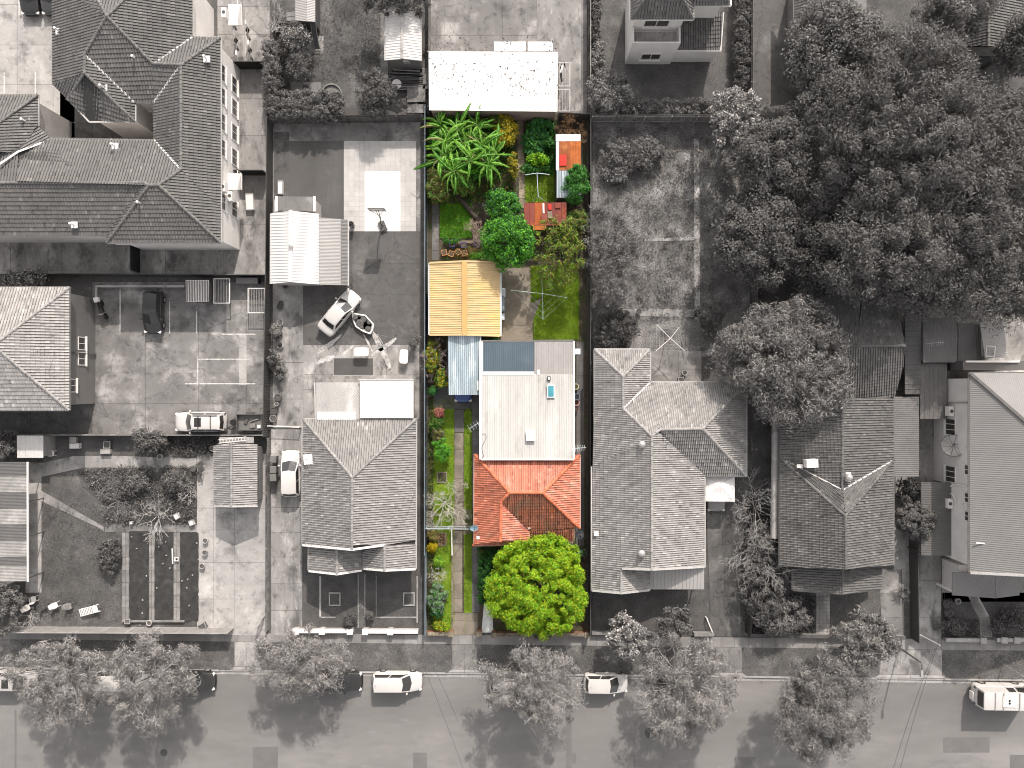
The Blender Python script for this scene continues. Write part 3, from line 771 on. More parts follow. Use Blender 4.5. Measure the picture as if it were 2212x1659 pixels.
# front yard of the gabled house
sheet('lawn', R(655, 1240, 905, 1362), 0.03, m_lawnd, 'shaded front lawn of the grey gabled house')
o = sheet('garden_path', R(773, 1235, 790, 1360), 0.045, m_joint, 'brick edged front path between two square beds')
slabs(o, 'path_tile', R(776, 1240, 787, 1356), [0, 1], frac(9), 0.058, m_concd)
for x in (774, 788.5):
    slabs(o, 'edging_brick', R(x - 1.2, 1240, x + 1.2, 1356), [0, 1], frac(34), 0.062, m_concl)
for x in (695, 855):
    fr_ = sheet('garden_edging', R(x + 17, 1280, x + 40, 1307), 0.05, m_soil, 'square edged flower bed in the %s half of the shaded lawn' % ('left' if x < 700 else 'right'))
    for P in (R(x + 16, 1279, x + 41, 1281.5), R(x + 16, 1305.5, x + 41, 1308), R(x + 16, 1281.8, x + 18.3, 1305.2), R(x + 38.7, 1281.8, x + 41, 1305.2)):
        sheet('edging_stone', P, 0.13, m_concl, thick=0.12, parent=fr_)
sheet('garden_path', R(690, 1244, 694, 1335), 0.055, m_concl, 'thin pale edging left of the front lawn')
sheet('garden_path', R(812, 1244, 813.5, 1335), 0.055, m_concm, 'thin edging left of the right flower bed')
sheet('garden_path', R(900, 1244, 902.5, 1345), 0.055, m_concl, 'thin edging along the right end of the front lawn')
sheet('garden_path', R(690, 1332, 725, 1334), 0.055, m_concl, 'short pale edging at the foot of the left lawn')
sheet('garden_path', R(815, 1332, 901, 1334), 0.055, m_concl, 'pale edging at the foot of the right lawn')
# yards along the top
sheet('lawn', R(598, -200, 925, 252), 0.02, m_lawn, 'worn grey lawn with bare patches at the top')
sheet('paving', R(665, 78, 699, 117), 0.04, m_conc, 'small concrete pad at the foot of the slide')
sheet('paving', R(628, 178, 694, 210), 0.04, m_conc, 'small concrete pad with a chair above the hedge')
sheet('paving', R(822, 20, 838, 175), 0.045, m_concm, 'concrete strip left of the white ribbed shed')
o = sheet('concrete_yard', R(930, -200, 1268, 246), 0.02, m_joint, 'large concrete yard behind the white roof')
slabs(o, 'concrete_slab', R(930, -200, 1268, 246), [0, .09, .24, .46, .68, 1], [0, .4, .62, .90, 1], 0.045, m_conc)
sheet('concrete_patch', R(1160, -5, 1255, 240), 0.05, m_concm, thick=0.02, parent=o)
sheet('lawn', R(1274, -200, 1620, 252), 0.02, m_lawn, 'dark clipped lawn behind the rendered house at the top')
sheet('driveway', R(1620, -200, 1712, 250), 0.03, m_concd, 'concrete drive at the top beside the big tree')
# right-hand neighbour's yard
sheet('lawn', R(1280, 262, 1620, 770), 0.02, m_weeds, 'weedy grass yard right of the middle lot')
sheet('path_concrete', [(1499, 300), (1510, 300), (1512, 690), (1500, 690)], 0.045, m_concl, 'straight worn path down the weedy yard')
sheet('path_concrete', [(1392, 516), (1500, 512), (1500, 519), (1394, 522)], 0.045, m_concl, 'worn cross path in the weedy yard')
sheet('path_concrete', [(1342, 667), (1512, 669), (1512, 685), (1350, 683)], 0.045, m_concm, 'paved strip above the white cross in the yard')
sheet('path_concrete', [(1478, 330), (1490, 335), (1488, 360), (1480, 352)], 0.045, m_concl, 'bare pale patch in the weedy yard')
o = sheet('paving', R(1405, 758, 1515, 830), 0.035, m_joint, 'concrete pad at the back of the pale tiled house')
slabs(o, 'concrete_slab', R(1405, 758, 1515, 830), [0, .55, 1], [0, .55, 1], 0.05, m_conc)
o = sheet('driveway', [(1522, 1030), (1590, 1030), (1603, 1375), (1535, 1375)], 0.03, m_joint, 'concrete drive beside the pale tiled house')
slabs(o, 'concrete_slab', [(1522, 1030), (1588, 1030), (1601, 1375), (1537, 1375)], [0, .5, 1], [0, .3, .52, .75, 1], 0.05, m_concd)
sheet('lawn', [(1280, 1276), (1520, 1276), (1535, 1362), (1280, 1362)], 0.03, m_lawnd, 'dark front lawn of the pale tiled house')
sheet('path_concrete', [(1445, 1330), (1495, 1278), (1505, 1282), (1418, 1352), (1410, 1350)], 0.045, m_concd, 'diagonal worn path across the dark front lawn')
sheet('garden_bed', R(1605, 1250, 1900, 1375), 0.03, m_soil, 'dark planted front garden of the dark tiled house')
o = sheet('garden_path', R(1762, 1260, 1792, 1372), 0.04, m_joint, 'straight tiled front path to the dark tiled house')
slabs(o, 'path_tile', R(1762, 1280, 1792, 1372), frac(4), frac(11), 0.055, m_concm)
o = sheet('driveway', [(1897, 1230), (1948, 1230), (1952, 1378), (1905, 1378)], 0.032, m_joint, 'short concrete drive right of the dark tiled house')
slabs(o, 'concrete_slab', [(1897, 1230), (1946, 1230), (1950, 1378), (1905, 1378)], [0, 1], [0, .35, .7, 1], 0.05, m_conc)
o = sheet('driveway', R(1972, 1150, 2034, 1380), 0.034, m_joint, 'mottled concrete drive of the big rendered house')
slabs(o, 'concrete_slab', R(1972, 1150, 2032, 1380), [0, .72, 1], [0, .45, .8, 1], 0.052, m_concm)
sheet('lawn', R(2035, 1280, 2480, 1380), 0.03, m_lawnd, 'dark front garden of the big rendered house')
o = sheet('garden_path', [(2090, 1286), (2112, 1286), (2136, 1330), (2143, 1376), (2118, 1376), (2116, 1340)], 0.04, m_concl, 'curving paved front path with pale edges')
nr_ = 22; pa = [(2093, 1288), (2096, 1300), (2104, 1318), (2114, 1336), (2118, 1355), (2120, 1375)]; pb = [(2110, 1288), (2114, 1300), (2126, 1318), (2135, 1336), (2139, 1355), (2141, 1375)]
def along(L_, t):
    t *= len(L_) - 1; i = min(int(t), len(L_) - 2); return lerp2(L_[i], L_[i + 1], t - i)
for j in range(nr_):
    for i in range(5):
        q = []
        for u, v in ((i / 5, j / nr_), ((i + 1) / 5, j / nr_), ((i + 1) / 5, (j + 1) / nr_), (i / 5, (j + 1) / nr_)):
            q.append(W(*lerp2(along(pa, v), along(pb, v), u)))
        c = sum(q, Vector()) / 4; q = [(c + (a - c) * 0.9)[:2] for a in q]
        MB().prism(q, 0.03, 0.058).build('paver', m_conc, o)
o = sheet('paving', R(1930, 640, 2480, 1300), 0.02, m_joint, 'concrete around the big rendered house')
slabs(o, 'concrete_slab', R(1930, 640, 2480, 1300), frac(5), frac(6), 0.03, m_concm)

# ------------------------------------------------------------------ middle lot ground
sheet('lawn', R(921, 246, 1268, 1366), 0.030, m_csoil, 'brown earth and litter of the middle lot')
sheet('lawn', [(1146, 575), (1242, 570), (1250, 600), (1250, 733), (1153, 736), (1152, 690), (1172, 640), (1148, 655), (1146, 600)], 0.05, m_cgrass, 'bright green back lawn of the middle lot')
sheet('lawn', R(1134, 376, 1196, 437), 0.05, m_cgrass, 'small green lawn under the clothes hoist')
sheet('lawn', [(950, 440), (1012, 440), (1020, 505), (1018, 515), (950, 515)], 0.05, m_cgrass, 'rough green patch near the banana plants')
o = sheet('driveway', [(1084, 580), (1148, 578), (1148, 655), (1173, 642), (1150, 700), (1152, 740), (1082, 740), (1082, 640)], 0.045, m_cconc, 'cracked brown concrete yard beside the yellow garage')
o = sheet('path_concrete', R(1114, 255, 1134, 440), 0.04, m_csoil, 'old mossy path leading up to the back fence')
slabs(o, 'path_slab', [(1116, 262), (1130, 262), (1136, 450), (1122, 450)], [0, 1], frac(9), 0.06, m_cpath, jz=0.01)
o = sheet('path_concrete', R(933, 440, 948, 562), 0.04, m_csoil, 'narrow broken path by the left fence')
slabs(o, 'path_slab', R(933, 440, 948, 562), [0, 1], frac(6), 0.06, m_cconcd, jz=0.01)
sheet('lawn', R(936, 862, 981, 1366), 0.05, m_cgrass, 'green strip of front lawn left of the drive')
sheet('lawn', [(1003, 890), (1011, 880), (1019, 890), (1019, 1365), (1003, 1365)], 0.05, m_cgrass, 'green centre strip between the wheel tracks')
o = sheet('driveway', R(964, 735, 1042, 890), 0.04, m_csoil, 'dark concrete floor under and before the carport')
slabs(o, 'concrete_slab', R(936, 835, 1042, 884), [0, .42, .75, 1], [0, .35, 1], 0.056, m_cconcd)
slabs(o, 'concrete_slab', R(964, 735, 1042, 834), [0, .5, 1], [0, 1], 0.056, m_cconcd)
o = sheet('wheel_track', R(980.5, 884, 1003, 1322), 0.045, m_csoil, 'left concrete wheel track of the drive')
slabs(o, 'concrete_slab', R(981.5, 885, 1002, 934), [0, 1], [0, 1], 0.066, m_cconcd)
slabs(o, 'concrete_slab', R(981.5, 935, 1001.5, 1145), [0, 1], [0, .17, .34, .47, .6, .8, 1], 0.066, m_cconc)
slabs(o, 'concrete_slab', R(979, 1146, 999, 1322), [0, 1], frac(6), 0.066, m_cconc)
o = sheet('wheel_track', R(1019, 862, 1042, 1322), 0.045, m_csoil, 'right concrete wheel track beside the house')
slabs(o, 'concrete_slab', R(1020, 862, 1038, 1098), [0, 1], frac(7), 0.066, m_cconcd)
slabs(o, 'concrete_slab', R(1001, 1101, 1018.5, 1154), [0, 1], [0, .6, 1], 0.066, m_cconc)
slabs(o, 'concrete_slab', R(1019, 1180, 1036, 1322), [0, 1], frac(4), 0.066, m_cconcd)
o = sheet('driveway', R(978, 1322, 1033, 1372), 0.048, m_csoil, 'brown concrete apron inside the front gate opening')
slabs(o, 'concrete_slab', R(978, 1323, 1032, 1371), [0, .48, 1], [0, .35, 1], 0.062, m_cconc)
o = sheet('path_concrete', [(1046, 1300), (1062, 1306), (1066, 1366), (1040, 1366)], 0.058, M('white_path', (0.72, 0.70, 0.66), 0.08, 1, stains=(((0.4, 0.38, 0.35), 1.2, 0.6, 0.8, 0.6),)), 'white painted path curving under the bright tree')
o = sheet('side_path', R(1244, 735, 1268, 1240), 0.045, m_csoil, 'narrow dark side path right of the house')
slabs(o, 'concrete_slab', R(1245, 738, 1262, 1180), [0, 1], frac(6), 0.06, m_cconcd)
# ------------------------------------------------------------------ roof materials
def tile_mat(name, base, light, dark, island=0.22, sl=0.5, cover=0.6):
    return M(name, base, 0.15, 0.35, fine=0.10, fscale=8, island=island, rough=0.8, odd=0.28, stains=((light, 0.5, 0.55, 0.78, cover), (dark, 0.35, 0.52, 0.75, cover)))
t_flats = tile_mat('flats_tiles', 0.165, 0.20, 0.125, 0.10)
t_pale = tile_mat('pale_brown_tiles', 0.36, 0.46, 0.24, 0.16)
t_left = tile_mat('gabled_house_tiles', 0.29, 0.38, 0.16, 0.13, cover=0.8)
t_right = tile_mat('pale_house_tiles', 0.33, 0.43, 0.19, 0.15, cover=0.8)
t_dark = tile_mat('dark_house_tiles', 0.15, 0.25, 0.075, 0.16, cover=0.8)
t_top = tile_mat('top_house_tiles', 0.17, 0.22, 0.12, 0.2)
t_red = M('red_tiles', (0.60, 0.215, 0.14), 0.14, 0.4, fine=0.12, fscale=8, island=0.13, rough=0.75, odd=0.35, stains=(((0.74, 0.36, 0.27), 0.5, 0.48, 0.72, 0.85), ((0.46, 0.11, 0.045), 0.4, 0.56, 0.76, 0.6), ((0.13, 0.075, 0.045), 2.4, 0.60, 0.72, 0.55)))
t_redshade = M('shaded_red_tiles', (0.32, 0.12, 0.07), 0.2, 0.6, fine=0.15, fscale=8, island=0.16, rough=0.85, odd=0.5, stains=(((0.46, 0.13, 0.04), 0.5, 0.55, 0.75, 0.8), ((0.20, 0.13, 0.085), 0.9, 0.48, 0.7, 0.85)))  # darker copy of the red tiles: south slope's shade put into the colour
t_redwest = M('muted_red_tiles', (0.54, 0.19, 0.115), 0.15, 0.6, fine=0.15, fscale=9, island=0.18, rough=0.8, odd=0.4, stains=(((0.34, 0.19, 0.12), 1.1, 0.5, 0.7, 0.7), ((0.52, 0.15, 0.07), 0.5, 0.58, 0.78, 0.6)))  # duller copy of the red tiles with brown patches, used on the west slope
r_redcap = M('red_ridge', (0.55, 0.16, 0.08), 0.15, 1, island=0.2, fine=0.1)
r_flat = M('flats_ridge', 0.17, 0.12, 1, island=0.15); r_left = M('gabled_ridge', 0.27, 0.12, 1, island=0.2)
r_right = M('pale_house_ridge', 0.31, 0.12, 1, island=0.15); r_dark = M('dark_house_ridge', 0.14, 0.12, 1, island=0.2)
m_valley = M('valley_flashing', 0.70, 0.1, 2); m_white_sheet = M('white_roof_sheet', 0.82, 0.05, 0.6, fine=0.04, rough=0.6, stains=((0.62, 0.5, 0.6, 0.8, 0.5),))
m_zinc = M('zinc_sheet', 0.42, 0.15, 0.5, rough=0.5, metal=0.2, stains=((0.62, 0.5, 0.5, 0.75, 0.7), (0.22, 0.6, 0.58, 0.78, 0.6)), stretch=(1, 0.4, 1))
m_zincd = M('dark_zinc_sheet', 0.17, 0.15, 0.6, rough=0.55, metal=0.1, stains=((0.10, 0.6, 0.55, 0.78, 0.7), (0.28, 0.8, 0.6, 0.78, 0.5)))
m_greysh = M('grey_roof_sheet', 0.21, 0.07, 0.4, rough=0.5, fine=0.05)
m_greyshl = M('light_grey_roof_sheet', 0.36, 0.07, 0.4, rough=0.5, fine=0.05)
m_darksh = M('dark_roof_sheet', 0.115, 0.10, 0.4, rough=0.5, fine=0.05, stains=((0.18, 0.5, 0.55, 0.75, 0.5),))

def V(*a): return a

# ------------------------------------------------------------------ flats, top left
hs_ = empty('apartment_block', W(390, 270), 'two storey block of flats with brown hip tiled roofs', 'building')
ze, tp = 5.4, 0.42
def rz(x, y, a, b, e=ze, t=tp): return (x, y, RZ(x, y, a, b, e, t))
E = lambda x, y: (x, y, ze)
apex = rz(231, 35, (114, 0), (114, 181)); sw = rz(183, 118, (114, 0), (114, 181)); sw2 = rz(183, 158, (114, 0), (114, 181))
n331 = rz(331, 138, (292, 222), (332, 222)); er0 = rz(391, 140, (477, 81), (477, 525)); er1 = rz(391, 366, (477, 81), (477, 525))
sr0 = rz(-120, 395, (0, 507), (225, 507)); sr1 = rz(312, 395, (0, 507), (225, 507)); k0 = rz(322, 400, (231, 524), (477, 524)); k1 = rz(343, 400, (231, 524), (477, 524))
faces = [[E(114, 181), sw2, sw, E(114, 118)], [E(114, 118), sw, apex, (114, -40, ze)], [E(147, 214), sw2, E(114, 181)],
         [(114, -40, ze), apex, (190, -40, apex[2] - 1.2)], [(190, -40, apex[2] - 1.2), apex, (310, -40, apex[2] - 1.2)],
         [apex, n331, E(416, 80), (416, -40, ze), (310, -40, apex[2] - 1.2)],
         [apex, sw, E(292, 222), E(332, 222), n331], [n331, E(332, 222), (391, 140, er0[2])],
         [sw, sw2, E(291, 262), E(292, 222)], [sw2, E(147, 214), E(192, 262), E(291, 262)],
         [n331, er0, E(476, 81), E(416, 80)],
         [er0, er1, E(477, 450), E(476, 81)], [er1, k1, E(477, 524), E(477, 450)],
         [er0, E(332, 222), E(333, 302), er1],
         [E(110, 301), E(333, 302), er1, k1, (40, 395, sr1[2]), (40, 330, ze + 1.2)],
         [(-120, 395, sr0[2]), (40, 395, sr1[2]), (40, 330, ze + 1.2), (-120, 330, ze + 1.2)],
         [(-120, 395, sr0[2]), sr1, E(231, 508), (-120, 508, ze)], [sr1, k0, E(231, 524), E(231, 508)],
         [k0, k1, E(477, 524), E(231, 524)],
         [(-120, 205, ze), E(82, 205), (-30, 285, ze + 1.9), (-120, 285, ze + 1.9)], [E(82, 205), E(82, 272), (40, 328, ze + 1.25), (-30, 328, ze + 1.9), (-30, 285, ze + 1.9)],
         [E(82, 272), E(112, 301), (40, 328, ze + 1.25)]]
rid = [((190, -40, apex[2] - 1.2), apex), ((310, -40, apex[2] - 1.2), apex), (apex, sw), (sw, sw2), (sw2, E(147, 214)), (sw2, E(291, 262)), (apex, n331), (n331, er0), (er0, E(476, 81)),
       (er0, er1), (er1, k1), (k1, E(477, 524)), (k0, k1), (k0, E(231, 524)), (sr1, k0), ((-120, 395, sr0[2]), sr1), (E(82, 205), (-30, 285, ze + 1.9))]
tiled_roof(hs_, faces, t_flats, m_deck, 0.25, 0.36, rid, r_flat)
for a, b in ((n331, E(416, 80)), (E(292, 222), sw), (E(332, 222), er0), (E(333, 302), er1), ((40, 328, ze + 1.25), (-60, 395, ze + 2.4)), (E(112, 301), (40, 328, ze + 1.25))):
    strip(MB(), a, b, 0.16, 0.05, 0.02).build('valley_flashing', m_valley, hs_)
gutters(hs_, [(E(114, -40), E(114, 181)), (E(114, 181), E(147, 214)), (E(147, 214), E(192, 263)), (E(192, 263), E(292, 263)), (E(292, 263), E(292, 222)), (E(292, 222), E(333, 222)), (E(333, 222), E(333, 302)),
              (E(333, 302), E(110, 301)), (E(477, 81), E(477, 525)), (E(477, 525), E(231, 525)), ((231, 508, ze), (-120, 508, ze)), (E(416, 80), E(477, 80)), (E(416, -40), E(416, 80)), (E(82, 205), E(82, 272))], m_gut)
walls(hs_, [(114, -60), (114, 181), (192, 263), (292, 263), (292, 222), (333, 222), (333, 302), (110, 301), (110, 400), (231, 508), (231, 525), (477, 525), (477, 80), (416, 80), (416, -60)], ze, m_render, 0.4)
walls(hs_, [(-120, 205), (82, 205), (82, 300), (112, 302), (112, 400), (-120, 400)], ze, m_brickl, 0.4, name='wall', top=ze - 0.02)
walls(hs_, [(-120, 390), (230, 390), (230, 508), (-120, 508)], ze, m_render, 0.42, name='wall', top=ze - 0.04)
xw = W(477, 0, ze).x - 0.4
for fy in (165, 215, 270, 325, 440):
    for zc_ in (1.4, 4.1):
        p = W(500, fy, 0); window(hs_, (xw, p.y * 0.95, zc_), (1, 0), 1.5, 1.3, m_frame, m_glass)
yw = W(0, 525, ze).y + 0.4
for fx in (270, 330, 400, 450):
    p = W(fx, 0, 0); window(hs_, (p.x * 0.95, yw, 4.0), (0, -1), 1.4, 1.2, m_frame, m_glass)
def vent(house, fx, fy, z, mat=None, name='roof_vent', flue=0.55):
    p = W(fx, fy, z); o = MB().box((p.x, p.y, p.z + 0.03), (0.55, 0.55, 0.06)).build(name, m_white, house)
    mb = MB(); mb.lathe((p.x, p.y, p.z + 0.05), [(0.07, 0), (0.07, flue), (0.11, flue), (0.11, flue + 0.1), (0.0, flue + .14)], 8); mb.build('flue', m_white, o)
for fx, fy, dz in ((128, 68, 0.3), (294, 128, 1.1), (225, 190, 0.9), (447, 128, 0.7), (249, 316, 0.5), (57, 263, 0.4), (305, 440, 1.1), (161, 486, 0.5)):
    vent(hs_, fx, fy, ze + dz)
def ac_unit(house, p, nrm, name='air_conditioner'):
    n_ = Vector((nrm[0], nrm[1], 0)); t_ = Vector((-n_.y, n_.x, 0)); p = Vector(p); c = p + n_ * 0.28
    mb = MB(); a = math.atan2(n_.y, n_.x); mb.box((c.x, c.y, c.z), (0.42, 0.85, 0.65), a)
    o = mb.build(name, m_frame, house)
    MB().lathe((c.x, c.y, c.z + 0.325), [(0.0, 0), (0.16, 0.0), (0.16, 0.006), (0, 0.006)], 12).build('fan_grille', m_metald, o)
for fy, z in ((30, 4.2), (405, 4.4), (425, 2.9)):
    ac_unit(hs_, (xw, W(0, fy, z).y, z), (1, 0))
# balconies on the east wall
for y0, y1, z in ((10, 55, 2.7), (375, 410, 2.7)):
    a = W(0, y0, z).y; b = W(0, y1, z).y
    bal = MB(); bal.box((xw + 0.6, (a + b) / 2, z), (1.2, abs(a - b), 0.14)); o = bal.build('balcony', m_render, hs_)
    rl = MB()
    for q in ((xw + 1.17, (a + b) / 2, 0.05, abs(a - b)),): rl.box((q[0], q[1], z + 1.0), (q[2], q[3], 0.05))
    for i in range(9): rl.box((xw + 1.17, a + (b - a) * i / 8, z + 0.53), (0.03, 0.03, 0.9))
    rl.build('railing', m_white, o)
# gates across the passage
for y0, x0, x1 in ((150, 512, 580), (379, 510, 580)):
    fence('gate', 'dark boarded gate across the passage %s' % ('by the drying clothes' if y0 == 150 else 'below the long flats wall'), [(x0, y0), (x1, y0)], 1.7, m_dark, m_metald, 'metal')
fence('gate', 'dark side gate between the flats and the car park fence', [(303, 530), (303, 590)], 1.8, m_dark, m_metald, 'metal')

# ------------------------------------------------------------------ pale tiled house, mid left
ze = 4.7
hs_ = empty('brick_house', W(60, 750), 'two storey brick house with pale tiled pyramid roof at the left edge', 'house')
ap = rz(-14, 746, (150, 620), (150, 886), 4.7, 0.44); ap2 = (-90, 746, ap[2])
tiled_roof(hs_, [[(150, 621, ze), (150, 886, ze), ap], [(-200, 621, ze), (150, 621, ze), ap, ap2], [(-200, 886, ze), ap2, ap, (150, 886, ze)]], t_pale, m_deck, 0.25, 0.36, [((150, 621, ze), ap), ((150, 886, ze), ap), (ap, ap2)], r_right)
gutters(hs_, [((150, 620, ze), (150, 887, ze)), ((150, 620, ze), (-200, 620, ze)), ((150, 887, ze), (-200, 887, ze))], m_gutd)
walls(hs_, [(-200, 620), (150, 620), (150, 886), (-200, 886)], ze, M('dark_brick', 0.16, 0.08, 1, fine=0.2, fscale=40), 0.45)
xw = W(150, 0, ze).x - 0.45
for fy, zc_ in ((742, 2.2), (775, 2.2), (833, 3.6)):
    window(hs_, (xw, W(0, fy, zc_).y, zc_), (1, 0), 1.2, 1.1, m_frame, m_glass)
mb = MB(); mb.tube([(xw + .08, W(0, 762, 3).y, 0.1), (xw + .08, W(0, 762, 3).y, 4.5)], 0.05, 6); mb.build('downpipe', m_metald, hs_)
mb = MB(); p = W(118, 763, 5.2); mb.tube([p, p + Vector((0, 0, 1.6))], 0.02, 5)
for i in range(5): mb.tube([p + Vector((-.8 + i * .3, -.3, 1.5)), p + Vector((-.8 + i * .3, .3, 1.5))], 0.012, 4)
mb.tube([p + Vector((-.9, 0, 1.5)), p + Vector((.5, 0, 1.5))], 0.015, 4); mb.build('antenna', m_metald, hs_)

# ------------------------------------------------------------------ grey gabled house left of the middle lot
ze = 2.9
hs_ = empty('gabled_house', W(775, 1060), 'grey tiled gabled house with white bargeboards left of the lot', 'house')
a = rz(761, 1031, (655, 905), (655, 1176), ze, 0.43); b = (760, 1187, a[2]); br = rz(831, 1177, (898, 905), (898, 1229), ze, 0.43); br2 = (831, 1232, br[2])
v1 = rz(728, 1187, (663, 1180), (663, 1233), 2.7, 0.30); v2 = (728, 1240, v1[2])
f = [[(655, 905, ze), (899, 905, ze), a], [(655, 905, ze), a, b, (653, 1177, ze)], [(899, 905, ze), (898, 1176, ze), br, b, a], [br, (898, 1176, ze), (898, 1229, ze), br2],
     [br, br2, (784, 1228, ze - 0.1), (784, 1190, ze - 0.1)], [v1, v2, (667, 1233, 2.6), (667, 1180, 2.6)], [v1, (782, 1182, 2.6), (782, 1232, 2.6), v2]]
tiled_roof(hs_, f, t_left, m_deck, 0.21, 0.34, [((655, 905, ze), a), ((899, 905, ze), a), (a, b), (br, br2), (v1, v2)], r_left)
gutters(hs_, [((654, 905, ze), (899, 905, ze)), ((653, 905, ze), (652.5, 1177, ze)), ((899.5, 905, ze), (898.5, 1229, ze)), ((666, 1180, 2.6), (666, 1233, 2.6))], m_gut)
for q in (((653, 1177, ze), b), (b, br), (br2, (898, 1229, ze)), (br2, (784, 1228, ze - .1)), (v2, (667, 1233, 2.6)), (v2, (782, 1232, 2.6)), (br, br2)):
    if q != (br, br2): strip(MB(), q[0], q[1], 0.18, 0.10, 0.0).build('bargeboard', m_white, hs_)
walls(hs_, [(655, 905), (899, 905), (898, 1229), (784, 1229), (784, 1178), (653, 1178)], ze, m_brickl, 0.4)
walls(hs_, [(667, 1170), (782, 1170), (782, 1236), (667, 1236)], 2.6, m_brickl, 0.5, top=1.1, name='verandah_wall')
for fx, z1 in ((669, 2.4), (728, 2.9), (779, 2.4)): 
    p = W(fx, 1230, 2.4); MB().box((p.x, p.y + 0.2, z1 / 2), (0.14, 0.14, z1)).build('verandah_post', m_white, hs_)
# tv dish and antennas
def yagi(name, label, fx, fy, z0, h, ang, mat, n=7, L=1.5, parent=None, lean=0):
    base = W(fx, fy, z0); t = parent or empty(name, base, label, 'antenna'); off = base_of(t)
    m1 = MB(); m1.tube([base, base + Vector((0, 0, h))], 0.022, 6); m1.build('mast', mat, t)
    d = Vector((math.cos(ang), math.sin(ang), 0)); s = Vector((-d.y, d.x, 0)); c = base + Vector((0, 0, h - 0.05))
    b_ = MB(); b_.tube([c - d * L * 0.5, c + d * L * 0.5], 0.016, 5); bo = b_.build('boom', mat, t)
    for i in range(n):
        p = c + d * L * (-0.5 + (i + 0.2) / n); w_ = 0.55 - 0.03 * i
        e = MB(); e.tube([p - s * w_ / 2 * 1.3, p + s * w_ / 2 * 1.3], 0.011, 4); e.build('element', mat, bo)
    return t
p = W(666, 992, 3.3)
dish = empty('roof_aerial', p, 'tangle of white aerials and mounting plate on the left eave of the gabled house', 'antenna')
MB().box((p.x, p.y, p.z + .06), (0.8, 0.9, 0.08), 0.1).build('plate', m_white, dish)
yagi('', '', 658, 985, 3.0, 1.6, 0.6, m_metal, 6, 1.6, parent=dish)
yagi('', '', 668, 990, 3.0, 1.2, 2.2, m_metal, 5, 1.2, parent=dish)
p = W(892, 1070, 3.2); mb = MB(); mb.tube([p, p + Vector((-.1, -.1, 1.3))], 0.03, 6); mb.tube([p + Vector((-.1, -.1, 1.3)), p + Vector((-.5, -.3, 1.25))], 0.02, 5); o = mb.build('vent_pipe', m_metal); tag(o, 'thin bent pipe standing on the right slope of the gabled house', 'pipe')
# back additions of the gabled house
ext = empty('lean_to', W(780, 865), 'flat white and ribbed metal lean to behind the gabled house', 'lean-to')
metal_roof(ext, [[(683, 826, 2.75), (777, 826, 2.6), (777, 903, 2.75), (683, 903, 2.9)]], m_zinc, 'corr', 0.18, 0.85)
metal_roof(ext, [[(777.5, 820, 2.95), (893, 820, 2.95), (893, 903, 3.15), (777.5, 903, 3.15)]], m_white_sheet, 'flat', 0.25, 0.9, name='white_roof')
strip(MB(), (775, 820, 2.9), (894, 820, 2.9), 0.12, 0.12).build('gutter', m_gut, ext)
strip(MB(), (686, 898, 2.95), (768, 898, 2.95), 0.7, 0.04).build('flashing', m_white, ext)
walls(ext, [(690, 830), (890, 830), (890, 905), (690, 905)], 2.6, m_brickl, 0.1)
strip(MB(), (680, 826, 2.5), (683, 903, 2.5), 0.14, 0.12).build('gutter', m_gut, ext)

# ------------------------------------------------------------------ pale tiled house right of the middle lot
ze = 2.9; tp = 0.44
hs_ = empty('tiled_house', W(1430, 1020), 'long pale tiled house with valleys and whirly vents right of the lot', 'house')
LE = ((1285, 755), (1285, 1008))
a = rz(1346, 813, *LE, ze, tp); b = rz(1346, 882, *LE, ze, tp); REe = ((1522, 1028), (1522, 1230))
c_ = rz(1408, 942, *REe, ze, tp); d_ = (1408, 1230, c_[2]); hz = c_[2]
e1 = (1425, 928, hz - 0.05); e2 = (1518, 926, hz - 0.05)
ze2 = ze
g1 = rz(1342, 1231, (1279, 1008), (1279, 1276), ze, tp); g2 = (1342, 1281, g1[2])
f = [[(1285, 755, ze), (1404, 755, ze), a], [(1285, 755, ze), a, b, (1284, 882, ze)], [(1284, 882, ze), b, c_, (1281, 1008, ze)],
     [(1281, 1008, ze), c_, d_, g1, (1279, 1231, ze)], [(1279, 1231, ze), g1, g2, (1279, 1276, ze)], [g1, (1404, 1232, ze), (1404, 1274, ze), g2],
     [a, (1404, 755, ze), (1404, 826, ze), b], [b, (1404, 826, ze), (1480, 826, ze), e1, c_], [(1480, 826, ze), (1612, 826, ze), e2, e1],
     [e2, (1612, 826, ze), (1612, 1028, ze)], [e1, e2, (1612, 1028, ze), (1521, 1028, ze)], [c_, e1, (1521, 1028, ze), (1522, 1226, ze), d_]]
tiled_roof(hs_, f, t_right, m_deck, 0.19, 0.38, [((1285, 755, ze), a), ((1404, 755, ze), a), (a, b), (b, c_), (c_, d_), (c_, e1), (e1, e2), (e2, (1612, 826, ze)), (e2, (1612, 1028, ze)), (g1, g2)], r_right)
strip(MB(), b, (1404, 826, ze), 0.14, 0.05, 0.03).build('valley_flashing', m_valley, hs_)
strip(MB(), e1, (1521, 1028, ze), 0.14, 0.05, 0.0).build('valley_flashing', m_gutd, hs_)
gutters(hs_, [((1284, 754, ze), (1405, 754, ze)), ((1284, 755, ze), (1284, 1008, ze)), ((1278, 1008, ze), (1278, 1276, ze)), ((1405, 755, ze), (1405, 825, ze)), ((1405, 825, ze), (1612, 825, ze)), ((1613, 825, ze), (1613, 1029, ze)), ((1613, 1029, ze), (1522, 1029, ze)), ((1523, 1029, ze), (1523, 1226, ze))], m_gut)
for q in ((g2, (1278, 1275, ze)), (g2, (1404, 1274, ze)), (d_, (1343, 1228, c_[2] - 1.0)), (d_, (1522, 1224, ze))): strip(MB(), q[0], q[1], 0.18, 0.1, 0.0).build('bargeboard', m_gut, hs_)
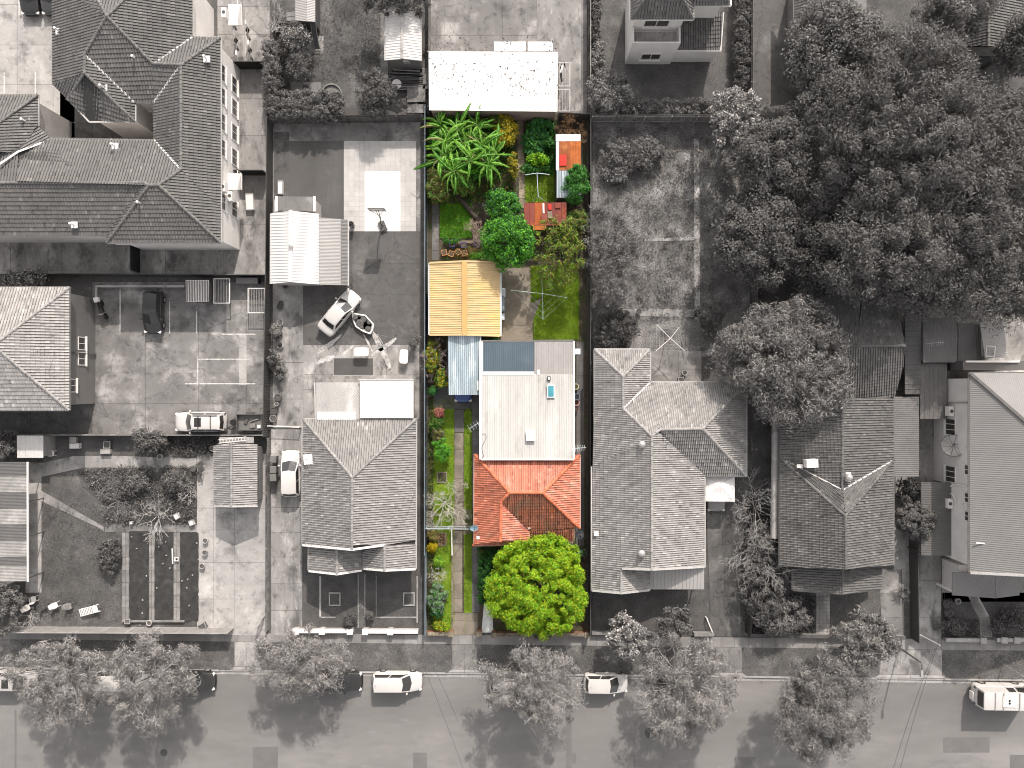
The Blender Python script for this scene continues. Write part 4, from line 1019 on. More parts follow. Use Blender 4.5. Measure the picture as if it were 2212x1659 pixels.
walls(hs_, [(1284, 755), (1404, 755), (1404, 826), (1612, 826), (1612, 1028), (1522, 1028), (1522, 1228), (1404, 1228), (1404, 1275), (1279, 1275)], ze, m_brick, 0.4)
metal_roof(hs_, [[(1404, 1228, 2.75), (1521, 1226, 2.75), (1521, 1273, 2.5), (1404, 1273, 2.5)]], m_greyshl, 'rib', 0.3, 0.9, name='verandah_roof')
for fx in (1412, 1460, 1515): 
    p = W(fx, 1270, 2.4); MB().box((p.x, p.y + 0.15, 1.2), (0.12, 0.12, 2.4)).build('verandah_post', m_white, hs_)
def whirly(house, fx, fy, z):
    p = W(fx, fy, z); MB().lathe(tuple(p), [(0.13, -0.1), (0.13, 0.28), (0.27, 0.32), (0.33, 0.46), (0.26, 0.62), (0.0, 0.68)], 14).build('whirly_vent', m_metal, house, True)
whirly(hs_, 1385, 959, RZ(1385, 959, (1279, 1008), (1279, 1276), ze, tp)); whirly(hs_, 1384, 1193, RZ(1384, 1193, (1279, 1008), (1279, 1276), ze, tp))
p = W(1288, 1153, 3.2); MB().box(tuple(p), (0.4, 0.4, 0.08)).build('roof_vent', m_white, hs_)

# ------------------------------------------------------------------ dark tiled house
ze = 3.0; tp = 0.46
hs_ = empty('dark_tiled_house', W(1810, 1030), 'dark mossy tiled house with V shaped roof valley', 'house')
LE = ((1685, 989), (1685, 1222)); RE_ = ((1930, 993), (1930, 1222))
a = rz(1826, 1114, *RE_, ze, tp); b = (1827, 1229, a[2])
r1 = rz(1819.5, 1058, *RE_, ze, 0.36); r0 = (1819.5, 862, r1[2])
f = [[(1685, 989, ze), (1685, 1224, ze), b, a], [a, b, (1929, 1220, ze), (1930, 993, ze)], [(1685, 989, ze), a, r1], [r1, a, (1930, 993, ze)],
     [(1685, 912, ze), (1685, 989, ze), r1, r0, (1740, 862, ze + 1.1)], [r0, r1, (1930, 993, ze), (1930, 855, ze)]]
tiled_roof(hs_, f, t_dark, m_deck, 0.22, 0.30, [((1685, 989, ze), a), ((1930, 993, ze), a), (a, b), (r0, r1)], r_dark)
strip(MB(), r1, (1930, 993, ze), 0.13, 0.05, 0.03).build('valley_flashing', m_valley, hs_); strip(MB(), r1, (1690, 991, ze + .05), 0.10, 0.05, 0.03).build('valley_flashing', m_linep, hs_)
ry = (1850, 747, ze + 1.7); ry2 = (1956, 747, ze + 1.7)
f = [[(1746, 602, ze), (1863, 603, ze), ry, (1746, 747, ze + 1.7)], [(1863, 637, ze + .35), (1930, 637, ze + .35), ry2, ry],
     [(1746, 747, ze + 1.7), ry2, (1952, 790, ze + 1.1), (1930, 855, ze), (1746, 862, ze + .6)]]
tiled_roof(hs_, f, t_dark, m_deck, 0.22, 0.30, [((1800, 747, ze + 1.7), ry2)], r_dark, name='rear_roof')
v0 = rz(1820, 1228, (1713, 1228), (1713, 1274), 2.6, 0.22); v1 = (1820, 1283, v0[2])
tiled_roof(hs_, [[(1713, 1226, 2.6), v0, v1, (1713, 1274, 2.6)], [v0, (1904, 1222, 2.6), (1904, 1271, 2.6), v1]], t_dark, m_deck, 0.22, 0.30, [(v0, v1)], r_dark, name='verandah_roof')
gutters(hs_, [((1684, 912, ze), (1684, 1224, ze)), ((1931, 855, ze), (1931, 1221, ze)), ((1712, 1228, 2.6), (1712, 1274, 2.6)), ((1905, 1222, 2.6), (1905, 1271, 2.6)), ((1713, 1275, 2.6), (1820, 1284, v0[2] - .05)), ((1820, 1284, v0[2] - .05), (1904, 1272, 2.6))], m_gutd)
walls(hs_, [(1685, 880), (1930, 870), (1930, 1222), (1685, 1222)], ze, m_brick, 0.4); walls(hs_, [(1750, 606), (1930, 640), (1930, 880), (1750, 880)], ze, m_brick, 0.3)
for fx in (1718, 1760, 1820, 1898):
    p = W(fx, 1270, 2.5); MB().box((p.x, p.y + 0.2, 1.2), (0.16, 0.16, 2.4)).build('verandah_post', m_brick, hs_)
p = W(1749, 1000, 4.2); MB().box(tuple(p + Vector((0, 0, .25))), (1.0, 0.7, 0.7), 0.05).build('roof_cooler', m_white, hs_); MB().box(tuple(W(1728, 1007, 4.0)), (0.5, 0.3, 0.1)).build('cooler_tray', m_white, hs_)
p = W(1829, 1030, r1[2] - .1); MB().box(tuple(p), (0.7, 0.8, 0.06)).build('vent_base', m_white, hs_); whirly(hs_, 1829, 1030, r1[2] - .05)
p = W(1797, 911, 4.3); MB().box(tuple(p), (0.35, 0.35, 0.3)).build('roof_vent', m_white, hs_)
# long pale pipe on posts beside it (raised duct)
o = empty('garden_pipe', W(1674, 1030), 'long pale round pipe raised on posts beside the dark tiled house', 'pipe')
mb = MB(); q0, q1 = W(1676, 916, 2.2), W(1673, 1162, 2.2)
mb.tube([q0, (q0 + q1) / 2, q1], 0.36, 14); mb.build('pipe', m_concl, o, True, 40)
for t_ in (0.05, 0.35, 0.65, 0.95):
    p = q0.lerp(q1, t_); MB().box((p.x, p.y, 0.95), (0.12, 0.12, 1.9)).build('post', m_metald, o)
# metal lean-tos right of the dark house
for i, (fc, mm, kd, pt, la) in enumerate((
        ([(1955, 648, 2.9), (1990, 648, 2.6), (1990, 852, 2.6), (1955, 852, 2.9)], m_darksh, 'rib', 0.35, 'dark ribbed metal awning beside the shaded rear roof'),
        ([(1931, 857, 2.7), (1985, 857, 2.5), (1985, 1030, 2.5), (1931, 1030, 2.7)], m_zincd, 'corr', 0.17, 'dark corrugated lean to along the right side of the dark tiled house'),
        ([(1994, 686, 2.6), (2068, 686, 2.6), (2068, 783, 2.9), (1994, 783, 2.9)], m_zincd, 'corr', 0.18, 'corrugated shed roof right of the dark ribbed awning'),
        ([(1987, 785, 2.4), (2046, 785, 2.4), (2046, 905, 2.4), (1987, 905, 2.4)], m_patch, 'flat', 0.4, 'flat dark grey carport roof near the rendered house'),
        ([(2070, 698, 2.6), (2118, 698, 2.6), (2118, 780, 2.6), (2070, 780, 2.6)], m_zincd, 'corr', 0.18, 'flat corrugated roof section beside the skylight roof'),
        ([(1990, 1042, 2.4), (2058, 1042, 2.7), (2056, 1200, 2.7), (1990, 1200, 2.4)], m_darksh, 'corr', 0.2, 'dark metal awning roof on the left side of the rendered house'))):
    ctr = W(sum(q[0] for q in fc) / 4, sum(q[1] for q in fc) / 4)
    t = empty('metal_lean_to', ctr, la, 'lean-to')
    metal_roof(t, [fc], mm, kd, pt, 0.85)
    Q = [W(*q) for q in fc]; cc = sum(Q, Vector()) / 4
    for q in Q:
        q2 = q.lerp(cc, 0.06); MB().box((q2.x, q2.y, (q2.z - .1) / 2), (0.1, 0.1, q2.z - .1)).build('post', m_metald, t)
    if i in (2, 3, 4):
        P2 = [(q.x, q.y) for q in [q.lerp(cc, 0.08) for q in Q]]; MB().prism(P2, 0, 2.3).build('wall', m_brickl, t)
yagi('roof_aerial', 'white aerial standing above the corrugated shed roof', 1996, 743, 2.8, 1.8, 0.05, m_metal, 8, 1.6)
sk = empty('lean_to', W(2140, 740), 'small pitched metal roof with a glazed skylight by the rendered house', 'lean-to')
metal_roof(sk, [[(2117, 699, 3.4), (2168, 699, 3.0), (2176, 772, 3.0), (2128, 774, 3.4)]], m_greyshl, 'corr', 0.16, 0.8)
MB().prism([W(x, y, 2.6)[:2] for x, y in R(2120, 703, 2172, 770)], 0, 2.8).build('wall', m_render, sk)
p = W(2139, 759, 3.35); MB().box(tuple(p), (0.85, 1.0, 0.12), -0.1).build('skylight', m_frame, sk); MB().box(tuple(p + Vector((0, 0, .065))), (0.65, 0.8, 0.02), -0.1).build('pane', m_concl, sk.children[-1])

# ------------------------------------------------------------------ rendered two storey house at the right edge
ze = 6.0
hs_ = empty('rendered_house', W(2140, 1030), 'big cream rendered two storey house with grey metal roof at the right edge', 'house')
ap = (2300, 985, ze + 3.2)
metal_roof(hs_, [[(2095, 806, ze), ap, (2300, 1246, ap[2]), (2095, 1236, ze)]], m_greysh, 'corr', 0.17, 0.9)
metal_roof(hs_, [[(2095, 806, ze), (2480, 806, ze), (2480, 985, ap[2]), ap]], m_greysh, 'corr', 0.17, 0.9, name='north_roof')
metal_roof(hs_, [[(2300, 985, ap[2]), (2480, 985, ze), (2480, 1240, ze), (2300, 1246, ap[2])]], m_greysh, 'corr', 0.17, 0.9, name='east_roof')
MB().poly([W(2096, 1228, ze - .1), W(2478, 1228, ze - .1), W(2299, 1234, ap[2] - .1)]).build('gable_end', m_render, hs_)
strip(MB(), (2095, 806, ze), ap, 0.25, 0.08, 0.03).build('hip_capping', m_metald, hs_); strip(MB(), (2095, 1237, ze), (2300, 1247, ap[2]), 0.2, 0.1, 0.0).build('bargeboard', m_gut, hs_)
for q in (((2106, 1172, 6.3), (2230, 1180, 6.8)), ((2120, 1194, 6.2), (2230, 1201, 6.5))): strip(MB(), q[0], q[1], 0.09, 0.06, 0.1).build('roof_pipe', m_white, hs_)
gutters(hs_, [((2094, 806, ze), (2094, 1236, ze)), ((2094, 805, ze), (2480, 805, ze))], m_gutd)
walls(hs_, [(2095, 806), (2480, 806), (2480, 1238), (2095, 1238)], ze, m_render, 0.45)
MB().prism([W(x, y)[:2] for x, y in R(2034, 1206, 2066, 1262)], 0, 2.6).build('porch_wall', m_render, hs_)
MB().prism([W(x, y, 3.1)[:2] for x, y in R(2068, 780, 2200, 800)], 0, 3.9).build('parapet', m_darksh, hs_)
MB().prism([W(x, y, 3.9)[:2] for x, y in R(2085, 779, 2200, 783)], 3.6, 4.05).build('parapet_cap', m_white, hs_)
xw = W(2095, 0, ze).x + 0.45
for fy, zc_ in ((1015, 5.0), (1075, 5.0), (1115, 5.0)):
    window(hs_, (xw, W(0, fy, zc_).y, zc_), (-1, 0), 0.9, 0.8, m_frame, m_glass)
for fy in (922, 1024):
    window(hs_, (xw, W(0, fy, 2.6).y, 2.6), (-1, 0), 1.5, 1.5, m_frame, m_glass, mull=2)
for fy, z in ((888, 2.9), (1087, 2.7)): ac_unit(hs_, (xw, W(0, fy, z).y, z), (-1, 0))
def on_wall(fy, z, o_=0.08): return (xw - o_, W(0, fy, z).y, z)
mb = MB(); mb.tube([on_wall(1052, 1.9), on_wall(1050, 2.8), on_wall(1046, 3.2), on_wall(1051, 5.6)], 0.06, 6); mb.build('downpipe', m_white, hs_)
mb = MB(); mb.tube([on_wall(1066, 2.4), on_wall(1067, 3.0), on_wall(1083, 3.6)], 0.06, 6); mb.build('downpipe', m_white, hs_)
mb = MB(); mb.tube([on_wall(870, 0.1), on_wall(870, 5.7)], 0.05, 6); mb.build('downpipe', m_metal, hs_)
# big mesh satellite dish
def dish_mesh(name, label, fx, fy, z, r, tiltdir, tilt, mat, rib_mat, ribs=10, group=None, pole=0.9):
    c = W(fx, fy, z); t = empty(name, c, label, 'satellite dish', group)
    q = Vector((0, 0, 1)).rotation_difference(Vector((math.cos(tiltdir) * math.sin(tilt), math.sin(tiltdir) * math.sin(tilt), math.cos(tilt))))
    top = Vector((0, 0, pole)); v = []; f = []; nr = 5; ns = 24
    for i in range(nr + 1):
        rr_ = r * i / nr
        for k in range(ns): a = 2 * PI * k / ns; v.append(q @ Vector((rr_ * math.cos(a), rr_ * math.sin(a), 0.22 * r * (i / nr) ** 2)) + top)
    for i in range(nr):
        for k in range(ns): f.append((i * ns + k, i * ns + (k + 1) % ns, (i + 1) * ns + (k + 1) % ns, (i + 1) * ns + k))
    mb = MB().mesh(v, f); mb.build('reflector', mat, t, True, local=True)
    pm = MB(); pm.tube([(0, 0, 0), top], 0.045, 8); pm.build('mast', rib_mat, t, local=True)
    if ribs:
        rim = MB(); rim.tube([q @ Vector((r * math.cos(2 * PI * k / 24), r * math.sin(2 * PI * k / 24), 0.22 * r)) + top for k in range(25)], 0.025, 5, False); rim.build('rim', rib_mat, t, local=True)
        for k in range(ribs):
            a = 2 * PI * k / ribs; m2 = MB(); m2.tube([q @ Vector((r * s_ * math.cos(a), r * s_ * math.sin(a), 0.22 * r * s_ * s_ + 0.02)) + top for s_ in (0.05, .35, .7, 1)], 0.014, 4); m2.build('rib', rib_mat, t, local=True)
    fe = MB(); tip = q @ Vector((0, 0, r * 0.75)) + top; fe.tube([q @ Vector((r * .8, 0, .14 * r)) + top, tip], 0.014, 4); fe.box(tuple(tip), (0.14, 0.14, 0.16)); fe.build('feed_arm', rib_mat, t, local=True)
    return t
dish_mesh('satellite_dish', 'large grey mesh satellite dish on the cream wall of the rendered house', 2046, 962, 2.6, 0.98, 2.5, 0.55, m_metal, m_metald)
metal_roof(hs_, [[(2057, 1236, 3.1), (2150, 1240, 3.4), (2150, 1292, 3.0), (2057, 1286, 2.8)]], m_greysh, 'corr', 0.18, 0.9, name='porch_roof')
metal_roof(hs_, [[(2150.5, 1240, 3.4), (2200, 1236, 3.1), (2203, 1286, 2.8), (2150.5, 1292, 3.0)]], m_greysh, 'corr', 0.18, 0.9, name='porch_roof')
for fx in (2062, 2150, 2198):
    p = W(fx, 1282, 2.7); MB().box((p.x, p.y + .15, 1.35), (0.2, 0.2, 2.7)).build('porch_post', m_white, hs_)

# ------------------------------------------------------------------ rendered house at the top
ze = 6.4
hs_ = empty('rendered_house', W(1450, 60), 'cream two storey house with balcony and tiled hip roof at the top', 'house')
ap = (1420, -40, ze + 2.3); ap2 = (1458, -40, ze + 2.3)
tiled_roof(hs_, [[(1363, 41, ze), ap, ap2, (1497, 41, ze)], [(1363, -80, ze), (1363, 41, ze), ap], [(1497, 41, ze), ap2, (1497, -80, ze)],
                 [(1497, 12, ze), (1578, 12, ze), (1562, -60, ze + 1.6), (1480, -60, ze + 1.6)]], t_top, m_deck, 0.26, 0.36, [((1363, 41, ze), ap), ((1497, 41, ze), ap2)], r_flat)
gutters(hs_, [((1362, -80, ze), (1362, 42, ze)), ((1362, 42, ze), (1498, 42, ze)), ((1498, 42, ze), (1498, 12, ze)), ((1498, 12, ze), (1579, 12, ze)), ((1579, 12, ze), (1579, -60, ze))], m_frame)
Q = walls(hs_, [(1363, -80), (1363, 41), (1497, 41), (1497, 12), (1578, 12), (1578, -80)], ze, m_render, 0.5)
x0 = W(1363, 0, ze).x + 0.5; x1 = W(1497, 0, ze).x - 0.5; yw = W(0, 41, ze).y + 0.5
MB().box(((x0 * 1.0 + x0 + 4.2) / 2, yw - 0.75, 3.2), (4.2, 1.5, 0.18)).build('balcony', m_render, hs_)
bal = hs_.children[-1]
for cx, cy, sx, sy in ((x0 + 2.1, yw - 1.44, 4.2, 0.14), (x0 + 0.07, yw - 0.72, 0.14, 1.3), (x0 + 4.13, yw - 0.72, 0.14, 1.3)): MB().box((cx, cy, 3.75), (sx, sy, 0.95)).build('parapet', m_render, bal)
for i in range(9):
    for j in range(3): MB().box((x0 + 0.38 + i * 0.43, yw - 0.28 - j * 0.43, 3.30), (0.41, 0.41, 0.02)).build('floor_tile', m_concl, bal)
MB().box((x0 + 2.1, yw - 0.75, 1.55), (4.2, 1.46, 3.1)).build('lower_storey', m_render, hs_)
window(hs_, (x0 + 2.0, yw, 4.9), (0, -1), 2.2, 1.5, m_frame, m_glass, mull=1); window(hs_, (x0 + 2.1, yw - 1.48, 1.6), (0, -1), 1.8, 1.2, m_frame, m_glass)
gx0, gx1 = W(1452, 0, 2.9).x, W(1562, 0, 2.9).x
tiled_roof(hs_, [[(1452, 52, 3.3), (1562, 26, 3.4), (1556, 108, 2.7), (1450, 108, 2.7)]], t_dark, m_deck, 0.22, 0.34, (), name='lower_roof', caps=False)
MB().prism([W(x, y, 2.7)[:2] for x, y in [(1453, 40), (1556, 30), (1552, 105), (1452, 105)]], 0, 2.55).build('lower_storey', m_render, hs_)
gutters(hs_, [((1449, 109, 2.7), (1557, 109, 2.7)), ((1563, 26, 3.4), (1557, 109, 2.7))], m_frame)
mb = MB(); mb.tube([W(1438, 100, 2.6), W(1430, 126, 0.1)], 0.05, 6); mb.build('downpipe', m_white, hs_)

# ------------------------------------------------------------------ tiled roofs half hidden by the big tree
for la, P, rids in (('tiled roof behind the broad grey tree at the top', [[(1716, 100, 3.0), (1716, -60, 3.0), (1805, -60, 5.0), (1805, 0, 5.0)], [(1716, 100, 3.0), (1805, 0, 5.0), (1890, 100, 3.0)]], [((1716, 100, 3.0), (1805, 0, 5.0))]),
                    ('tiled roof corner at the top right beyond the giant tree', [[(2060, 100, 3.0), (2060, -60, 3.0), (2135, -60, 4.6), (2135, 100, 4.6)], [(2135, 100, 4.6), (2135, -60, 4.6), (2240, -60, 3.0), (2240, 100, 3.0)]], [((2135, -60, 4.6), (2135, 100, 4.6))])):
    t = empty('tiled_house', W(P[0][0][0] + 60, 20), la, 'house')
    tiled_roof(t, P, t_flats, m_deck, 0.25, 0.36, rids, r_flat)
    x0 = P[0][0][0]; walls(t, [(x0, -60), (x0 + 170, -60), (x0 + 170, 100), (x0, 100)], 3.0, m_brick, 0.5)
    gutters(t, [((x0, -60, 3.0), (x0, 100, 3.0)), ((x0, 100, 3.0), (x0 + 170, 100, 3.0))], m_gut)
# ------------------------------------------------------------------ the red tiled house of the middle lot
m_beige = M('beige_roof_sheet', (0.49, 0.465, 0.43), 0.08, 0.5, fine=0.05, rough=0.55, island=0.04, stains=(((0.33, 0.29, 0.25), 0.9, 0.54, 0.75, 0.7), ((0.58, 0.55, 0.51), 0.25, 0.48, 0.7, 0.9)), stretch=(1, 0.25, 1))
m_beige2 = M('weathered_roof_sheet', (0.34, 0.31, 0.29), 0.12, 0.6, fine=0.06, rough=0.55, island=0.05, stains=(((0.30, 0.27, 0.25), 0.9, 0.5, 0.78, 0.7),), stretch=(1, 0.3, 1))
m_bluegrey = M('blue_grey_roof_sheet', (0.085, 0.112, 0.135), 0.10, 0.5, fine=0.05, rough=0.5, island=0.05, stains=(((0.13, 0.135, 0.13), 0.6, 0.55, 0.78, 0.6),))
m_silver = M('silver_corrugated', (0.40, 0.46, 0.49), 0.2, 0.7, stretch=(3, 0.5, 1), fine=0.1, rough=0.42, metal=0.15, island=0.08, stains=(((0.86, 0.90, 0.92), 0.35, 0.5, 0.7, 0.9), ((0.27, 0.31, 0.31), 1.2, 0.56, 0.75, 0.7)))
m_yellow = M('yellow_roof_sheet', (0.63, 0.445, 0.23), 0.07, 0.5, fine=0.06, rough=0.55, island=0.04, stains=(((0.72, 0.50, 0.17), 0.3, 0.5, 0.75, 0.8), ((0.62, 0.44, 0.29), 0.5, 0.55, 0.75, 0.7)))
m_yellowcap = M('yellow_ridge_cap', (0.54, 0.33, 0.125), 0.06, 0.6, fine=0.05, rough=0.55)
m_rust = M('rusty_sheet', (0.42, 0.12, 0.03), 0.25, 0.9, fine=0.2, rough=0.8, island=0.15, stains=(((0.60, 0.22, 0.05), 0.8, 0.5, 0.72, 0.8), ((0.17, 0.055, 0.03), 0.9, 0.58, 0.75, 0.6)))
m_rustred = M('red_rust_sheet', (0.22, 0.055, 0.038), 0.2, 0.8, fine=0.15, rough=0.75, island=0.15, stains=(((0.46, 0.11, 0.03), 0.6, 0.55, 0.75, 0.8), ((0.12, 0.04, 0.035), 0.9, 0.55, 0.75, 0.7)))
m_redp = M('faded_red_panel', (0.62, 0.045, 0.03), 0.12, 1.5, fine=0.1)
m_cwall = M('cream_brick_wall', (0.42, 0.36, 0.27), 0.12, 1, fine=0.15, fscale=30)
m_rbrick = M('red_brown_brick', (0.22, 0.10, 0.06), 0.2, 1, island=0.15, fine=0.2, fscale=30)
m_cfence = M('blue_black_fence', (0.06, 0.072, 0.085), 0.12, 1, rough=0.5)
m_cfence2 = M('grey_blue_fence', (0.19, 0.22, 0.24), 0.15, 1, rough=0.5)
m_cgut = M('house_gutter', (0.50, 0.33, 0.27), 0.1, 1)
m_cdark = M('dark_void', (0.03, 0.032, 0.035), 0.2, 1)
m_skyb = M('blue_skylight_glass', (0.07, 0.26, 0.30), 0.2, 1.5, rough=0.12, fine=0.03)
m_terra = M('terracotta', (0.55, 0.27, 0.12), 0.15, 2, island=0.15)
m_bluep = M('blue_planter', (0.06, 0.07, 0.22), 0.15, 2, island=0.1)
m_soilp = M('potting_soil', (0.10, 0.07, 0.045), 0.2, 4)
m_pale = M('pale_metal', (0.62, 0.66, 0.68), 0.08, 1, rough=0.4)

ze = 2.9; tp = 0.46
hs_ = empty('red_tiled_house', W(1140, 980), 'house with orange red tiled front roof and long cream metal rear roof', 'house')
rzv = RZ(1172.6, 1064.5, (1252, 983), (1252, 1141), ze, tp)
A = (1101, 1064.5, rzv); B = (1172.6, 1064.5, rzv); G = rz(1082, 1085, (1024, 983), (1024, 1176), ze, tp); G2 = (1081, 1169, G[2])
NW_, NE_, SE_ = (1025.5, 982, ze), (1252, 983, ze), (1252, 1141, ze)
tiled_roof(hs_, [[NW_, NE_, B, A], [NE_, SE_, B], [G, (1143, 1147, ze), (1142, 1168, ze), G2]], t_red, m_deck, 0.20, 0.33, [(NW_, A), (NE_, B), (A, B), (B, SE_), (A, G), (G, G2)], r_redcap, budget=110)
tiled_roof(hs_, [[NW_, A, G, (1025, 1085, ze)], [(1025, 1085, ze), G, G2, (1024, 1175, ze)]], t_redwest, m_deck, 0.20, 0.33, (), r_redcap, budget=95, name='west_roof', caps=False)
tiled_roof(hs_, [[G, A, B, (1248, 1139, ze), (1143, 1147, ze - .03)], [(1143, 1147, ze - .03), (1240, 1142, ze), (1239, 1169, 2.38), (1143, 1169, 2.38)]], t_redshade, m_deck, 0.20, 0.33, (), r_redcap, budget=95, name='south_roof', caps=False)
tiled_roof(hs_, [[(1023, 1178, 2.75), (1142, 1176, 2.75), (1136, 1168, 3.05), (1030, 1168, 3.05)]], t_red, m_deck, 0.20, 0.33, [((1023, 1178, 2.75), (1030, 1168, 3.05)), ((1142, 1176, 2.75), (1136, 1168, 3.05))], r_redcap, budget=0, name='gable_skirt')
MB().poly([W(1024, 1169, 2.95), W(1142, 1168, 2.95), W(1081, 1168.5, G[2] - .06)]).build('gable_end', m_cwall, hs_)
strip(MB(), G, (1143, 1147, ze), 0.10, 0.04, 0.02).build('valley_flashing', m_cdark, hs_)
p = W(1143, 1140, ze); MB().box(tuple(p + Vector((0, 0, .1))), (0.25, 0.18, 0.2), 0.5).build('mortar_patch', m_cgut, hs_)
gutters(hs_, [((1024.5, 981, ze), (1023.5, 1176, ze)), ((1253, 983, ze), (1253, 1142, ze)), ((1239.8, 1142, ze), (1239.8, 1169.5, 2.4)), ((1239, 1170, 2.4), (1143, 1170, 2.4)), ((1023, 1179, 2.75), (1143, 1177, 2.75)), ((1143, 1148, ze), (1143, 1176, 2.8))], m_cgut)
walls(hs_, [(1024, 982), (1252, 982), (1252, 1141), (1240, 1141), (1240, 1150), (1143, 1150), (1143, 1176), (1024, 1176)], ze, m_cwall, 0.4)
MB().prism([W(x, y)[:2] for x, y in R(1145, 1150, 1236, 1176)], 0, 0.35).build('porch_floor', m_cconc, hs_)
for fx in (1150, 1190, 1232):
    p = W(fx, 1172); MB().box((p.x, p.y, 1.2), (0.3, 0.3, 2.3)).build('porch_post', m_cwall, hs_)
p = W(1033, 1161, 3.1); MB().box(tuple(p), (0.28, 0.28, 0.16)).build('roof_vent', m_white, hs_)
# rear metal roof
metal_roof(hs_, [[(1039, 808, 3.0), (1238.5, 808, 3.0), (1239, 992, 3.62), (1038.5, 992, 3.62)]], m_beige, 'flat', 0.2, 0.8, name='rear_roof', valley=m_beige2)
metal_roof(hs_, [[(1154.5, 738, 2.74), (1238.5, 738, 2.74), (1238.5, 808.5, 2.97), (1154.5, 808.5, 2.97)]], m_beige2, 'flat', 0.2, 0.8, name='rear_roof')
metal_roof(hs_, [[(1043, 739, 2.62), (1154, 739, 2.62), (1154, 803.5, 2.9), (1043, 803.5, 2.9)]], m_bluegrey, 'rib', 0.18, 0.8, name='porch_roof')
strip(MB(), (1039, 806, 2.98), (1154, 806, 2.98), 0.28, 0.07).build('flashing', m_white, hs_)
strip(MB(), (1037.8, 738, 2.7), (1037.8, 992, 3.66), 0.18, 0.06).build('barge_flashing', m_white, hs_)
strip(MB(), (1041, 738, 2.66), (1041, 806, 2.95), 0.2, 0.06).build('barge_flashing', m_white, hs_)
strip(MB(), (1239.5, 737, 2.78), (1240, 992, 3.66), 0.14, 0.06).build('barge_flashing', m_white, hs_)
strip(MB(), (1039, 992.5, 3.66), (1239, 992.5, 3.66), 0.12, 0.06).build('ridge_flashing', m_white, hs_)
strip(MB(), (1038, 736.5, 2.55), (1240, 735.5, 2.6), 0.14, 0.1).build('gutter', m_gutd, hs_)
walls(hs_, [(1040, 742), (1238, 742), (1238, 1000), (1040, 1000)], 2.7, m_cwall, 0.15, name='rear_wall')
# skylights
p = W(1190, 845, 3.25); o = MB().box(tuple(p), (0.66, 1.15, 0.22)).build('skylight', m_pale, hs_); MB().box(tuple(p + Vector((0, 0, .12))), (0.48, 0.92, 0.05)).build('pane', m_skyb, o)
p = W(1146, 940, 3.6); o = MB().box(tuple(p), (0.72, 0.86, 0.36)).build('skylight', m_white, hs_); MB().box(tuple(p + Vector((0, 0, .2))), (0.80, 0.94, 0.06)).build('dome', m_white, o)
p = W(1185.5, 817.5, 3.1); o = MB().box(tuple(p), (0.30, 0.36, 0.26)).build('roof_vent', m_cdark, hs_); MB().box(tuple(p + Vector((0, 0, .14))), (0.18, 0.2, 0.03)).build('vent_cap', m_white, o)
p = W(1163, 804, 3.02); MB().box(tuple(p), (0.28, 0.42, 0.05)).build('repair_patch', m_white, hs_)
p = W(1246, 760, 1.4); o = MB().box((p.x, p.y, 1.9), (0.5, 0.5, 0.7)).build('air_conditioner', m_pale, hs_); MB().box((p.x, p.y, 1.5), (0.44, 0.44, 0.12)).build('bracket', m_metald, o)
mb = MB(); mb.tube([W(x, y, 3.45 + (y - 937) * .004) for x, y in ((1039, 937), (1048, 938), (1051, 944), (1046, 955), (1040.5, 966), (1042, 976), (1045, 985), (1041, 990))], 0.018, 5); mb.build('cable', m_metald, hs_)
yagi('roof_aerial', 'white aerial leaning out over the drive from the cream metal roof', 1033, 913, 2.9, 1.9, 0.55, m_pale, 6, 1.7)
yagi('roof_aerial', 'white aerial on a frame at the right end of the cream roof', 1247, 965, 2.9, 1.5, 0.1, m_pale, 8, 1.3)
dish_mesh('satellite_dish', 'pale blue satellite dish on the left eave of the red roof', 1025, 1136, 2.6, 0.36, -1.2, 0.55, M('pale_blue_dish', (0.33, 0.50, 0.58), 0.05, 1), m_metald, 0, pole=0.75)
dish_mesh('satellite_dish', 'black satellite dish at the right corner of the red roof', 1250, 1151, 2.3, 0.42, 0.3, 0.5, m_cdark, m_metald, 0, pole=0.7)

# carport
cp = empty('carport', W(1004, 790), 'open carport with silver corrugated roof over a blue car', 'carport')
metal_roof(cp, [[(967.5, 725, 2.62), (1037.5, 725, 2.62), (1037.5, 853, 2.42), (969.5, 853, 2.42)]], m_silver, 'corr', 0.2, 0.8, valley=M('dirty_valley', (0.20, 0.235, 0.24), 0.3, 1.5, stretch=(1, 0.4, 1), stains=(((0.6, 0.65, 0.68), 0.5, 0.55, 0.7, 0.8),)))
strip(MB(), (1038, 726, 2.62), (1038, 853, 2.44), 0.12, 0.09).build('flashing', m_pale, cp)
for fx, fy in ((971, 730), (971, 790), (972, 848), (1034, 730), (1034, 848)):
    p = W(fx, fy, 2.3); MB().box((p.x, p.y, 1.15), (0.09, 0.09, 2.3)).build('post', m_pale, cp)
p = W(1033.5, 833, 2.53); o = MB().box(tuple(p), (0.26, 0.85, 0.05), 0.02).build('roof_board', m_white, cp)

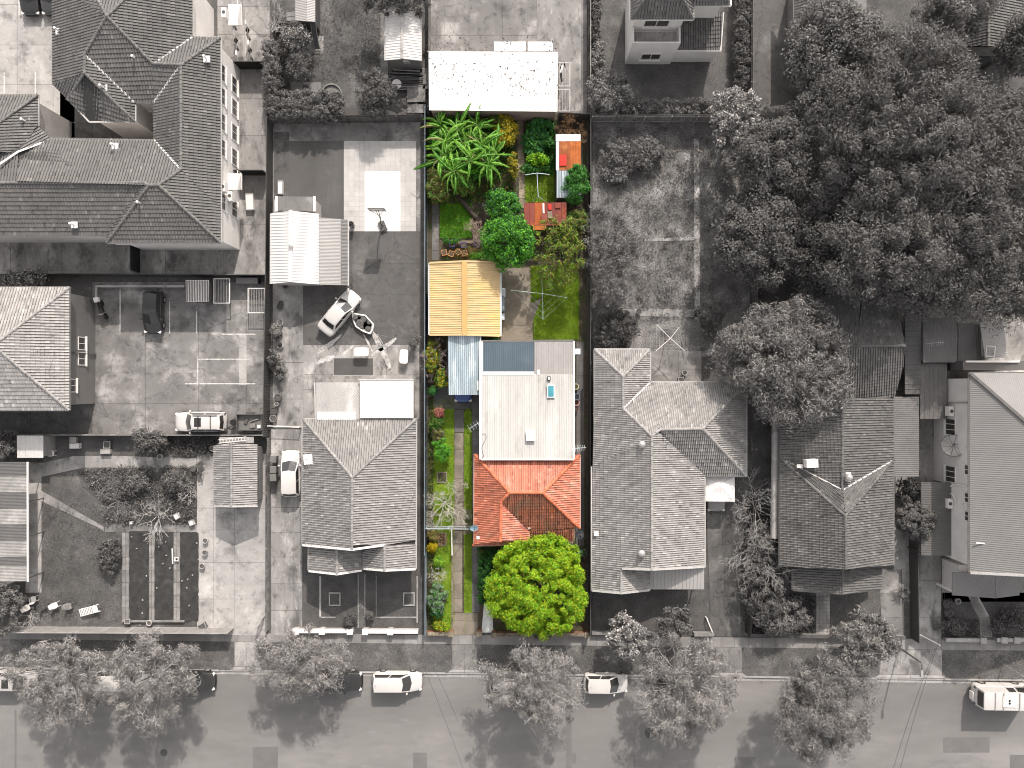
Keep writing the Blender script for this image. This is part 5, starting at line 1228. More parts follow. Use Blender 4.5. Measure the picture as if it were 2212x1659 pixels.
# yellow garage
gr = empty('garage', W(1004, 645), 'yellow ribbed metal garage with gabled roof', 'garage')
er = RZ(1004, 640, (927.6, 568), (927.6, 722), 2.5, 0.20)
metal_roof(gr, [[(927.6, 568.5, 2.5), (1003.5, 565, er), (1003.8, 722.5, er), (927.6, 723, 2.5)]], m_yellow, 'rib', 0.2, 0.8)
metal_roof(gr, [[(1003.8, 565, er), (1080.5, 567, 2.5), (1081, 725, 2.5), (1003.8, 722.5, er)]], m_yellow, 'rib', 0.2, 0.8, name='roof')
strip(MB(), (1003.7, 564.5, er), (1003.8, 723, er), 0.46, 0.05, 0.03).build('ridge_capping', m_yellowcap, gr)
for q in (((927.6, 568, 2.5), (1003.6, 564.5, er)), ((1003.6, 564.5, er), (1080.5, 566.5, 2.5)), ((927.6, 723.5, 2.5), (1003.8, 723, er)), ((1003.8, 723, er), (1081, 725.5, 2.5))): strip(MB(), q[0], q[1], 0.16, 0.06, 0.03).build('barge_capping', m_yellow, gr)
gutters(gr, [((926.8, 568, 2.5), (926.8, 723, 2.5)), ((1082, 567, 2.5), (1082, 725, 2.5))], m_pale)
walls(gr, [(928, 568), (1080, 567), (1080, 725), (928, 723)], 2.5, M('cream_cladding', (0.50, 0.40, 0.22), 0.08, 1), 0.12)
p = W(1080, 650); xw_ = W(1080, 650, 2.5).x - 0.1
# things by the garage wall
tk = empty('water_tank', W(1086, 660), 'grey rounded tank standing against the garage wall', 'tank')
P_ = []
for k in range(24):
    a_ = 2 * PI * k / 24; cx_, sx_ = math.cos(a_), math.sin(a_); P_.append((0.19 * math.copysign(abs(cx_) ** .5, cx_), 0.70 * math.copysign(abs(sx_) ** .35, sx_)))
MB().prism(P_, 0, 1.55).build('body', M('grey_tank', (0.23, 0.25, 0.27), 0.1, 1), tk, local=True)
MB().prism([(a_ * .8, b_ * .9) for a_, b_ in P_], 1.55, 1.62).build('lid', M('grey_tank_lid', (0.28, 0.30, 0.32), 0.1, 1), tk, local=True)
for fx, fy, sx, sy, hh, la in ((1086, 632, 0.45, 0.75, 0.9, 'pale cabinet with slatted front by the garage wall'), (1086, 684, 0.28, 0.5, 1.2, 'narrow grey box below the rounded tank')):
    p = W(fx, fy, hh); t = empty('storage_box', (p.x, p.y, 0.04), la, 'box'); MB().box((0, 0, hh / 2), (sx, sy, hh)).build('body', M('box_grey', (0.33, 0.35, 0.37), 0.1, 1), t, local=True)
    MB().box((0, 0, hh + .025), (sx + .05, sy + .05, 0.05)).build('lid', m_pale, t, local=True)

# rusty sheds at the back
sh = empty('garden_shed', W(1229, 358), 'narrow shed with rusty orange and silver corrugated sheets', 'shed')
m_sil2 = M('bright_corrugated', (0.66, 0.66, 0.66), 0.12, 1, rough=0.45, stains=(((0.45, 0.20, 0.10), 0.8, 0.62, 0.75, 0.5),))
dk_ = metal_roof(sh, [[(1200.5, 290, 2.35), (1254, 290, 2.35), (1254, 305, 2.32), (1200.5, 305, 2.32)]], m_sil2, 'corr', 0.14, 0.8)
metal_roof(sh, [[(1208, 305, 2.32), (1254.5, 305, 2.32), (1254.5, 368, 2.18), (1208, 368, 2.18)]], m_rust, 'corr', 0.14, 0.8, mats=[M('rust_a', (0.30, 0.085, 0.03), 0.25, 1, stains=(((0.5, 0.2, 0.06), 0.9, 0.5, 0.7, 0.7),)), m_rust, M('rust_b', (0.58, 0.22, 0.05), 0.2, 1, stains=(((0.32, 0.10, 0.03), 0.8, 0.5, 0.72, 0.7),)), m_rust])
metal_roof(sh, [[(1201, 305.5, 2.30), (1207.7, 305.5, 2.30), (1207.7, 368, 2.18), (1201, 368, 2.18)]], m_sil2, 'corr', 0.14, 0.4)
metal_roof(sh, [[(1202, 368.5, 2.18), (1254, 368.5, 2.18), (1254, 427, 2.05), (1202, 427, 2.05)]], m_silver, 'corr', 0.14, 0.8, valley=m_metald)
p = W(1216, 346, 2.3); MB().box(tuple(p), (0.62, 0.98, 0.03), 0.02).build('red_panel', m_redp, sh)
walls(sh, [(1203, 292), (1253, 292), (1253, 426), (1203, 426)], 2.2, M('old_shed_wall', (0.20, 0.16, 0.13), 0.2, 1), 0.05, top=2.1)
sh = empty('garden_shed', W(1180, 462), 'low shed with dark red rusted flat roof and loose panels', 'shed')
metal_roof(sh, [[(1132, 438, 2.1), (1224, 437, 2.1), (1223, 487, 2.0), (1132, 487, 2.0)]], m_rustred, 'flat', 0.6, 0.9, mats=[m_rustred, M('rust_c', (0.40, 0.10, 0.03), 0.2, 1), M('rust_d', (0.19, 0.05, 0.04), 0.2, 1)])
for fx, fy, sx, sy, rz_, mm in ((1188, 447, .27, .5, 0.02, m_redp), (1205, 444, .5, .46, 0.05, m_rustred), (1188, 464, .42, .6, 0.05, m_cpath), (1176, 470, .55, .6, 0, m_rustred), (1174, 450, 0.16, 0.9, 0.03, m_sil2), (1166, 492, 1.2, 0.4, .05, m_rust)):
    p = W(fx, fy, 2.16); MB().box((p.x, p.y, p.z), (sx, sy, 0.04), rz_).build('loose_panel', mm, sh)
walls(sh, [(1134, 440), (1222, 440), (1222, 485), (1134, 485)], 2.0, m_cdark, 0.05)

# clothes hoists
def hoist(name, label, fx, fy, z, ends, mat, lines=3, r=0.022):
    c = W(fx, fy, z); t = empty(name, (c.x, c.y, 0.03), label, 'clothes hoist')
    m1 = MB(); m1.tube([(0, 0, 0), (0, 0, z)], 0.035, 8); m1.build('mast', mat, t, local=True)
    tips = []
    for ex, ey in ends:
        q = W(ex, ey, z + 0.15) - t.location; m2 = MB(); m2.tube([(0, 0, z - 0.05), q], r, 6); m2.build('arm', mat, t, local=True); tips.append(q)
    tips.sort(key=lambda q: math.atan2(q.y, q.x)); o = Vector((0, 0, z - 0.05))
    for k in range(lines):
        s_ = 1 - k * 0.24; mm = MB(); pts = [o.lerp(q, s_) for q in tips]; mm.tube(pts + [pts[0]], 0.006, 4, False); mm.build('line', mat, t, local=True)
    return t
m_hoist = M('hoist_metal', (0.50, 0.60, 0.50), 0.1, 2, rough=0.4)
hoist('clothes_hoist', 'rotary clothes hoist with four thin arms over the green lawn', 1172, 634, 2.1, [(1169, 581), (1173, 690), (1104, 627), (1225, 643)], m_hoist)
hoist('clothes_hoist', 'rotary clothes hoist with arms in an X over the grey yard', 1448.5, 731, 2.1, [(1418.5, 701), (1467, 707), (1417, 758), (1479, 758)], m_frame, 3, 0.03)
t = empty('clothes_line', W(1161, 400), 'tall T shaped clothes line frame over the small lawn', 'clothes line')
for a_, b_, nm in ((W(1160, 374, 2.3), W(1134, 378, 2.2), 'crossbar'), (W(1160, 374, 2.3), W(1187, 377, 2.2), 'crossbar'), (W(1160, 374, 2.3), W(1162.5, 424, 2.0), 'ridge_bar'), (W(1162.5, 424, 2.0), W(1151, 436, 0.05), 'leg'), (W(1162.5, 424, 2.0), W(1178.5, 436, 0.05), 'leg'), (W(1160, 374, 2.3), W(1161, 374, 0.05), 'post')):
    MB().tube([a_, b_], 0.03, 6).build(nm, m_pale, t)
# pots
def pot_sq(fx, fy, s_, h_, rz_, mat, la):
    p = W(fx, fy, h_ * .8); t = empty('plant_pot', (p.x, p.y, 0.03), la, 'pot', rz=rz_)
    b = s_ * .42; u_ = s_ / 2
    MB().hexa([(-b, -b, 0), (b, -b, 0), (b, b, 0), (-b, b, 0)], [(-u_, -u_, h_), (u_, -u_, h_), (u_, u_, h_), (-u_, u_, h_)]).build('body', mat, t, local=True)
    MB().box((0, 0, h_ + .004), (s_ * .8, s_ * .8, 0.02)).build('soil', m_soilp, t, local=True)
    for q in ((0, u_ - .02, s_, .04), (0, -u_ + .02, s_, .04), (u_ - .02, 0, .04, s_ - .08), (-u_ + .02, 0, .04, s_ - .08)): MB().box((q[0], q[1], h_ + .02), (q[2], q[3], .05)).build('rim', mat, t, local=True)
for i, (fx, fy, r_) in enumerate(((960, 546, .25), (975, 548.6, -.3), (990, 545, .5), (1003.5, 547, .35), (1021.5, 542, .1))):
    pot_sq(fx, fy, 0.5, 0.35, r_, m_terra, '%s square terracotta pot from the left fence in the row' % ('first', 'second', 'third', 'fourth', 'fifth')[i])
for i, (fx, fy) in enumerate(((977, 528.6), (1002, 530), (1031, 528.6))):
    pot_sq(fx, fy, 0.5, 0.4, 0.05, m_bluep, '%s dark blue planter above the terracotta pots' % ('left', 'middle', 'right')[i])
o = MB().box(tuple(W(1030, 560, .1)), (1.7, 0.12, 0.06), 0.03).build('plank', m_timber); tag(o, 'loose timber plank behind the yellow garage', 'plank')
o = MB().box(tuple(W(1001, 522.5, .4)), (3.3, 0.25, 0.05), 0.03).build('shelf_board', m_cpath); tag(o, 'low board shelf behind the blue planters', 'shelf')
SOIL = [m_soilp]
def pot_round(fx, fy, r_, h_, mat, la, name='plant_pot', soil=None, z0=0.04, cat='pot', rim=True):
    p = W(fx, fy, h_); t = empty(name, (p.x, p.y, z0), la, cat)
    MB().lathe((0, 0, 0), [(r_ * .7, 0), (r_ * .95, h_ * .85), (r_, h_ * .86), (r_, h_), (r_ * .8, h_), (r_ * .78, h_ - .06)], 16).build('body', mat, t, True, 40, local=True)
    MB().lathe((0, 0, h_ - .05), [(r_ * .78, 0), (0, 0.02)], 16).build('soil', soil or SOIL[0], t, local=True)
    return t
pot_round(1244, 835, .28, .45, M('yellowish_pot', (0.62, 0.60, 0.36), 0.1, 2), 'pale yellow round pot beside the house wall')
pot_round(1246, 857, .3, .7, M('grey_bin', (0.18, 0.19, 0.23), 0.1, 2), 'dark grey round bin beside the house wall', 'bin', m_cdark, cat='bin')
pot_round(1245, 870, .3, .45, M('pink_pot', (0.60, 0.30, 0.32), 0.1, 2), 'pink round pot beside the house wall')
pot_round(1244, 884, .22, .4, M('maroon_pot', (0.16, 0.06, 0.07), 0.1, 2), 'small maroon pot below the pink one')
# fences of the middle lot
fence('fence', 'dark metal fence along the left edge of the middle lot', [(923, 246), (922, 1190)], 1.8, m_cfence, m_cfence2, 'metal')
fence('fence', 'grey metal fence along the lower left edge of the middle lot', [(922, 1192), (921.5, 1362)], 1.3, m_cfence2, m_cfence2, 'metal')
fence('fence', 'dark metal fence along the right edge of the middle lot', [(1272, 250), (1271, 1362)], 1.7, m_fenced, m_fenced, 'metal')
fence('fence', 'short grey metal back fence at the top right of the middle lot', [(1206, 258), (1271, 260)], 1.7, m_fenced, m_fenced, 'metal')
fence('side_gate', 'white barred gate crossing the left wheel track', [(923, 1136), (1018, 1137)], 1.3, m_pale, m_pale, 'bars')
fence('railing', 'low white railing beside the left wheel track', [(976.5, 1143), (977.5, 1195)], 0.7, m_white, m_white, 'bars')
wall_run('front_wall', 'low brown brick front wall left of the driveway opening', [(923, 1364), (975, 1364)], 0.6, 0.24, m_rbrick, m_cpath, (1.0,))
wall_run('front_wall', 'brown brick pillars and wall right of the white path', [(1067, 1366), (1267, 1366)], 0.6, 0.24, m_rbrick, m_cpath, (0.0, 1.0))
wall_run('front_wall', 'short brick wall between driveway and white path', [(1033, 1364), (1042, 1364)], 0.6, 0.24, m_rbrick, m_cpath, (0.3,))
o = MB(); 
for q in (R(975.5, 1196, 978.5, 1360),): o.prism([W(*a_)[:2] for a_ in q], 0, 0.16)
tag(o.build('garden_edging', m_cpath), 'brick edging along the left side of the drive', 'edging')
# square edged beds in the front lawn
for k, (x0, y0, x1, y1, la) in enumerate(((944, 1019, 966, 1042, 'square stone edged bed in the upper front lawn'), (946, 1150, 964, 1178, 'square edged bed near the yellow bush'), (950, 1275, 964, 1300, 'square edged bed under the grey green shrub'))):
    t = empty('flower_bed', W((x0 + x1) / 2, (y0 + y1) / 2), la, 'flower bed')
    MB().prism([W(*a_)[:2] for a_ in R(x0 + 1.6, y0 + 1.6, x1 - 1.6, y1 - 1.6)], 0, 0.11).build('soil', m_csoil, t)
    for q in (R(x0, y0, x1, y0 + 1.8), R(x0, y1 - 1.8, x1, y1), R(x0, y0 + 1.9, x0 + 1.8, y1 - 1.9), R(x1 - 1.8, y0 + 1.9, x1, y1 - 1.9)): MB().prism([W(*a_)[:2] for a_ in q], 0, 0.17).build('edging_stone', m_cconc, t)
SOIL[0] = m_soil      # outside the middle lot everything is toned grey
# ------------------------------------------------------------------ vehicles
m_tyre = M('tyre_rubber', 0.02, 0.1, 3); m_rim = M('alloy_rim', 0.42, 0.1, 3, rough=0.35, metal=0.6)
m_cglass = M('car_glass', 0.035, 0.05, 1, rough=0.08, spec=0.7, fine=0); m_trim = M('car_trim', 0.025, 0.1, 2, rough=0.6); m_lamp = M('car_lamp', 0.7, 0.05, 2, rough=0.2); m_tail = M('tail_lamp', 0.12, 0.05, 2, rough=0.2)
def paint(name, v): return M(name, v, 0.03, 1, rough=0.32, fine=0.0, spec=0.5, coat=0.5)
pw, ps, pb, pd = paint('white_car_paint', 0.56), paint('silver_car_paint', 0.42), paint('black_car_paint', 0.028), paint('charcoal_car_paint', 0.05)
def ring(pts2, x): return [(x, y, z) for y, z in pts2]
def car(label, fx, fy, ang, kind, pm, L=4.4, Wd=1.76, Ht=1.47, z0=-0.09, cat='car', name='parked_car', group=None, extras=()):
    p = W(fx, fy, 0.7); t = empty(name, (p.x, p.y, z0), label, cat, group, rz=math.radians(ang)); w = Wd / 2
    belt = 0.92 if Ht < 1.6 else (1.0 if Ht < 1.8 else 1.1)
    G = {'hatch': (-.47, -.40, .05, .26, 0.74), 'sedan': (-.34, -.24, .06, .25, 0.74), 'wagon': (-.48, -.44, .10, .27, 0.74), 'suv': (-.48, -.45, .08, .24, 0.95), 'van': (-.495, -.48, .34, .46, 0.98), 'ute': (-.10, -.06, .12, .26, 0.85)}[kind]
    rb, rt, ft, fb, hood = [g * L for g in G[:4]] + [G[4]]
    hd = hood if kind != 'van' else belt * .92
    st = [(-.5, .60, .44, belt * .76), (-.492, .74, .36, belt * .88), (-.475, .86, .30, belt * .95), (-.44, .95, .24, belt), (rb / L if kind == 'sedan' else -.3, 1, .20, belt * 1.01), (0, 1, .20, belt), (fb / L, .99, .20, belt * .985),
          (fb / L * .6 + .44 * .4, .965, .22, hd * 1.10), (.40, .93, .24, hd * 1.02), (.445, .86, .27, hd * .95), (.475, .75, .31, hd * .86), (.492, .62, .35, hd * .76), (.5, .46, .42, hd * .66)]
    v = []; f = []
    for s_, k, zl, zt in st:
        x = s_ * L; ww = w * k; half = [(ww * .86, zl), (ww, zl + .10), (ww, zt * .70), (ww * .955, zt - .05), (ww * .84, zt), (ww * .42, zt + .018)]
        sec = [(y, z) for y, z in half] + [(0, zt + .024)] + [(-y, z) for y, z in half[::-1]]; v += ring(sec, x)
    n_ = 13
    for i in range(len(st) - 1):
        for k in range(n_): a = i * n_ + k; b = i * n_ + (k + 1) % n_; f.append((a, a + n_, b + n_, b))
    f.append(tuple(range(n_))); f.append(tuple(range((len(st) - 1) * n_ + n_ - 1, (len(st) - 1) * n_ - 1, -1)))
    body = MB().mesh(v, f).build('body', pm, t, True, 38, local=True)
    # greenhouse
    wb, wt_ = w * .90, w * (.74 if kind != 'van' else .86); zt = Ht - .05; zb = belt - .02
    bf, br_ = (.16, .10) if kind != 'van' else (.08, .04)
    Bq = [(rb, -wb, zb), (fb - .04, -wb, zb), (fb - .04, wb, zb), (rb, wb, zb)]; Tq = [(rt, -wt_, zt), (ft, -wt_, zt), (ft, wt_, zt), (rt, wt_, zt)]
    Bf, Tf, Br, Tr = (fb + bf, 0, zb), (ft + bf * .7, 0, zt + .015), (rb - br_, 0, zb), (rt - br_ * .7, 0, zt + .015)
    in_ = .13
    ring2 = [(rt + .10, -wt_ + in_, Ht - .012), (ft - .10, -wt_ + in_, Ht - .012), (ft - .02, 0, Ht), (ft - .10, wt_ - in_, Ht - .012), (rt + .10, wt_ - in_, Ht - .012), (rt + .04, 0, Ht)]
    vv = [Bq[0], Bq[1], Bf, Bq[2], Bq[3], Br, Tq[0], Tq[1], Tf, Tq[2], Tq[3], Tr] + ring2
    ff = [(i, (i + 1) % 6, 6 + (i + 1) % 6, 6 + i) for i in range(6)] + [(6 + i, 6 + (i + 1) % 6, 12 + (i + 1) % 6, 12 + i) for i in range(6)] + [(12, 13, 14, 17), (14, 15, 16, 17)]
    MB().mesh(vv, ff).build('cabin', pm, t, True, 42, local=True)
    def pane(nm, q, iu0, iu1, iv0, iv1, m_=m_cglass):
        q = [Vector(a) for a in q]; nrm = (q[1] - q[0]).cross(q[3] - q[0]).normalized()
        def at(u_, v_): return (q[0].lerp(q[1], u_)).lerp(q[3].lerp(q[2], u_), v_)
        c = [at(iu0, iv0), at(iu1, iv0), at(iu1, iv1), at(iu0, iv1)]; MB().hexa([a - nrm * .01 for a in c], [a + nrm * .007 for a in c]).build(nm, m_, t, local=True)
    def pane2(nm, A0, A1, A2, B0, B1, B2, m0, v0, v1):
        mb = MB()
        for q in ([A0, A1, B1, B0], [A1, A2, B2, B1]):
            q = [Vector(a) for a in q]; nrm = (q[1] - q[0]).cross(q[3] - q[0]).normalized()
            def at(u_, v_): return (q[0].lerp(q[1], u_)).lerp(q[3].lerp(q[2], u_), v_)
            u0, u1 = (m0, 1) if q[0] == Vector(A0) else (0, 1 - m0)
            c = [at(u0, v0), at(u1, v0), at(u1, v1), at(u0, v1)]; mb.hexa([a - nrm * .01 for a in c], [a + nrm * .008 for a in c])
        mb.build(nm, m_cglass, t, local=True)
    pane2('windscreen', Bq[1], Bf, Bq[2], Tq[1], Tf, Tq[2], .12, .05, .94); pane2('rear_window', Bq[3], Br, Bq[0], Tq[3], Tr, Tq[0], .2, .25 if kind != 'sedan' else .08, .92)
    k0 = .55 if kind == 'van' else .04
    pane('side_window', [Bq[0], Bq[1], Tq[1], Tq[0]], k0, .50 if kind != 'van' else .70, .14, .92); pane('side_window', [Bq[0], Bq[1], Tq[1], Tq[0]], .53 if kind != 'van' else .74, .95, .14, .92)
    pane('side_window', [Bq[2], Bq[3], Tq[3], Tq[2]], .05, .47 if kind != 'van' else .26, .14, .92); pane('side_window', [Bq[2], Bq[3], Tq[3], Tq[2]], .50 if kind != 'van' else .30, .96 if kind != 'van' else .45, .14, .92)
    for sx in (.30, -.30):
        for sy in (-1, 1):
            r = .31 if Ht < 1.6 else .36; c = (sx * L, sy * (w - .085), r)
            wm = MB(); wm.tube([(c[0], c[1] - .10, r), (c[0], c[1] + .10, r)], r, 18); o = wm.build('wheel', m_tyre, t, True, 40, local=True)
            rm = MB(); rm.tube([(c[0], c[1] + sy * .10, r), (c[0], c[1] + sy * .108, r)], r * .64, 14); rm.build('rim', m_rim, o, local=True)
    for sy in (-1, 1):
        MB().box((L * .455, sy * w * .74, hood * .82), (.24, .30, .12), -sy * .45).build('headlight', m_lamp, t, local=True)
        MB().box((-L * .487, sy * w * .76, belt * .82), (.10, .24, .20), sy * .2).build('tail_light', m_tail, t, local=True)
        MB().box((fb - .32, sy * (w + .07), belt + .06), (.14, .20, .14), sy * .2).build('mirror', pm, t, local=True)
    MB().box((L * .497, 0, .42), (.06, w * 1.15, .16)).build('grille', m_trim, t, local=True)
    for x_, y_ in ((L * .10, 1), (-L * .10, 1), (L * .10, -1), (-L * .10, -1)):
        MB().box((x_, y_ * (w + .005), belt * .80), (.16, .025, .035)).build('door_handle', m_trim if pm is pb else pm, t, local=True)
    if 'rack' in extras:
        for sy in (-1, 1): MB().box(((rt + ft) / 2, sy * (wt_ - .06), Ht + .05), ((ft - rt) * .9, .045, .05)).build('roof_rail', m_trim, t, local=True)
        for s_ in (.3, .75): MB().box((rt + (ft - rt) * s_, 0, Ht + .08), (.06, wt_ * 2 - .15, .04)).build('roof_bar', m_trim, t, local=True)
    if 'sunroof' in extras: MB().box((ft - .55, 0, Ht - .005), (.62, .82, .02)).build('sunroof', m_cglass, t, local=True)
    if 'hatch' in extras:
        MB().box((-.2, 0, Ht + .03), (1.25, .95, .08)).build('roof_hatch', m_frame, t, local=True)
        for sy in (-.12, .12): MB().lathe((-.6 + .35, sy, Ht + .07), [(.10, 0), (.10, .03), (0, .035)], 12).build('roof_fan', m_trim, t, local=True)
        for x_ in (-1.5, -.75, .7): MB().box((x_, 0, Ht + .06), (.05, wt_ * 2 + .02, .05)).build('roof_bar', m_metal, t, local=True)
        MB().box((-L / 2 - .1, -.1, .75), (.16, .75, .5)).build('rear_step', m_frame, t, local=True)
    if 'antenna' in extras: MB().tube([(rt + .2, 0, Ht), (rt + .12, 0, Ht + .2)], .012, 4).build('aerial', m_trim, t, local=True)
    return t
g_st = 'cars parked along the kerb'
car('white station wagon parked in the open street, front to the right', 858, 1474, 0, 'wagon', pw, 4.6, 1.78, 1.5, group=g_st, extras=('antenna',))
car('black sedan parked behind the white station wagon', 727, 1473, -1, 'sedan', pb, 4.7, 1.82, 1.46, group=g_st)
car('white hatchback parked between two street trees', 1309, 1477, -1, 'hatch', pw, 4.1, 1.74, 1.5, group=g_st, extras=('antenna',))
car('silver hatchback almost hidden under the tree below the lot', 1105, 1475, -1, 'hatch', ps, 4.1, 1.72, 1.5, group=g_st)
car('dark hatchback hidden under the right hand street tree', 1466, 1480, -1, 'hatch', pd, 4.2, 1.74, 1.5, group=g_st)
car('black hatchback parked at the end of the left row under foliage', 413, 1472, -2, 'hatch', pb, 4.3, 1.78, 1.48, group=g_st)
car('white utility vehicle under the two left street trees', 266, 1469, -1, 'suv', pw, 4.7, 1.82, 1.75, group=g_st)
car('silver wagon cut by the left picture edge', 24, 1471, -1, 'wagon', ps, 4.6, 1.78, 1.5, group=g_st, extras=('sunroof',))
car('white camper van with roof hatch at the right edge of the street', 2162, 1501, -1, 'van', pw, 5.1, 1.9, 2.25, cat='van', name='camper_van', extras=('hatch',))
car('black hatchback standing in the stained car park', 331, 674, -92, 'hatch', pb, 3.95, 1.7, 1.48, z0=0.05)
car('white four wheel drive with roof rack and sunroof below the car park', 434, 911, 180, 'suv', pw, 4.7, 1.84, 1.78, z0=0.05, extras=('rack', 'sunroof'))
car('silver sedan parked aslant in the yard beside the ribbed garage', 733, 675, 51, 'sedan', paint('champagne_car_paint', 0.52), 4.7, 1.78, 1.42, z0=0.05)
car('white hatchback on the long drive beside the gabled house', 628.5, 1023, 91, 'hatch', pw, 4.3, 1.8, 1.5, z0=0.05)
car('blue car with only its bonnet showing under the silver carport', 1000.5, 820, -90, 'hatch', M('blue_car_paint', (0.035, 0.075, 0.26), 0.03, 1, rough=0.3, fine=0, spec=0.5, coat=0.5), 4.2, 1.72, 1.45, z0=0.06)
car('silver car with its bonnet out from under the white canopy', 1547, 1054, -90, 'hatch', paint('grey_car_paint', 0.33), 4.4, 1.72, 1.45, z0=0.05)
car('black car at the top edge of the car park, nose down', 65, -22, -90, 'sedan', pb, 4.6, 1.8, 1.45, z0=0.05)
car('dark car half hidden by the flats roof at the top left', 110, -22, -90, 'sedan', pd, 4.6, 1.8, 1.45, z0=0.05)
# motorbike
p = W(223, 668, .4); t = empty('motorbike', (p.x, p.y, 0.05), 'black motorbike with rear box beside the brick house', 'motorbike', rz=math.radians(-72))
for x_, nm in ((.68, 'wheel'), (-.62, 'wheel')):
    mb = MB(); mb.tube([(x_, -.06, .31), (x_, .06, .31)], .31, 16); mb.build(nm, m_tyre, t, True, 40, local=True)
MB().hexa([(-.55, -.12, .45), (.5, -.1, .45), (.5, .1, .45), (-.55, .12, .45)], [(-.6, -.14, .78), (.35, -.12, .9), (.35, .12, .9), (-.6, .14, .78)]).build('body', m_trim, t, local=True)
MB().box((-.15, 0, .82), (.7, .26, .10)).build('seat', m_dark, t, local=True); MB().box((.2, 0, .9), (.4, .28, .2)).build('fuel_tank', pb, t, local=True)
MB().tube([(.5, -.36, 1.0), (.56, -.1, .98), (.56, .1, .98), (.5, .36, 1.0)], .018, 6).build('handlebar', m_metal, t, local=True)
MB().box((-.85, 0, .95), (.42, .42, .34)).build('rear_box', m_frame, t, local=True); MB().tube([(.52, 0, .95), (.68, 0, .31)], .03, 6).build('fork', m_metal, t, local=True)
# trailer
p = W(542, 912, .5); t = empty('box_trailer', (p.x, p.y, 0.05), 'dark box trailer hitched behind the white four wheel drive', 'trailer')
MB().box((0, 0, .45), (2.3, 1.45, .06)).build('floor', m_zincd, t, local=True)
for q in ((0, .73, 2.3, .04), (0, -.73, 2.3, .04), (1.15, 0, .04, 1.5), (-1.15, 0, .04, 1.5)): MB().box((q[0], q[1], .68), (q[2], q[3], .46)).build('side', m_metald, t, local=True)
for sy in (-1, 1):
    mb = MB(); mb.tube([(0, sy * .86 - .08, .29), (0, sy * .86 + .08, .29)], .29, 14); mb.build('wheel', m_tyre, t, True, 40, local=True)
    MB().box((0, sy * .87, .64), (.8, .22, .05)).build('mudguard', m_metald, t, local=True)
MB().tube([(-1.15, .5, .42), (-2.2, 0, .42)], .04, 6).build('drawbar', m_metald, t, local=True); MB().tube([(-1.15, -.5, .42), (-2.2, 0, .42)], .04, 6).build('drawbar', m_metald, t, local=True)
mb = MB(); mb.tube([(-1.55, 0, .5), (-1.55, 0, .72)], .28, 14); mb.build('spare_wheel', m_tyre, t, True, 40, local=True)
for i, (x_, y_, sx, sy, rz_) in enumerate(((.4, .2, .9, .08, .3), (.2, -.3, .5, .4, .1), (-.4, .1, .3, .5, -.4), (.8, -.4, .3, .3, 0))): MB().box((x_, y_, .55), (sx, sy, .12), rz_).build('load', (m_timber, m_conc, m_metald, m_frame)[i], t, local=True)

# ------------------------------------------------------------------ white canopy tent
p = W(1555, 1055, 2.2); t = empty('canopy_tent', (p.x, p.y, 0.03), 'square white canopy tent over a parked car', 'tent')
k_ = [W(1522, 1029, 2.2), W(1587, 1030, 2.2), W(1587, 1084, 2.2), W(1523, 1083, 2.2)]; pk = W(1555, 1047, 2.62)
mb = MB()
for i in range(4):
    a_, b_ = k_[i], k_[(i + 1) % 4]
    for s_ in range(6):
        c0, c1 = a_.lerp(b_, s_ / 6), a_.lerp(b_, (s_ + 1) / 6); m0, m1 = c0.lerp(pk, .5) - Vector((0, 0, .03 + .025 * (s_ % 2))), c1.lerp(pk, .5) - Vector((0, 0, .03 + .025 * ((s_ + 1) % 2)))
        mb.poly([c0, c1, m1, m0][::-1]); mb.poly([m0, m1, pk][::-1])
mb.build('roof_cloth', M('white_cloth', 0.80, 0.05, 0.8, fine=0.03, rough=0.8), t, True, 60)
for i in range(4):
    a_, b_ = k_[i], k_[(i + 1) % 4]; MB().poly([a_, b_, b_ - Vector((0, 0, .22)), a_ - Vector((0, 0, .22))]).build('valance', m_white, t)
    MB().tube([a_, Vector((a_.x, a_.y, 0.03))], .03, 6).build('pole', m_metal, t)

# ------------------------------------------------------------------ sheds and outbuildings
t = empty('garage', W(660, 540), 'white ribbed gabled garage with grey lean to in the ball court yard', 'garage')
er = RZ(628, 530, (585.5, 461), (585.5, 613), 2.5, 0.24)
metal_roof(t, [[(585.5, 461, 2.5), (628, 455, er), (627.5, 609, er), (585, 613, 2.5)]], M('white_ribbed', 0.62, 0.06, 0.6, fine=0.05, rough=0.55), 'rib', 0.24, 0.8)
metal_roof(t, [[(628, 455, er), (688.5, 462, 2.35), (688.5, 614.5, 2.35), (627.5, 609, er)]], M('white_ribbed2', 0.72, 0.06, 0.6, fine=0.05, rough=0.55), 'rib', 0.24, 0.8)
strip(MB(), (628, 454, er), (627.5, 609, er), 0.3, 0.05, 0.03).build('ridge_capping', m_white, t)
metal_roof(t, [[(689, 470, 2.3), (736, 473, 2.15), (736, 616, 2.15), (689, 615, 2.3)]], M('grey_corr', 0.34, 0.08, 0.6, rough=0.55), 'corr', 0.13, 0.8, name='lean_to_roof')
metal_roof(t, [[(736.3, 473, 2.15), (751, 475, 2.1), (751, 617, 2.1), (736.3, 616, 2.15)]], m_zincd, 'corr', 0.13, 0.8, name='lean_to_roof')
metal_roof(t, [[(596, 424, 2.3), (682, 425, 2.3), (682, 457, 2.3), (596, 455, 2.3)]], M('mossy_flat_roof', 0.18, 0.2, 0.8, stains=((0.3, 0.8, 0.5, 0.75, 0.6),)), 'flat', 0.8, 0.9, name='rear_roof')
for x_ in (597.5, 679.5): strip(MB(), (x_, 424, 2.34), (x_, 457, 2.34), 0.2, 0.06).build('edge_beam', m_white, t)
gutters(t, [((584.5, 461, 2.5), (584, 613, 2.5)), ((752, 475, 2.1), (752, 617, 2.1))], m_gut)
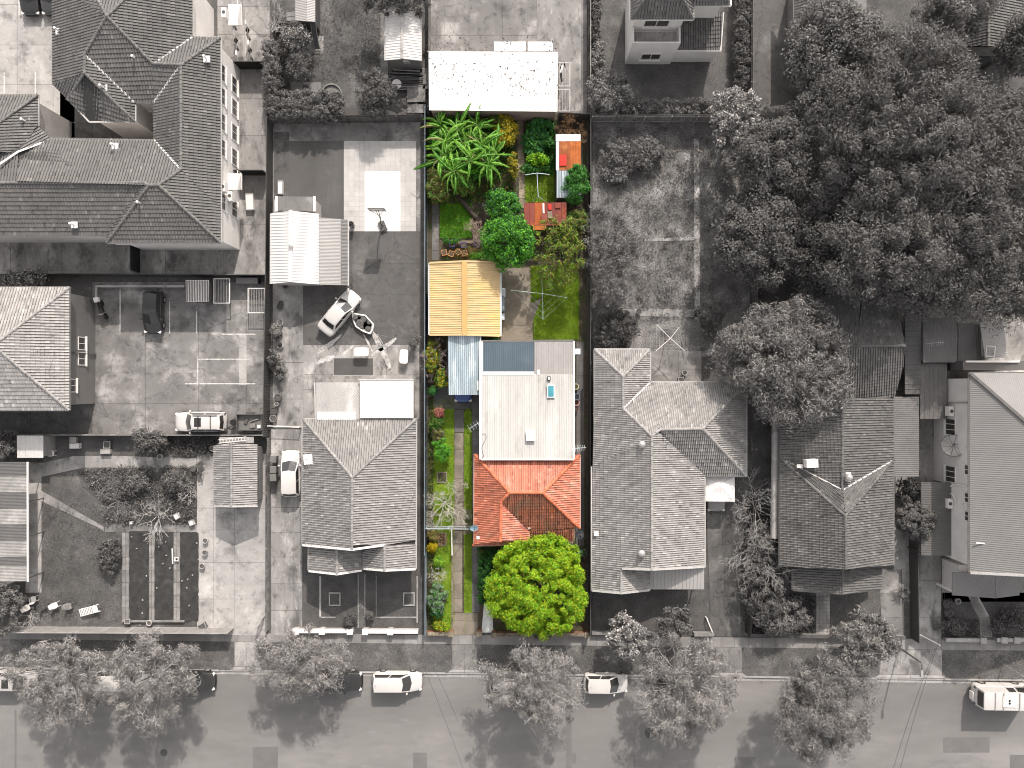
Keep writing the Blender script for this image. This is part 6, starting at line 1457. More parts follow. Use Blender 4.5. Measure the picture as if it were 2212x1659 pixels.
walls(t, [(588, 428), (682, 428), (686, 612), (588, 612)], 2.3, m_brickl, 0.1)
p = W(630, 530, er); MB().lathe(tuple(p), [(.16, 0), (.16, .2), (.22, .22), (.22, .3), (.1, .42), (0, .44)], 14).build('roof_vent', m_white, t, True, 50)
for fx in (693, 750):
    for fy in (476, 612): q = W(fx, fy, 2.1); MB().box((q.x, q.y, 1.0), (.08, .08, 2.0)).build('post', m_metald, t)
# ball hoop
bp = empty('basketball_hoop', W(1436 * .576 + 0, 850 * .576), 'portable basketball hoop with open frame backboard on the pale court', 'basketball hoop')
b0 = bp.location.copy(); b0.z = .06; bc = W(814, 453, 3.4)
MB().box((b0.x, b0.y, .16), (.6, .9, .22), .4).build('base', m_metald, bp)
MB().tube([b0, b0 + Vector((-.05, .15, 1.2)), Vector((bc.x + .25, bc.y - .75, 2.75))], [.06, .055, .05], 8).build('pole', m_metald, bp)
for dx in (-.12, .12): MB().tube([Vector((bc.x + .25, bc.y - .75, 2.7)), Vector((bc.x + dx, bc.y - .04, 3.3))], .03, 6).build('arm', m_metald, bp)
for sx in (-1, 1): MB().tube([Vector((bc.x + .12, bc.y - .45, 2.9)), Vector((bc.x + sx * .62, bc.y - .03, 3.5))], .02, 5).build('brace', m_metald, bp)
MB().box(tuple(bc), (1.4, .03, .95)).build('backboard', m_frame, bp)
bo = bp.children[-1]
for q in ((0, .49, 1.45, .05), (0, -.49, 1.45, .05), (-.7, 0, .05, .93), (.7, 0, .05, .93)): MB().box((bc.x + q[0], bc.y + .005, bc.z + q[1]), (q[2], .06, q[3])).build('frame', m_metald, bo)
MB().tube([Vector((bc.x + .23 * math.cos(a * PI / 8), bc.y + .28 + .23 * math.sin(a * PI / 8), 3.05)) for a in range(17)], .012, 5, False).build('rim', m_metal, bp)
pot_round(758, 484, .28, .8, m_metald, 'dark drum standing at the corner of the pale court', 'drum', m_dark, cat='drum')
# boat-like board, tables, things in that yard
t = empty('small_boat', W(785, 697, .4), 'white battered dinghy hull piled with junk in the yard', 'boat')
P_ = [(760, 675), (790, 680), (808, 700), (806, 712), (800, 722), (785, 717), (768, 706), (762, 692)]
Q_ = offset_poly([W(x, y, .45) for x, y in P_], .12)
MB().prism(offset_poly([W(x, y, .45) for x, y in P_], .25), .04, .3).build('hull', m_frame, t)
mb = MB(); n_ = len(P_); O_ = [W(x, y, .45) for x, y in P_]; mb.mesh([(q.x, q.y, .45) for q in O_] + [(q[0], q[1], .45) for q in Q_] + [(q[0], q[1], .28) for q in Q_], [(i, (i + 1) % n_, n_ + (i + 1) % n_, n_ + i) for i in range(n_)] + [(n_ + i, n_ + (i + 1) % n_, 2 * n_ + (i + 1) % n_, 2 * n_ + i) for i in range(n_)]); mb.build('gunwale', m_white, t)
MB().prism(Q_, .26, .30).build('deck', m_concl, t)
for fx, fy, r_, h_ in ((768, 686, .26, .35), (776, 699, .42, .18), (785, 690, .3, .12), (797, 697, .2, .3), (795, 710, .28, .15), (781, 707, .2, .2)): q = W(fx, fy, .4); MB().lathe((q.x, q.y, .3), [(r_ * .8, 0), (r_, h_ * .6), (r_ * .6, h_), (0, h_)], 9).build('junk', m_concd, t)
for fx, fy, sx, sy, rz_, la, zz in ((780.5, 760, 1.35, .80, .02, 'white rectangular table on the dark mat', .72), (872.5, 770, .78, 1.30, -.05, 'white upright oval table near the right fence', .72)):
    p = W(fx, fy, zz); t = empty('table', (p.x, p.y, .06), la, 'table', rz=rz_)
    P_ = []
    for k in range(28):
        a_ = 2 * PI * k / 28; c_, s_ = math.cos(a_), math.sin(a_); P_.append((sx / 2 * math.copysign(abs(c_) ** .38, c_), sy / 2 * math.copysign(abs(s_) ** .38, s_)))
    MB().prism(P_, zz - .04, zz).build('tabletop', m_white, t, local=True)
    for a_, b_ in ((1, 1), (1, -1), (-1, 1), (-1, -1)): MB().box((a_ * sx * .38, b_ * sy * .38, (zz - .04) / 2), (.06, .06, zz - .04)).build('leg', m_frame, t, local=True)
hoist('clothes_hoist', 'old clothes hoist with bent arms above the white streaked concrete', 830, 748, 1.9, [(800, 760), (853, 732), (845, 785), (815, 722)], m_concl, 2, .03)
# bins and pots along the left fence of that yard
for i, (fx, fy, r_, la) in enumerate(((600, 859, .33, 'old tyre ring pot with a wheel frame near the fence'), (597, 873, .2, 'small pale pot below the wheel frame pot'), (591, 888, .34, 'black rimmed bucket in the fence row'), (590, 904, .34, 'pale bucket at the end of the fence row'), (607, 656, .28, 'dark pot beside the wire tray'), (605, 663, .3, 'dark ring pot on the wire tray'), (605, 697, .3, 'pale flat stone pot by the fence'), (604, 722, .28, 'dark empty pot by the fence'), (605, 746, .3, 'pale round stone near the fence shrub'), (602, 800, .26, 'round pot under the fence shrub'), (616, 618, .24, 'dark pot below the ribbed garage'))):
    pot_round(fx, fy, r_, .3 if i > 3 else .45, m_concl if 'pale' in la else m_metald, la)
for i, fy in enumerate((992, 1015, 1032)):
    p = W(590, fy, .95); t = empty('wheelie_bin', (p.x, p.y, .05), '%s grey wheelie bin beside the white hatchback' % ('upper', 'middle', 'lower')[i], 'bin', 'wheelie bins by the drive', rz=.05 * (i - 1))
    MB().hexa([(-.22, -.24, .05), (.22, -.24, .05), (.22, .24, .05), (-.22, .24, .05)], [(-.28, -.32, .93), (.28, -.32, .93), (.28, .32, .93), (-.28, .32, .93)]).build('body', m_metald, t, local=True)
    MB().hexa([(-.30, -.34, .93), (.30, -.34, .93), (.30, .34, .93), (-.30, .34, .93)], [(-.26, -.29, 1.02), (.26, -.29, 1.02), (.26, .29, 1.02), (-.26, .29, 1.02)]).build('lid', m_zincd, t, local=True)
    for sy in (-.2, .2): MB().tube([(-.3, sy - .03, .12), (-.3, sy + .03, .12)], .11, 10).build('wheel', m_tyre, t, local=True)

# ---- top yards
t = empty('shed', W(868, 80), 'white ribbed gabled shed at the top left of the white roof', 'shed')
er = RZ(869, 80, (832, 22), (832, 130), 2.5, 0.22)
m_wr = M('white_shed_sheet', 0.66, 0.06, 0.8, fine=0.05, stains=((0.4, 0.6, 0.6, 0.8, 0.5),))
metal_roof(t, [[(832, 23, 2.5), (868.5, 18, er), (868.5, 127, er), (832.5, 130, 2.5)]], m_wr, 'rib', 0.26, 0.8); metal_roof(t, [[(868.5, 18, er), (908, 25, 2.4), (909, 131, 2.4), (868.5, 127, er)]], m_wr, 'rib', 0.26, 0.8)
strip(MB(), (868.5, 18, er), (868.5, 127, er), 0.25, 0.05, .03).build('ridge_capping', m_concl, t)
gutters(t, [((831, 23, 2.5), (831.5, 130, 2.5)), ((909, 25, 2.4), (910, 131, 2.4))], m_gut); Q_ = walls(t, [(833, 24), (907, 26), (908, 129), (833, 129)], 2.4, m_brick, 0.1)
mb = MB(); p0 = W(876, 130, 2.2); p1 = W(886, 148, .1)
for i in range(7): q = p0.lerp(p1, i / 6.5); mb.box((q.x, q.y, q.z), (.45, .05, .05))
for sx in (-.23, .23): mb.tube([p0 + Vector((sx, 0, 0)), p1 + Vector((sx, 0, 0))], .03, 5)
tag(mb.build('ladder', m_white), 'pale ladder leaning on the front of the white ribbed shed', 'ladder')
# timber pile
t = empty('timber_pile', W(880, 170, .4), 'heap of stacked poles and boards below the white ribbed shed', 'timber pile')
for i in range(26):
    y_ = 150 + i * 1.75; x0 = 838 + rnd.uniform(0, 12); x1 = 905 + rnd.uniform(0, 18); z_ = .15 + rnd.uniform(0, .5)
    MB().tube([W(x0, y_ + rnd.uniform(-2, 2), z_), W(x1, y_ + rnd.uniform(-2, 2), z_ + rnd.uniform(-.1, .1))], rnd.uniform(.03, .07), 6).build('pole', (m_timber, m_concl, m_timberd, m_metald)[i % 4], t)
MB().lathe(tuple(W(857, 182, .6)), [(.45, 0), (.45, .06), (0, .08)], 16).build('round_lid', m_white, t)
for fx, fy, sx, sy in ((899, 203, 1.7, 1.5), (900, 235, 1.7, .8), (920, 170, .6, 1.9)): MB().box(tuple(W(fx, fy, .5)), (sx, sy, .08), .02).build('board', m_conc, t)
t = empty('shed', W(660, 10), 'small corrugated roofed cubby house at the top with a lean to', 'shed')
metal_roof(t, [[(638, -40, 2.3), (663, -40, 2.6), (663, 46, 2.6), (638, 44, 2.3)]], m_greyshl, 'corr', .14, .8); metal_roof(t, [[(663, -40, 2.6), (681, -40, 2.35), (681, 47, 2.35), (663, 46, 2.6)]], m_greyshl, 'corr', .14, .8)
metal_roof(t, [[(619, 24, 1.9), (638, 24, 2.1), (638, 44, 2.1), (619, 45, 1.9)]], m_conc, 'flat', .4, .8); walls(t, [(640, -40), (679, -40), (679, 44), (640, 42)], 2.3, m_timberd, .1)
t = empty('slide', W(680, 80), 'dark curved play slide running down from the cubby house', 'slide')
pts = [(671, 50, 1.5), (673, 70, 1.0), (676, 90, .5), (680, 106, .15)]
for a_, b_ in zip(pts[:-1], pts[1:]):
    MB().hexa([W(a_[0], a_[1], a_[2]), W(b_[0], b_[1], b_[2]), W(b_[0] + 11, b_[1], b_[2]), W(a_[0] + 11, a_[1], a_[2])], [W(a_[0], a_[1], a_[2] + .05), W(b_[0], b_[1], b_[2] + .05), W(b_[0] + 11, b_[1], b_[2] + .05), W(a_[0] + 11, a_[1], a_[2] + .05)]).build('chute', m_metald, t)
    for dx in (0, 11): MB().tube([W(a_[0] + dx, a_[1], a_[2] + .15), W(b_[0] + dx, b_[1], b_[2] + .15)], .05, 6).build('side_rail', m_zincd, t)
MB().box(tuple(W(676, 60, .6)), (.1, .1, 1.2)).build('post', m_metald, t)
# round pond
t = empty('round_pond', W(718, 206), 'round pale stone basin at the edge of the top lawn', 'basin')
p = W(718, 206); MB().lathe((p.x, p.y, 0), [(.98, 0), (.98, .35), (.85, .38), (.85, .22), (0, .2)], 28).build('basin', m_conc, t, True, 35); MB().lathe((p.x, p.y - .25, .2), [(.35, 0), (.3, .22), (0, .3)], 10).build('rock', m_concl, t, True)
pot_round(660, 190, .3, .5, m_metald, 'dark round chair or pot on the concrete pad above the hedge')
# big white roof building
t = empty('outbuilding', W(1065, 175), 'low outbuilding with dazzling white flat metal roof', 'outbuilding')
mwl = M('dazzling_white_sheet', 0.86, 0.03, 0.6, fine=0.03, rough=0.5, stains=((0.35, 3.2, 0.70, 0.78, 0.6),))
metal_roof(t, [[(926, 111, 3.1), (1205, 112, 3.1), (1204, 241, 2.9), (927, 238, 2.9)]], mwl, 'flat', .25, .9)
for x0, x1 in ((1067, 1136), (1140, 1194)): metal_roof(t, [[(x0, 90, 2.9), (x1, 90, 2.9), (x1, 110, 2.9), (x0, 110, 2.9)]], mwl, 'flat', .3, .9, name='awning')
walls(t, [(928, 113), (1203, 113), (1203, 239), (928, 239)], 2.9, M('mauve_brick', (0.30, 0.22, 0.19), .1, 1, fine=.2, fscale=30), .12)
for fx in (1070, 1135, 1192): q = W(fx, 92, 2.8); MB().box((q.x, q.y, 1.4), (.07, .07, 2.8)).build('post', m_frame, t)
for y0, y1, la in ((136, 186, 'upper white wall clothes frame beside the white roof'), (193, 240, 'lower white wall clothes frame beside the white roof')):
    t = empty('clothes_airer', W(1220, (y0 + y1) / 2), la, 'clothes frame'); z_ = 1.9
    for a_, b_ in (((1206, y0), (1231, y0)), ((1231, y0), (1231, y1)), ((1231, y1), (1206, y1))): MB().tube([W(*a_, z_), W(*b_, z_)], .03, 6).build('bar', m_white, t)
    for k in range(4): MB().tube([W(1209 + k * 6, y0, z_), W(1209 + k * 6, y1, z_)], .008, 4).build('line', m_frame, t)
    for yy in (y0, y1): MB().tube([W(1207, yy, z_), W(1207, yy, 0.05)], .03, 6).build('leg', m_white, t)
t = empty('washing', W(1214, 155, 1.9), 'dark and white washing hung on the upper clothes frame', 'washing')
for i, (fx, fy, l_) in enumerate(((1212, 143, .5), (1213, 151, .7), (1213, 160, .5), (1213, 168, .6), (1220, 140, .4))): q = W(fx, fy, 1.6); MB().box(tuple(q), (.05 + .1 * (i % 2), l_, .5), .2 * (i - 2)).build('garment', (m_trim, m_white)[i == 1], t)
t = empty('clothes_line', W(520, 70), 'two long clothes lines with hung garments in the flats passage', 'clothes line')
for a_, b_ in (((498, -30), (514, 133)), ((523, -30), (543, 133))): MB().tube([W(*a_, 1.8), W(*b_, 1.8)], .012, 4).build('line', m_metal, t)
for i in range(12): 
    a_, b_ = (((498, -30), (514, 133)), ((523, -30), (543, 133)))[i % 2]; q = lerp2(a_, b_, .45 + .045 * i); MB().box(tuple(W(q[0], q[1], 1.5)), (.06 + .05 * (i % 3), .38, .6), .4 * (i % 3 - 1)).build('garment', (m_trim, m_white, m_metald)[i % 3], t)
for fx, fy in ((498, -30), (523, -30), (514, 133), (543, 133)): MB().tube([W(fx, fy, 0), W(fx, fy, 1.85)], .03, 6).build('post', m_metald, t)

# ---- left side yards
t = empty('bin_shed', W(427, 628), 'small shed with black and white striped roof at the car park edge', 'shed')
metal_roof(t, [[(401, 605, 2.0), (451, 605, 2.0), (450, 652, 1.9), (403, 652, 1.9)]], m_white, 'rib', .25, .4, mats=[m_white]); 
for k in range(9): strip(MB(), (403.5 + k * 5.6, 606, 2.05), (404.5 + k * 5.5, 651.5, 1.95), .11, .03).build('roof_stripe', m_zincd, t)
walls(t, [(404, 607), (449, 607), (449, 650), (404, 650)], 1.9, m_metald, .05)
for x0, y0, x1, y1, la in ((462, 602, 496, 655, 'barred steel cage beside the striped shed'), (536, 623, 572, 676, 'barred steel cage near the right end of the car park')):
    t = empty('cage', W((x0 + x1) / 2, (y0 + y1) / 2), la, 'cage'); z_ = 1.1
    for a_, b_ in (((x0, y0), (x1, y0)), ((x1, y0), (x1, y1)), ((x1, y1), (x0, y1)), ((x0, y1), (x0, y0))): MB().tube([W(*a_, z_), W(*b_, z_)], .045, 6).build('rail', m_frame, t)
    for k in range(1, 10): xx = x0 + (x1 - x0) * k / 10; MB().tube([W(xx, y0, z_), W(xx, y1, z_)], .02, 5).build('bar', m_metal, t)
    for a_ in ((x0, y0), (x1, y0), (x1, y1), (x0, y1)): MB().tube([W(*a_, z_), W(*a_, .05)], .04, 6).build('leg', m_frame, t)
t = empty('bench_rail', W(300, 618), 'long pale timber rail around the parking bays', 'rail')
strip(MB(), (207, 618.5, .5), (399, 618.5, .5), .2, .1).build('rail', m_concl, t); strip(MB(), (208.5, 621.5, .5), (208.5, 653, .5), .18, .1).build('rail', m_concl, t)
for fx, fy in ((210, 618.5), (270, 618.5), (335, 618.5), (396, 618.5), (208.5, 650)): q = W(fx, fy, .4); MB().box((q.x, q.y, .25), (.12, .12, .5)).build('post', m_timberd, t)
for i in range(4): 
    p = W(517 + i * 11.5, 606.5, .9); t = empty('wheelie_bin', (p.x, p.y, .04), '%s dark wheelie bin of the row under the car park fence' % ('first', 'second', 'third', 'fourth')[i], 'bin', 'bins under the car park fence')
    MB().hexa([(-.2, -.2, .03), (.2, -.2, .03), (.2, .2, .03), (-.2, .2, .03)], [(-.24, -.26, .9), (.24, -.26, .9), (.24, .26, .9), (-.24, .26, .9)]).build('body', m_metald, t, local=True); MB().box((0, 0, .94), (.5, .54, .06)).build('lid', m_zincd, t, local=True)
# garden shed, awning and tiled garage
t = empty('garden_shed', W(70, 965), 'small cream flat roofed shed under the car park fence', 'shed')
metal_roof(t, [[(37, 941, 2.0), (93, 941, 2.0), (93, 989, 1.95), (37, 989, 1.95)]], M('cream_sheet', .58, .08, .8, stains=((.35, .8, .55, .75, .5),)), 'flat', .5, .8); walls(t, [(38, 942), (92, 942), (92, 988), (38, 988)], 1.95, m_fencel, .06)
t = empty('awning', W(20, 1130), 'long lean to awning with alternating dark and clear roof sheets', 'awning')
mclr = M('clear_sheet', .27, .2, .8, stains=((.45, .6, .5, .75, .7), (.18, .9, .52, .72, .6)), rough=.35)
ys = [998, 1029, 1064, 1099, 1133, 1168, 1203, 1222, 1256]
for i in range(8): metal_roof(t, [[(-120, ys[i], 3.0), (58, ys[i], 2.5), (58.5, ys[i + 1] - .3, 2.5), (-120, ys[i + 1] - .3, 3.0)]], (m_darksh, mclr)[i % 2], 'corr', .13, 1.0)
gutters(t, [((59.5, 998, 2.5), (60, 1257, 2.5))], m_white, drop=.08)
for fy in (1003, 1085, 1160, 1250): q = W(58, fy, 2.4); MB().box((q.x, q.y, 1.2), (.08, .08, 2.4)).build('post', m_metald, t)
MB().prism([W(x, y)[:2] for x, y in R(-120, 1000, 35, 1255)], 0, 2.4).build('wall', m_render, t)
t = empty('garage', W(510, 1025), 'small tiled garage with low gable at the left drive', 'garage')
ra = RZ(500, 1020, (462, 960), (462, 1092), 2.4, .36); 
tiled_roof(t, [[(462, 962, 2.4), (500, 957, ra), (500, 1093, ra), (462, 1091, 2.4)], [(500, 957, ra), (556, 960, 2.3), (556, 1092, 2.3), (500, 1093, ra)]], t_right, m_deck, .2, .36, [((500, 957, ra), (500, 1093, ra))], r_left)
for q in (((462, 1092, 2.4), (500, 1094, ra)), ((500, 1094, ra), (557, 1093, 2.3))): strip(MB(), q[0], q[1], .14, .08).build('bargeboard', m_gut, t)
walls(t, [(463, 962), (555, 962), (555, 1091), (463, 1091)], 2.3, m_brick, .25)
metal_roof(t, [[(474, 944, 2.1), (548, 944, 2.1), (548, 957, 2.2), (474, 957, 2.2)]], mclr, 'corr', .15, .8, name='rear_lean_to'); 
mb = MB()
for dy in (-.16, .16): a_ = W(472, 954, 2.3); b_ = W(532, 947.5, 2.3); mb.tube([a_ + Vector((0, dy, 0)), b_ + Vector((0, dy, 0))], .03, 5)
for k in range(9): q = a_.lerp(b_, (k + .5) / 9); mb.box((q.x, q.y, q.z), (.04, .32, .03))
tag(mb.build('ladder', m_frame), 'aluminium ladder lying on the lean to behind the tiled garage', 'ladder')
# black sheeted vegetable beds
for i, (x0, x1, y0, y1) in enumerate(((281, 322, 1147, 1340), (336, 375, 1150, 1340), (391, 430, 1150, 1340))):
    t = empty('garden_bed', W((x0 + x1) / 2, 1245), '%s long garden bed covered with black plastic' % ('left', 'middle', 'right')[i], 'garden bed', 'black sheeted garden beds')
    mb = MB(); nu, nv = 9, 36; v = []; rg_ = random.Random(i)
    for b in range(nv + 1):
        for a in range(nu + 1):
            q = W(x0 + (x1 - x0) * a / nu, y0 + (y1 - y0) * b / nv); v.append((q.x, q.y, .10 + .05 * math.sin(a * 1.3 + b * .9 + i) + rg_.uniform(-.035, .035)))
    f = [(b * (nu + 1) + a, (b + 1) * (nu + 1) + a, (b + 1) * (nu + 1) + a + 1, b * (nu + 1) + a + 1) for b in range(nv) for a in range(nu)]
    mb.mesh(v, f).build('plastic_sheet', m_black, t, True)
    for k in range(6): q = (rg_.uniform(x0 + 2, x1 - 2), rg_.uniform(y0 + 10, y1 - 10)); MB().box(tuple(W(q[0], q[1], .17)), (.14, .09, .05), rg_.uniform(0, 3)).build('stone', m_concl, t)
for i, (x0, x1) in enumerate(((265, 280), (323, 335), (376, 390))):
    t = empty('boardwalk', W((x0 + x1) / 2, 1245), '%s timber board strip between the black beds' % ('left', 'middle', 'right')[i], 'boards', 'boards between the beds')
    for c in range(2):
        for k in range(7): MB().prism([W(*q)[:2] for q in R(x0 + (x1 - x0) * c / 2 + .3, 1150 + 27 * k + .4, x0 + (x1 - x0) * (c + 1) / 2 - .3, 1177 + 27 * k - .4)], .0, .12 + rnd.uniform(-.015, .015)).build('board', m_timber, t)
o = MB().box(tuple(W(331, 1342, .2)), (5.8, .14, .16)).build('garden_edging', m_timber); tag(o, 'timber edging along the foot of the black beds', 'edging')
o = MB().box(tuple(W(381.5, 1208, .3)), (.36, .36, .1)).build('loose_box', m_white); tag(o, 'small white box on the board strip', 'box'); MB().box(tuple(W(381.5, 1208, .36)), (.2, .2, .02)).build('label_plate', m_dark, o)
o = MB().tube([W(372, 1185, .25), W(373, 1218, .25)], .06, 6).build('white_pipe', m_white); tag(o, 'short white pipe lying by the middle bed', 'pipe')
# chairs on the lawn
def chair(label, fx, fy, ang, mat, s_=1.0, lounge=False, group='chairs on the lawn'):
    p = W(fx, fy, .4); t = empty('garden_chair' if not lounge else 'sun_lounger', (p.x, p.y, .03), label, 'chair' if not lounge else 'lounger', group, rz=math.radians(ang))
    if lounge:
        for sy in (-.32, .32): MB().tube([(-.95, sy, .32), (.95, sy, .32)], .03, 6).build('side_rail', mat, t, local=True)
        for k in range(13): MB().box((-.9 + k * .15, 0, .33 if k < 9 else .33 + (k - 8) * .07), (.09, .62, .025)).build('slat', mat, t, local=True)
        for sx in (-.8, .7):
            for sy in (-.32, .32): MB().tube([(sx, sy, 0), (sx, sy, .32)], .025, 6).build('leg', mat, t, local=True)
        return
    MB().box((0, 0, .43), (.46 * s_, .46 * s_, .05)).build('seat', mat, t, local=True)
    MB().hexa([(-.24, -.23, .45), (-.20, -.23, .45), (-.20, .23, .45), (-.24, .23, .45)], [(-.36, -.21, .88), (-.32, -.21, .88), (-.32, .21, .88), (-.36, .21, .88)]).build('backrest', mat, t, local=True)
    for sx in (-.2, .2):
        for sy in (-.2, .2): MB().tube([(sx * 1.1, sy * 1.1, 0), (sx, sy, .42)], .025, 6).build('leg', mat, t, local=True)
    for sy in (-.25, .25): MB().box((0, sy, .62), (.42, .05, .03)).build('armrest', mat, t, local=True)
chair('white plastic chair third from the right on the lawn', 120, 1307, 20, m_frame); chair('white plastic chair at the upper left of the lawn group', 73, 1294, 100, m_frame); chair('grey plastic chair at the left of the lawn group', 55, 1292, 60, m_conc); chair('pale plastic chair below the upper left ones', 60, 1312, 30, m_frame)
chair('dark cushioned chair behind the slatted lounger', 149, 1309, 5, m_conc, 1.1); chair('white slatted sun lounger on the lawn near the front fence', 193, 1319, 15, m_frame, lounge=True); chair('small round grey stool like chair on the lawn', 95, 1309, 0, m_concd, .8)
chair('dark chair on the drive beside the tiled garage', 435, 1002, 40, m_metald, group=None); chair('dark chair lower on the drive beside the tiled garage', 431, 1024, 200, m_metald, group=None); chair('white chair near the cream shed', 112, 979, 0, m_frame, group=None)
for fx, fy, la in ((40, 1286, 'round pale bucket left of the lawn chairs'), (40, 1294, 'second pale bucket beside the lawn chairs'), (34, 1270, 'pale ring pot at the corner of the awning'), (443, 1168, 'potted plant bowl at the edge of the pale drive'), (442, 1194, 'second bowl at the edge of the pale drive'), (436, 1223, 'dark pot at the edge of the pale drive'), (418, 1013, 'round pot at the corner of the cut branches'), (345, 987, 'pale ring on the rough path'), (459, 969, 'white round bin by the tiled garage'), (322, 1346, 'white bucket below the middle boards'), (1380, 673, 'dark round pot on the paved strip'), (1479, 805, 'white ring pot on the pad behind the pale house'), (2070, 1299, 'round pale pot in the dark front garden')):
    pot_round(fx, fy, .26, .38, m_concl if ('pale' in la or 'white' in la) else m_metald, la)
for fx, fy, sx, sy, rz_, la, mm in ((159, 951, .55, .6, 0, 'upper pale crate left of the narrow garden', m_concl), (162, 963, .9, .5, 0, 'lower pale crate left of the narrow garden', m_frame), (232, 961, .6, .6, 0, 'dark grate box on the garden slab', m_metald), (229, 975, .9, .4, 0, 'flat grey board on the garden slab', m_conc), (382, 1115, .4, .5, .5, 'pale brick among the cut branches', m_white), (414, 1129, .4, .45, .3, 'white tub at the corner of the branch heap', m_frame), (284, 1129, .24, .24, 0, 'small white frame at the edge of the strip', m_white), (540, 436, .7, 1.5, .05, 'white frame trolley in the flats passage', m_frame), (606, 405, .4, 1.2, 0, 'white upright box beside the dark court', m_white), (1471, 820, .5, .4, .2, 'dark lump beside the house wall on the pad', m_metald), (276, 1342, .5, .4, 0, 'grey planter box at the foot of the boards', m_zincd), (437, 1353, .7, .5, .5, 'dark frame leaning on the front fence', m_metald)):
    p = W(fx, fy, .3); t = empty('crate', (p.x, p.y, .04), la, 'crate', rz=rz_); MB().box((0, 0, .17), (sx, sy, .34)).build('body', mm, t, local=True)
    for q in ((0, sy / 2, sx + .04, .05), (0, -sy / 2, sx + .04, .05), (sx / 2, 0, .05, sy - .06), (-sx / 2, 0, .05, sy - .06)): MB().box((q[0], q[1], .36), (q[2], q[3], .06)).build('rim', m_metal, t, local=True)

# ------------------------------------------------------------------ fences
fence('fence', 'dark paling fence below the top hedge and shrubs', [(592, 270), (918, 266)], 1.9, m_timberd, m_timberd, 'paling')
fence('fence', 'tall dark metal fence running down between the flats and the ball court yard', [(590, 262), (588, 560), (582, 940)], 1.8, m_fenced, m_fenced, 'metal')
fence('fence', 'pale topped paling fence above the weedy yard', [(1275, 267), (1610, 267)], 1.9, m_timber, m_concl, 'paling')
fence('fence', 'dark metal fence between the flats and the stained car park', [(85, 596), (586, 599)], 1.6, m_fenced, m_concd, 'metal')
fence('fence', 'thin rail fence below the stained car park', [(-120, 937.5), (575, 938)], 1.2, m_fenced, m_concl, 'metal')
fence('fence', 'dark metal fence between the top concrete yard and the clipped lawn', [(1272, -160), (1272, 250)], 1.6, m_fenced, m_concl, 'metal')
fence('fence', 'paling fence right of the clipped lawn at the top', [(1612, -160), (1612, 250)], 1.6, m_timber, m_timber, 'paling')
fence('fence', 'paling fence left of the top concrete yard', [(928, -160), (928, 244)], 1.7, m_timber, m_timber, 'paling')
fence('fence', 'grey paling fence left of the worn top lawn', [(592, -160), (592, 240)], 1.5, m_timber, m_timber, 'paling')
fence('front_fence', 'long pale metal panel fence in front of the left garden', [(25, 1353.5), (505, 1355.5)], 1.65, m_fencel, m_concl, 'metal')
fence('fence', 'low fence beside the long streaked drive', [(580, 945), (579, 1360)], 0.7, m_timber, m_timber, 'paling')
fence('drive_gate', 'white cross rail across the long drive', [(586, 919), (652, 922)], 1.0, m_white, m_white, 'bars')
fence('drive_gate', 'pale barred gate folded open at the foot of the left driveway', [(560, 1350), (572, 1330)], 1.2, m_concl, m_concl, 'bars')
fence('fence', 'dark fence between the weedy yard and the giant trees', [(1622, 262), (1622, 660)], 1.6, m_timberd, m_timberd, 'paling')
fence('fence', 'dark metal fence between the drive and the dark tiled house', [(1618, 1090), (1612, 1368)], 1.3, m_fenced, m_fenced, 'metal')
fence('fence', 'dark metal fence right of the dark tiled house', [(1962, 1040), (1966, 1376)], 1.5, m_fenced, m_fenced, 'metal')
fence('drive_gate', 'white gate swung open over the mottled drive', [(1974, 1363), (2016, 1385)], 1.1, m_white, m_white, 'bars')
wall_run('front_wall', 'white capped front wall with square piers before the gabled house', [(633, 1359), (766, 1359)], .55, .28, m_brickl, m_white, (.08, .5, .95))
wall_run('front_wall', 'white capped front wall right of the brick edged path', [(786, 1359.5), (905, 1360)], .55, .28, m_brickl, m_white, (.05, .5))
wall_run('front_wall', 'low grey brick front wall before the pale tiled house', [(1277, 1364), (1405, 1365)], .5, .24, m_brick, m_conc)
wall_run('front_wall', 'low brick wall ending at the angled fence by the drive', [(1405, 1365), (1420, 1365)], .7, .3, m_brick, m_concl, (0.5,))
wall_run('front_wall', 'brick wall piece beside the driveway of the pale tiled house', [(1496, 1366), (1538, 1366)], .6, .25, m_brick, m_conc)
fence('fence', 'slanting white rail at the foot of the drive', [(1524, 1332), (1538, 1366)], .6, m_white, m_white, 'bars')
wall_run('front_wall', 'dark low brick wall before the planted garden', [(1608, 1368), (1950, 1374)], .5, .24, m_brick, m_concd)
wall_run('front_wall', 'stone front wall left of the curving path', [(2036, 1378), (2115, 1379)], .5, .3, m_brick, m_concl, (1.0,))
wall_run('front_wall', 'stone front wall right of the curving path', [(2146, 1378), (2420, 1381)], .5, .3, m_brick, m_concl, (0.05, .15))
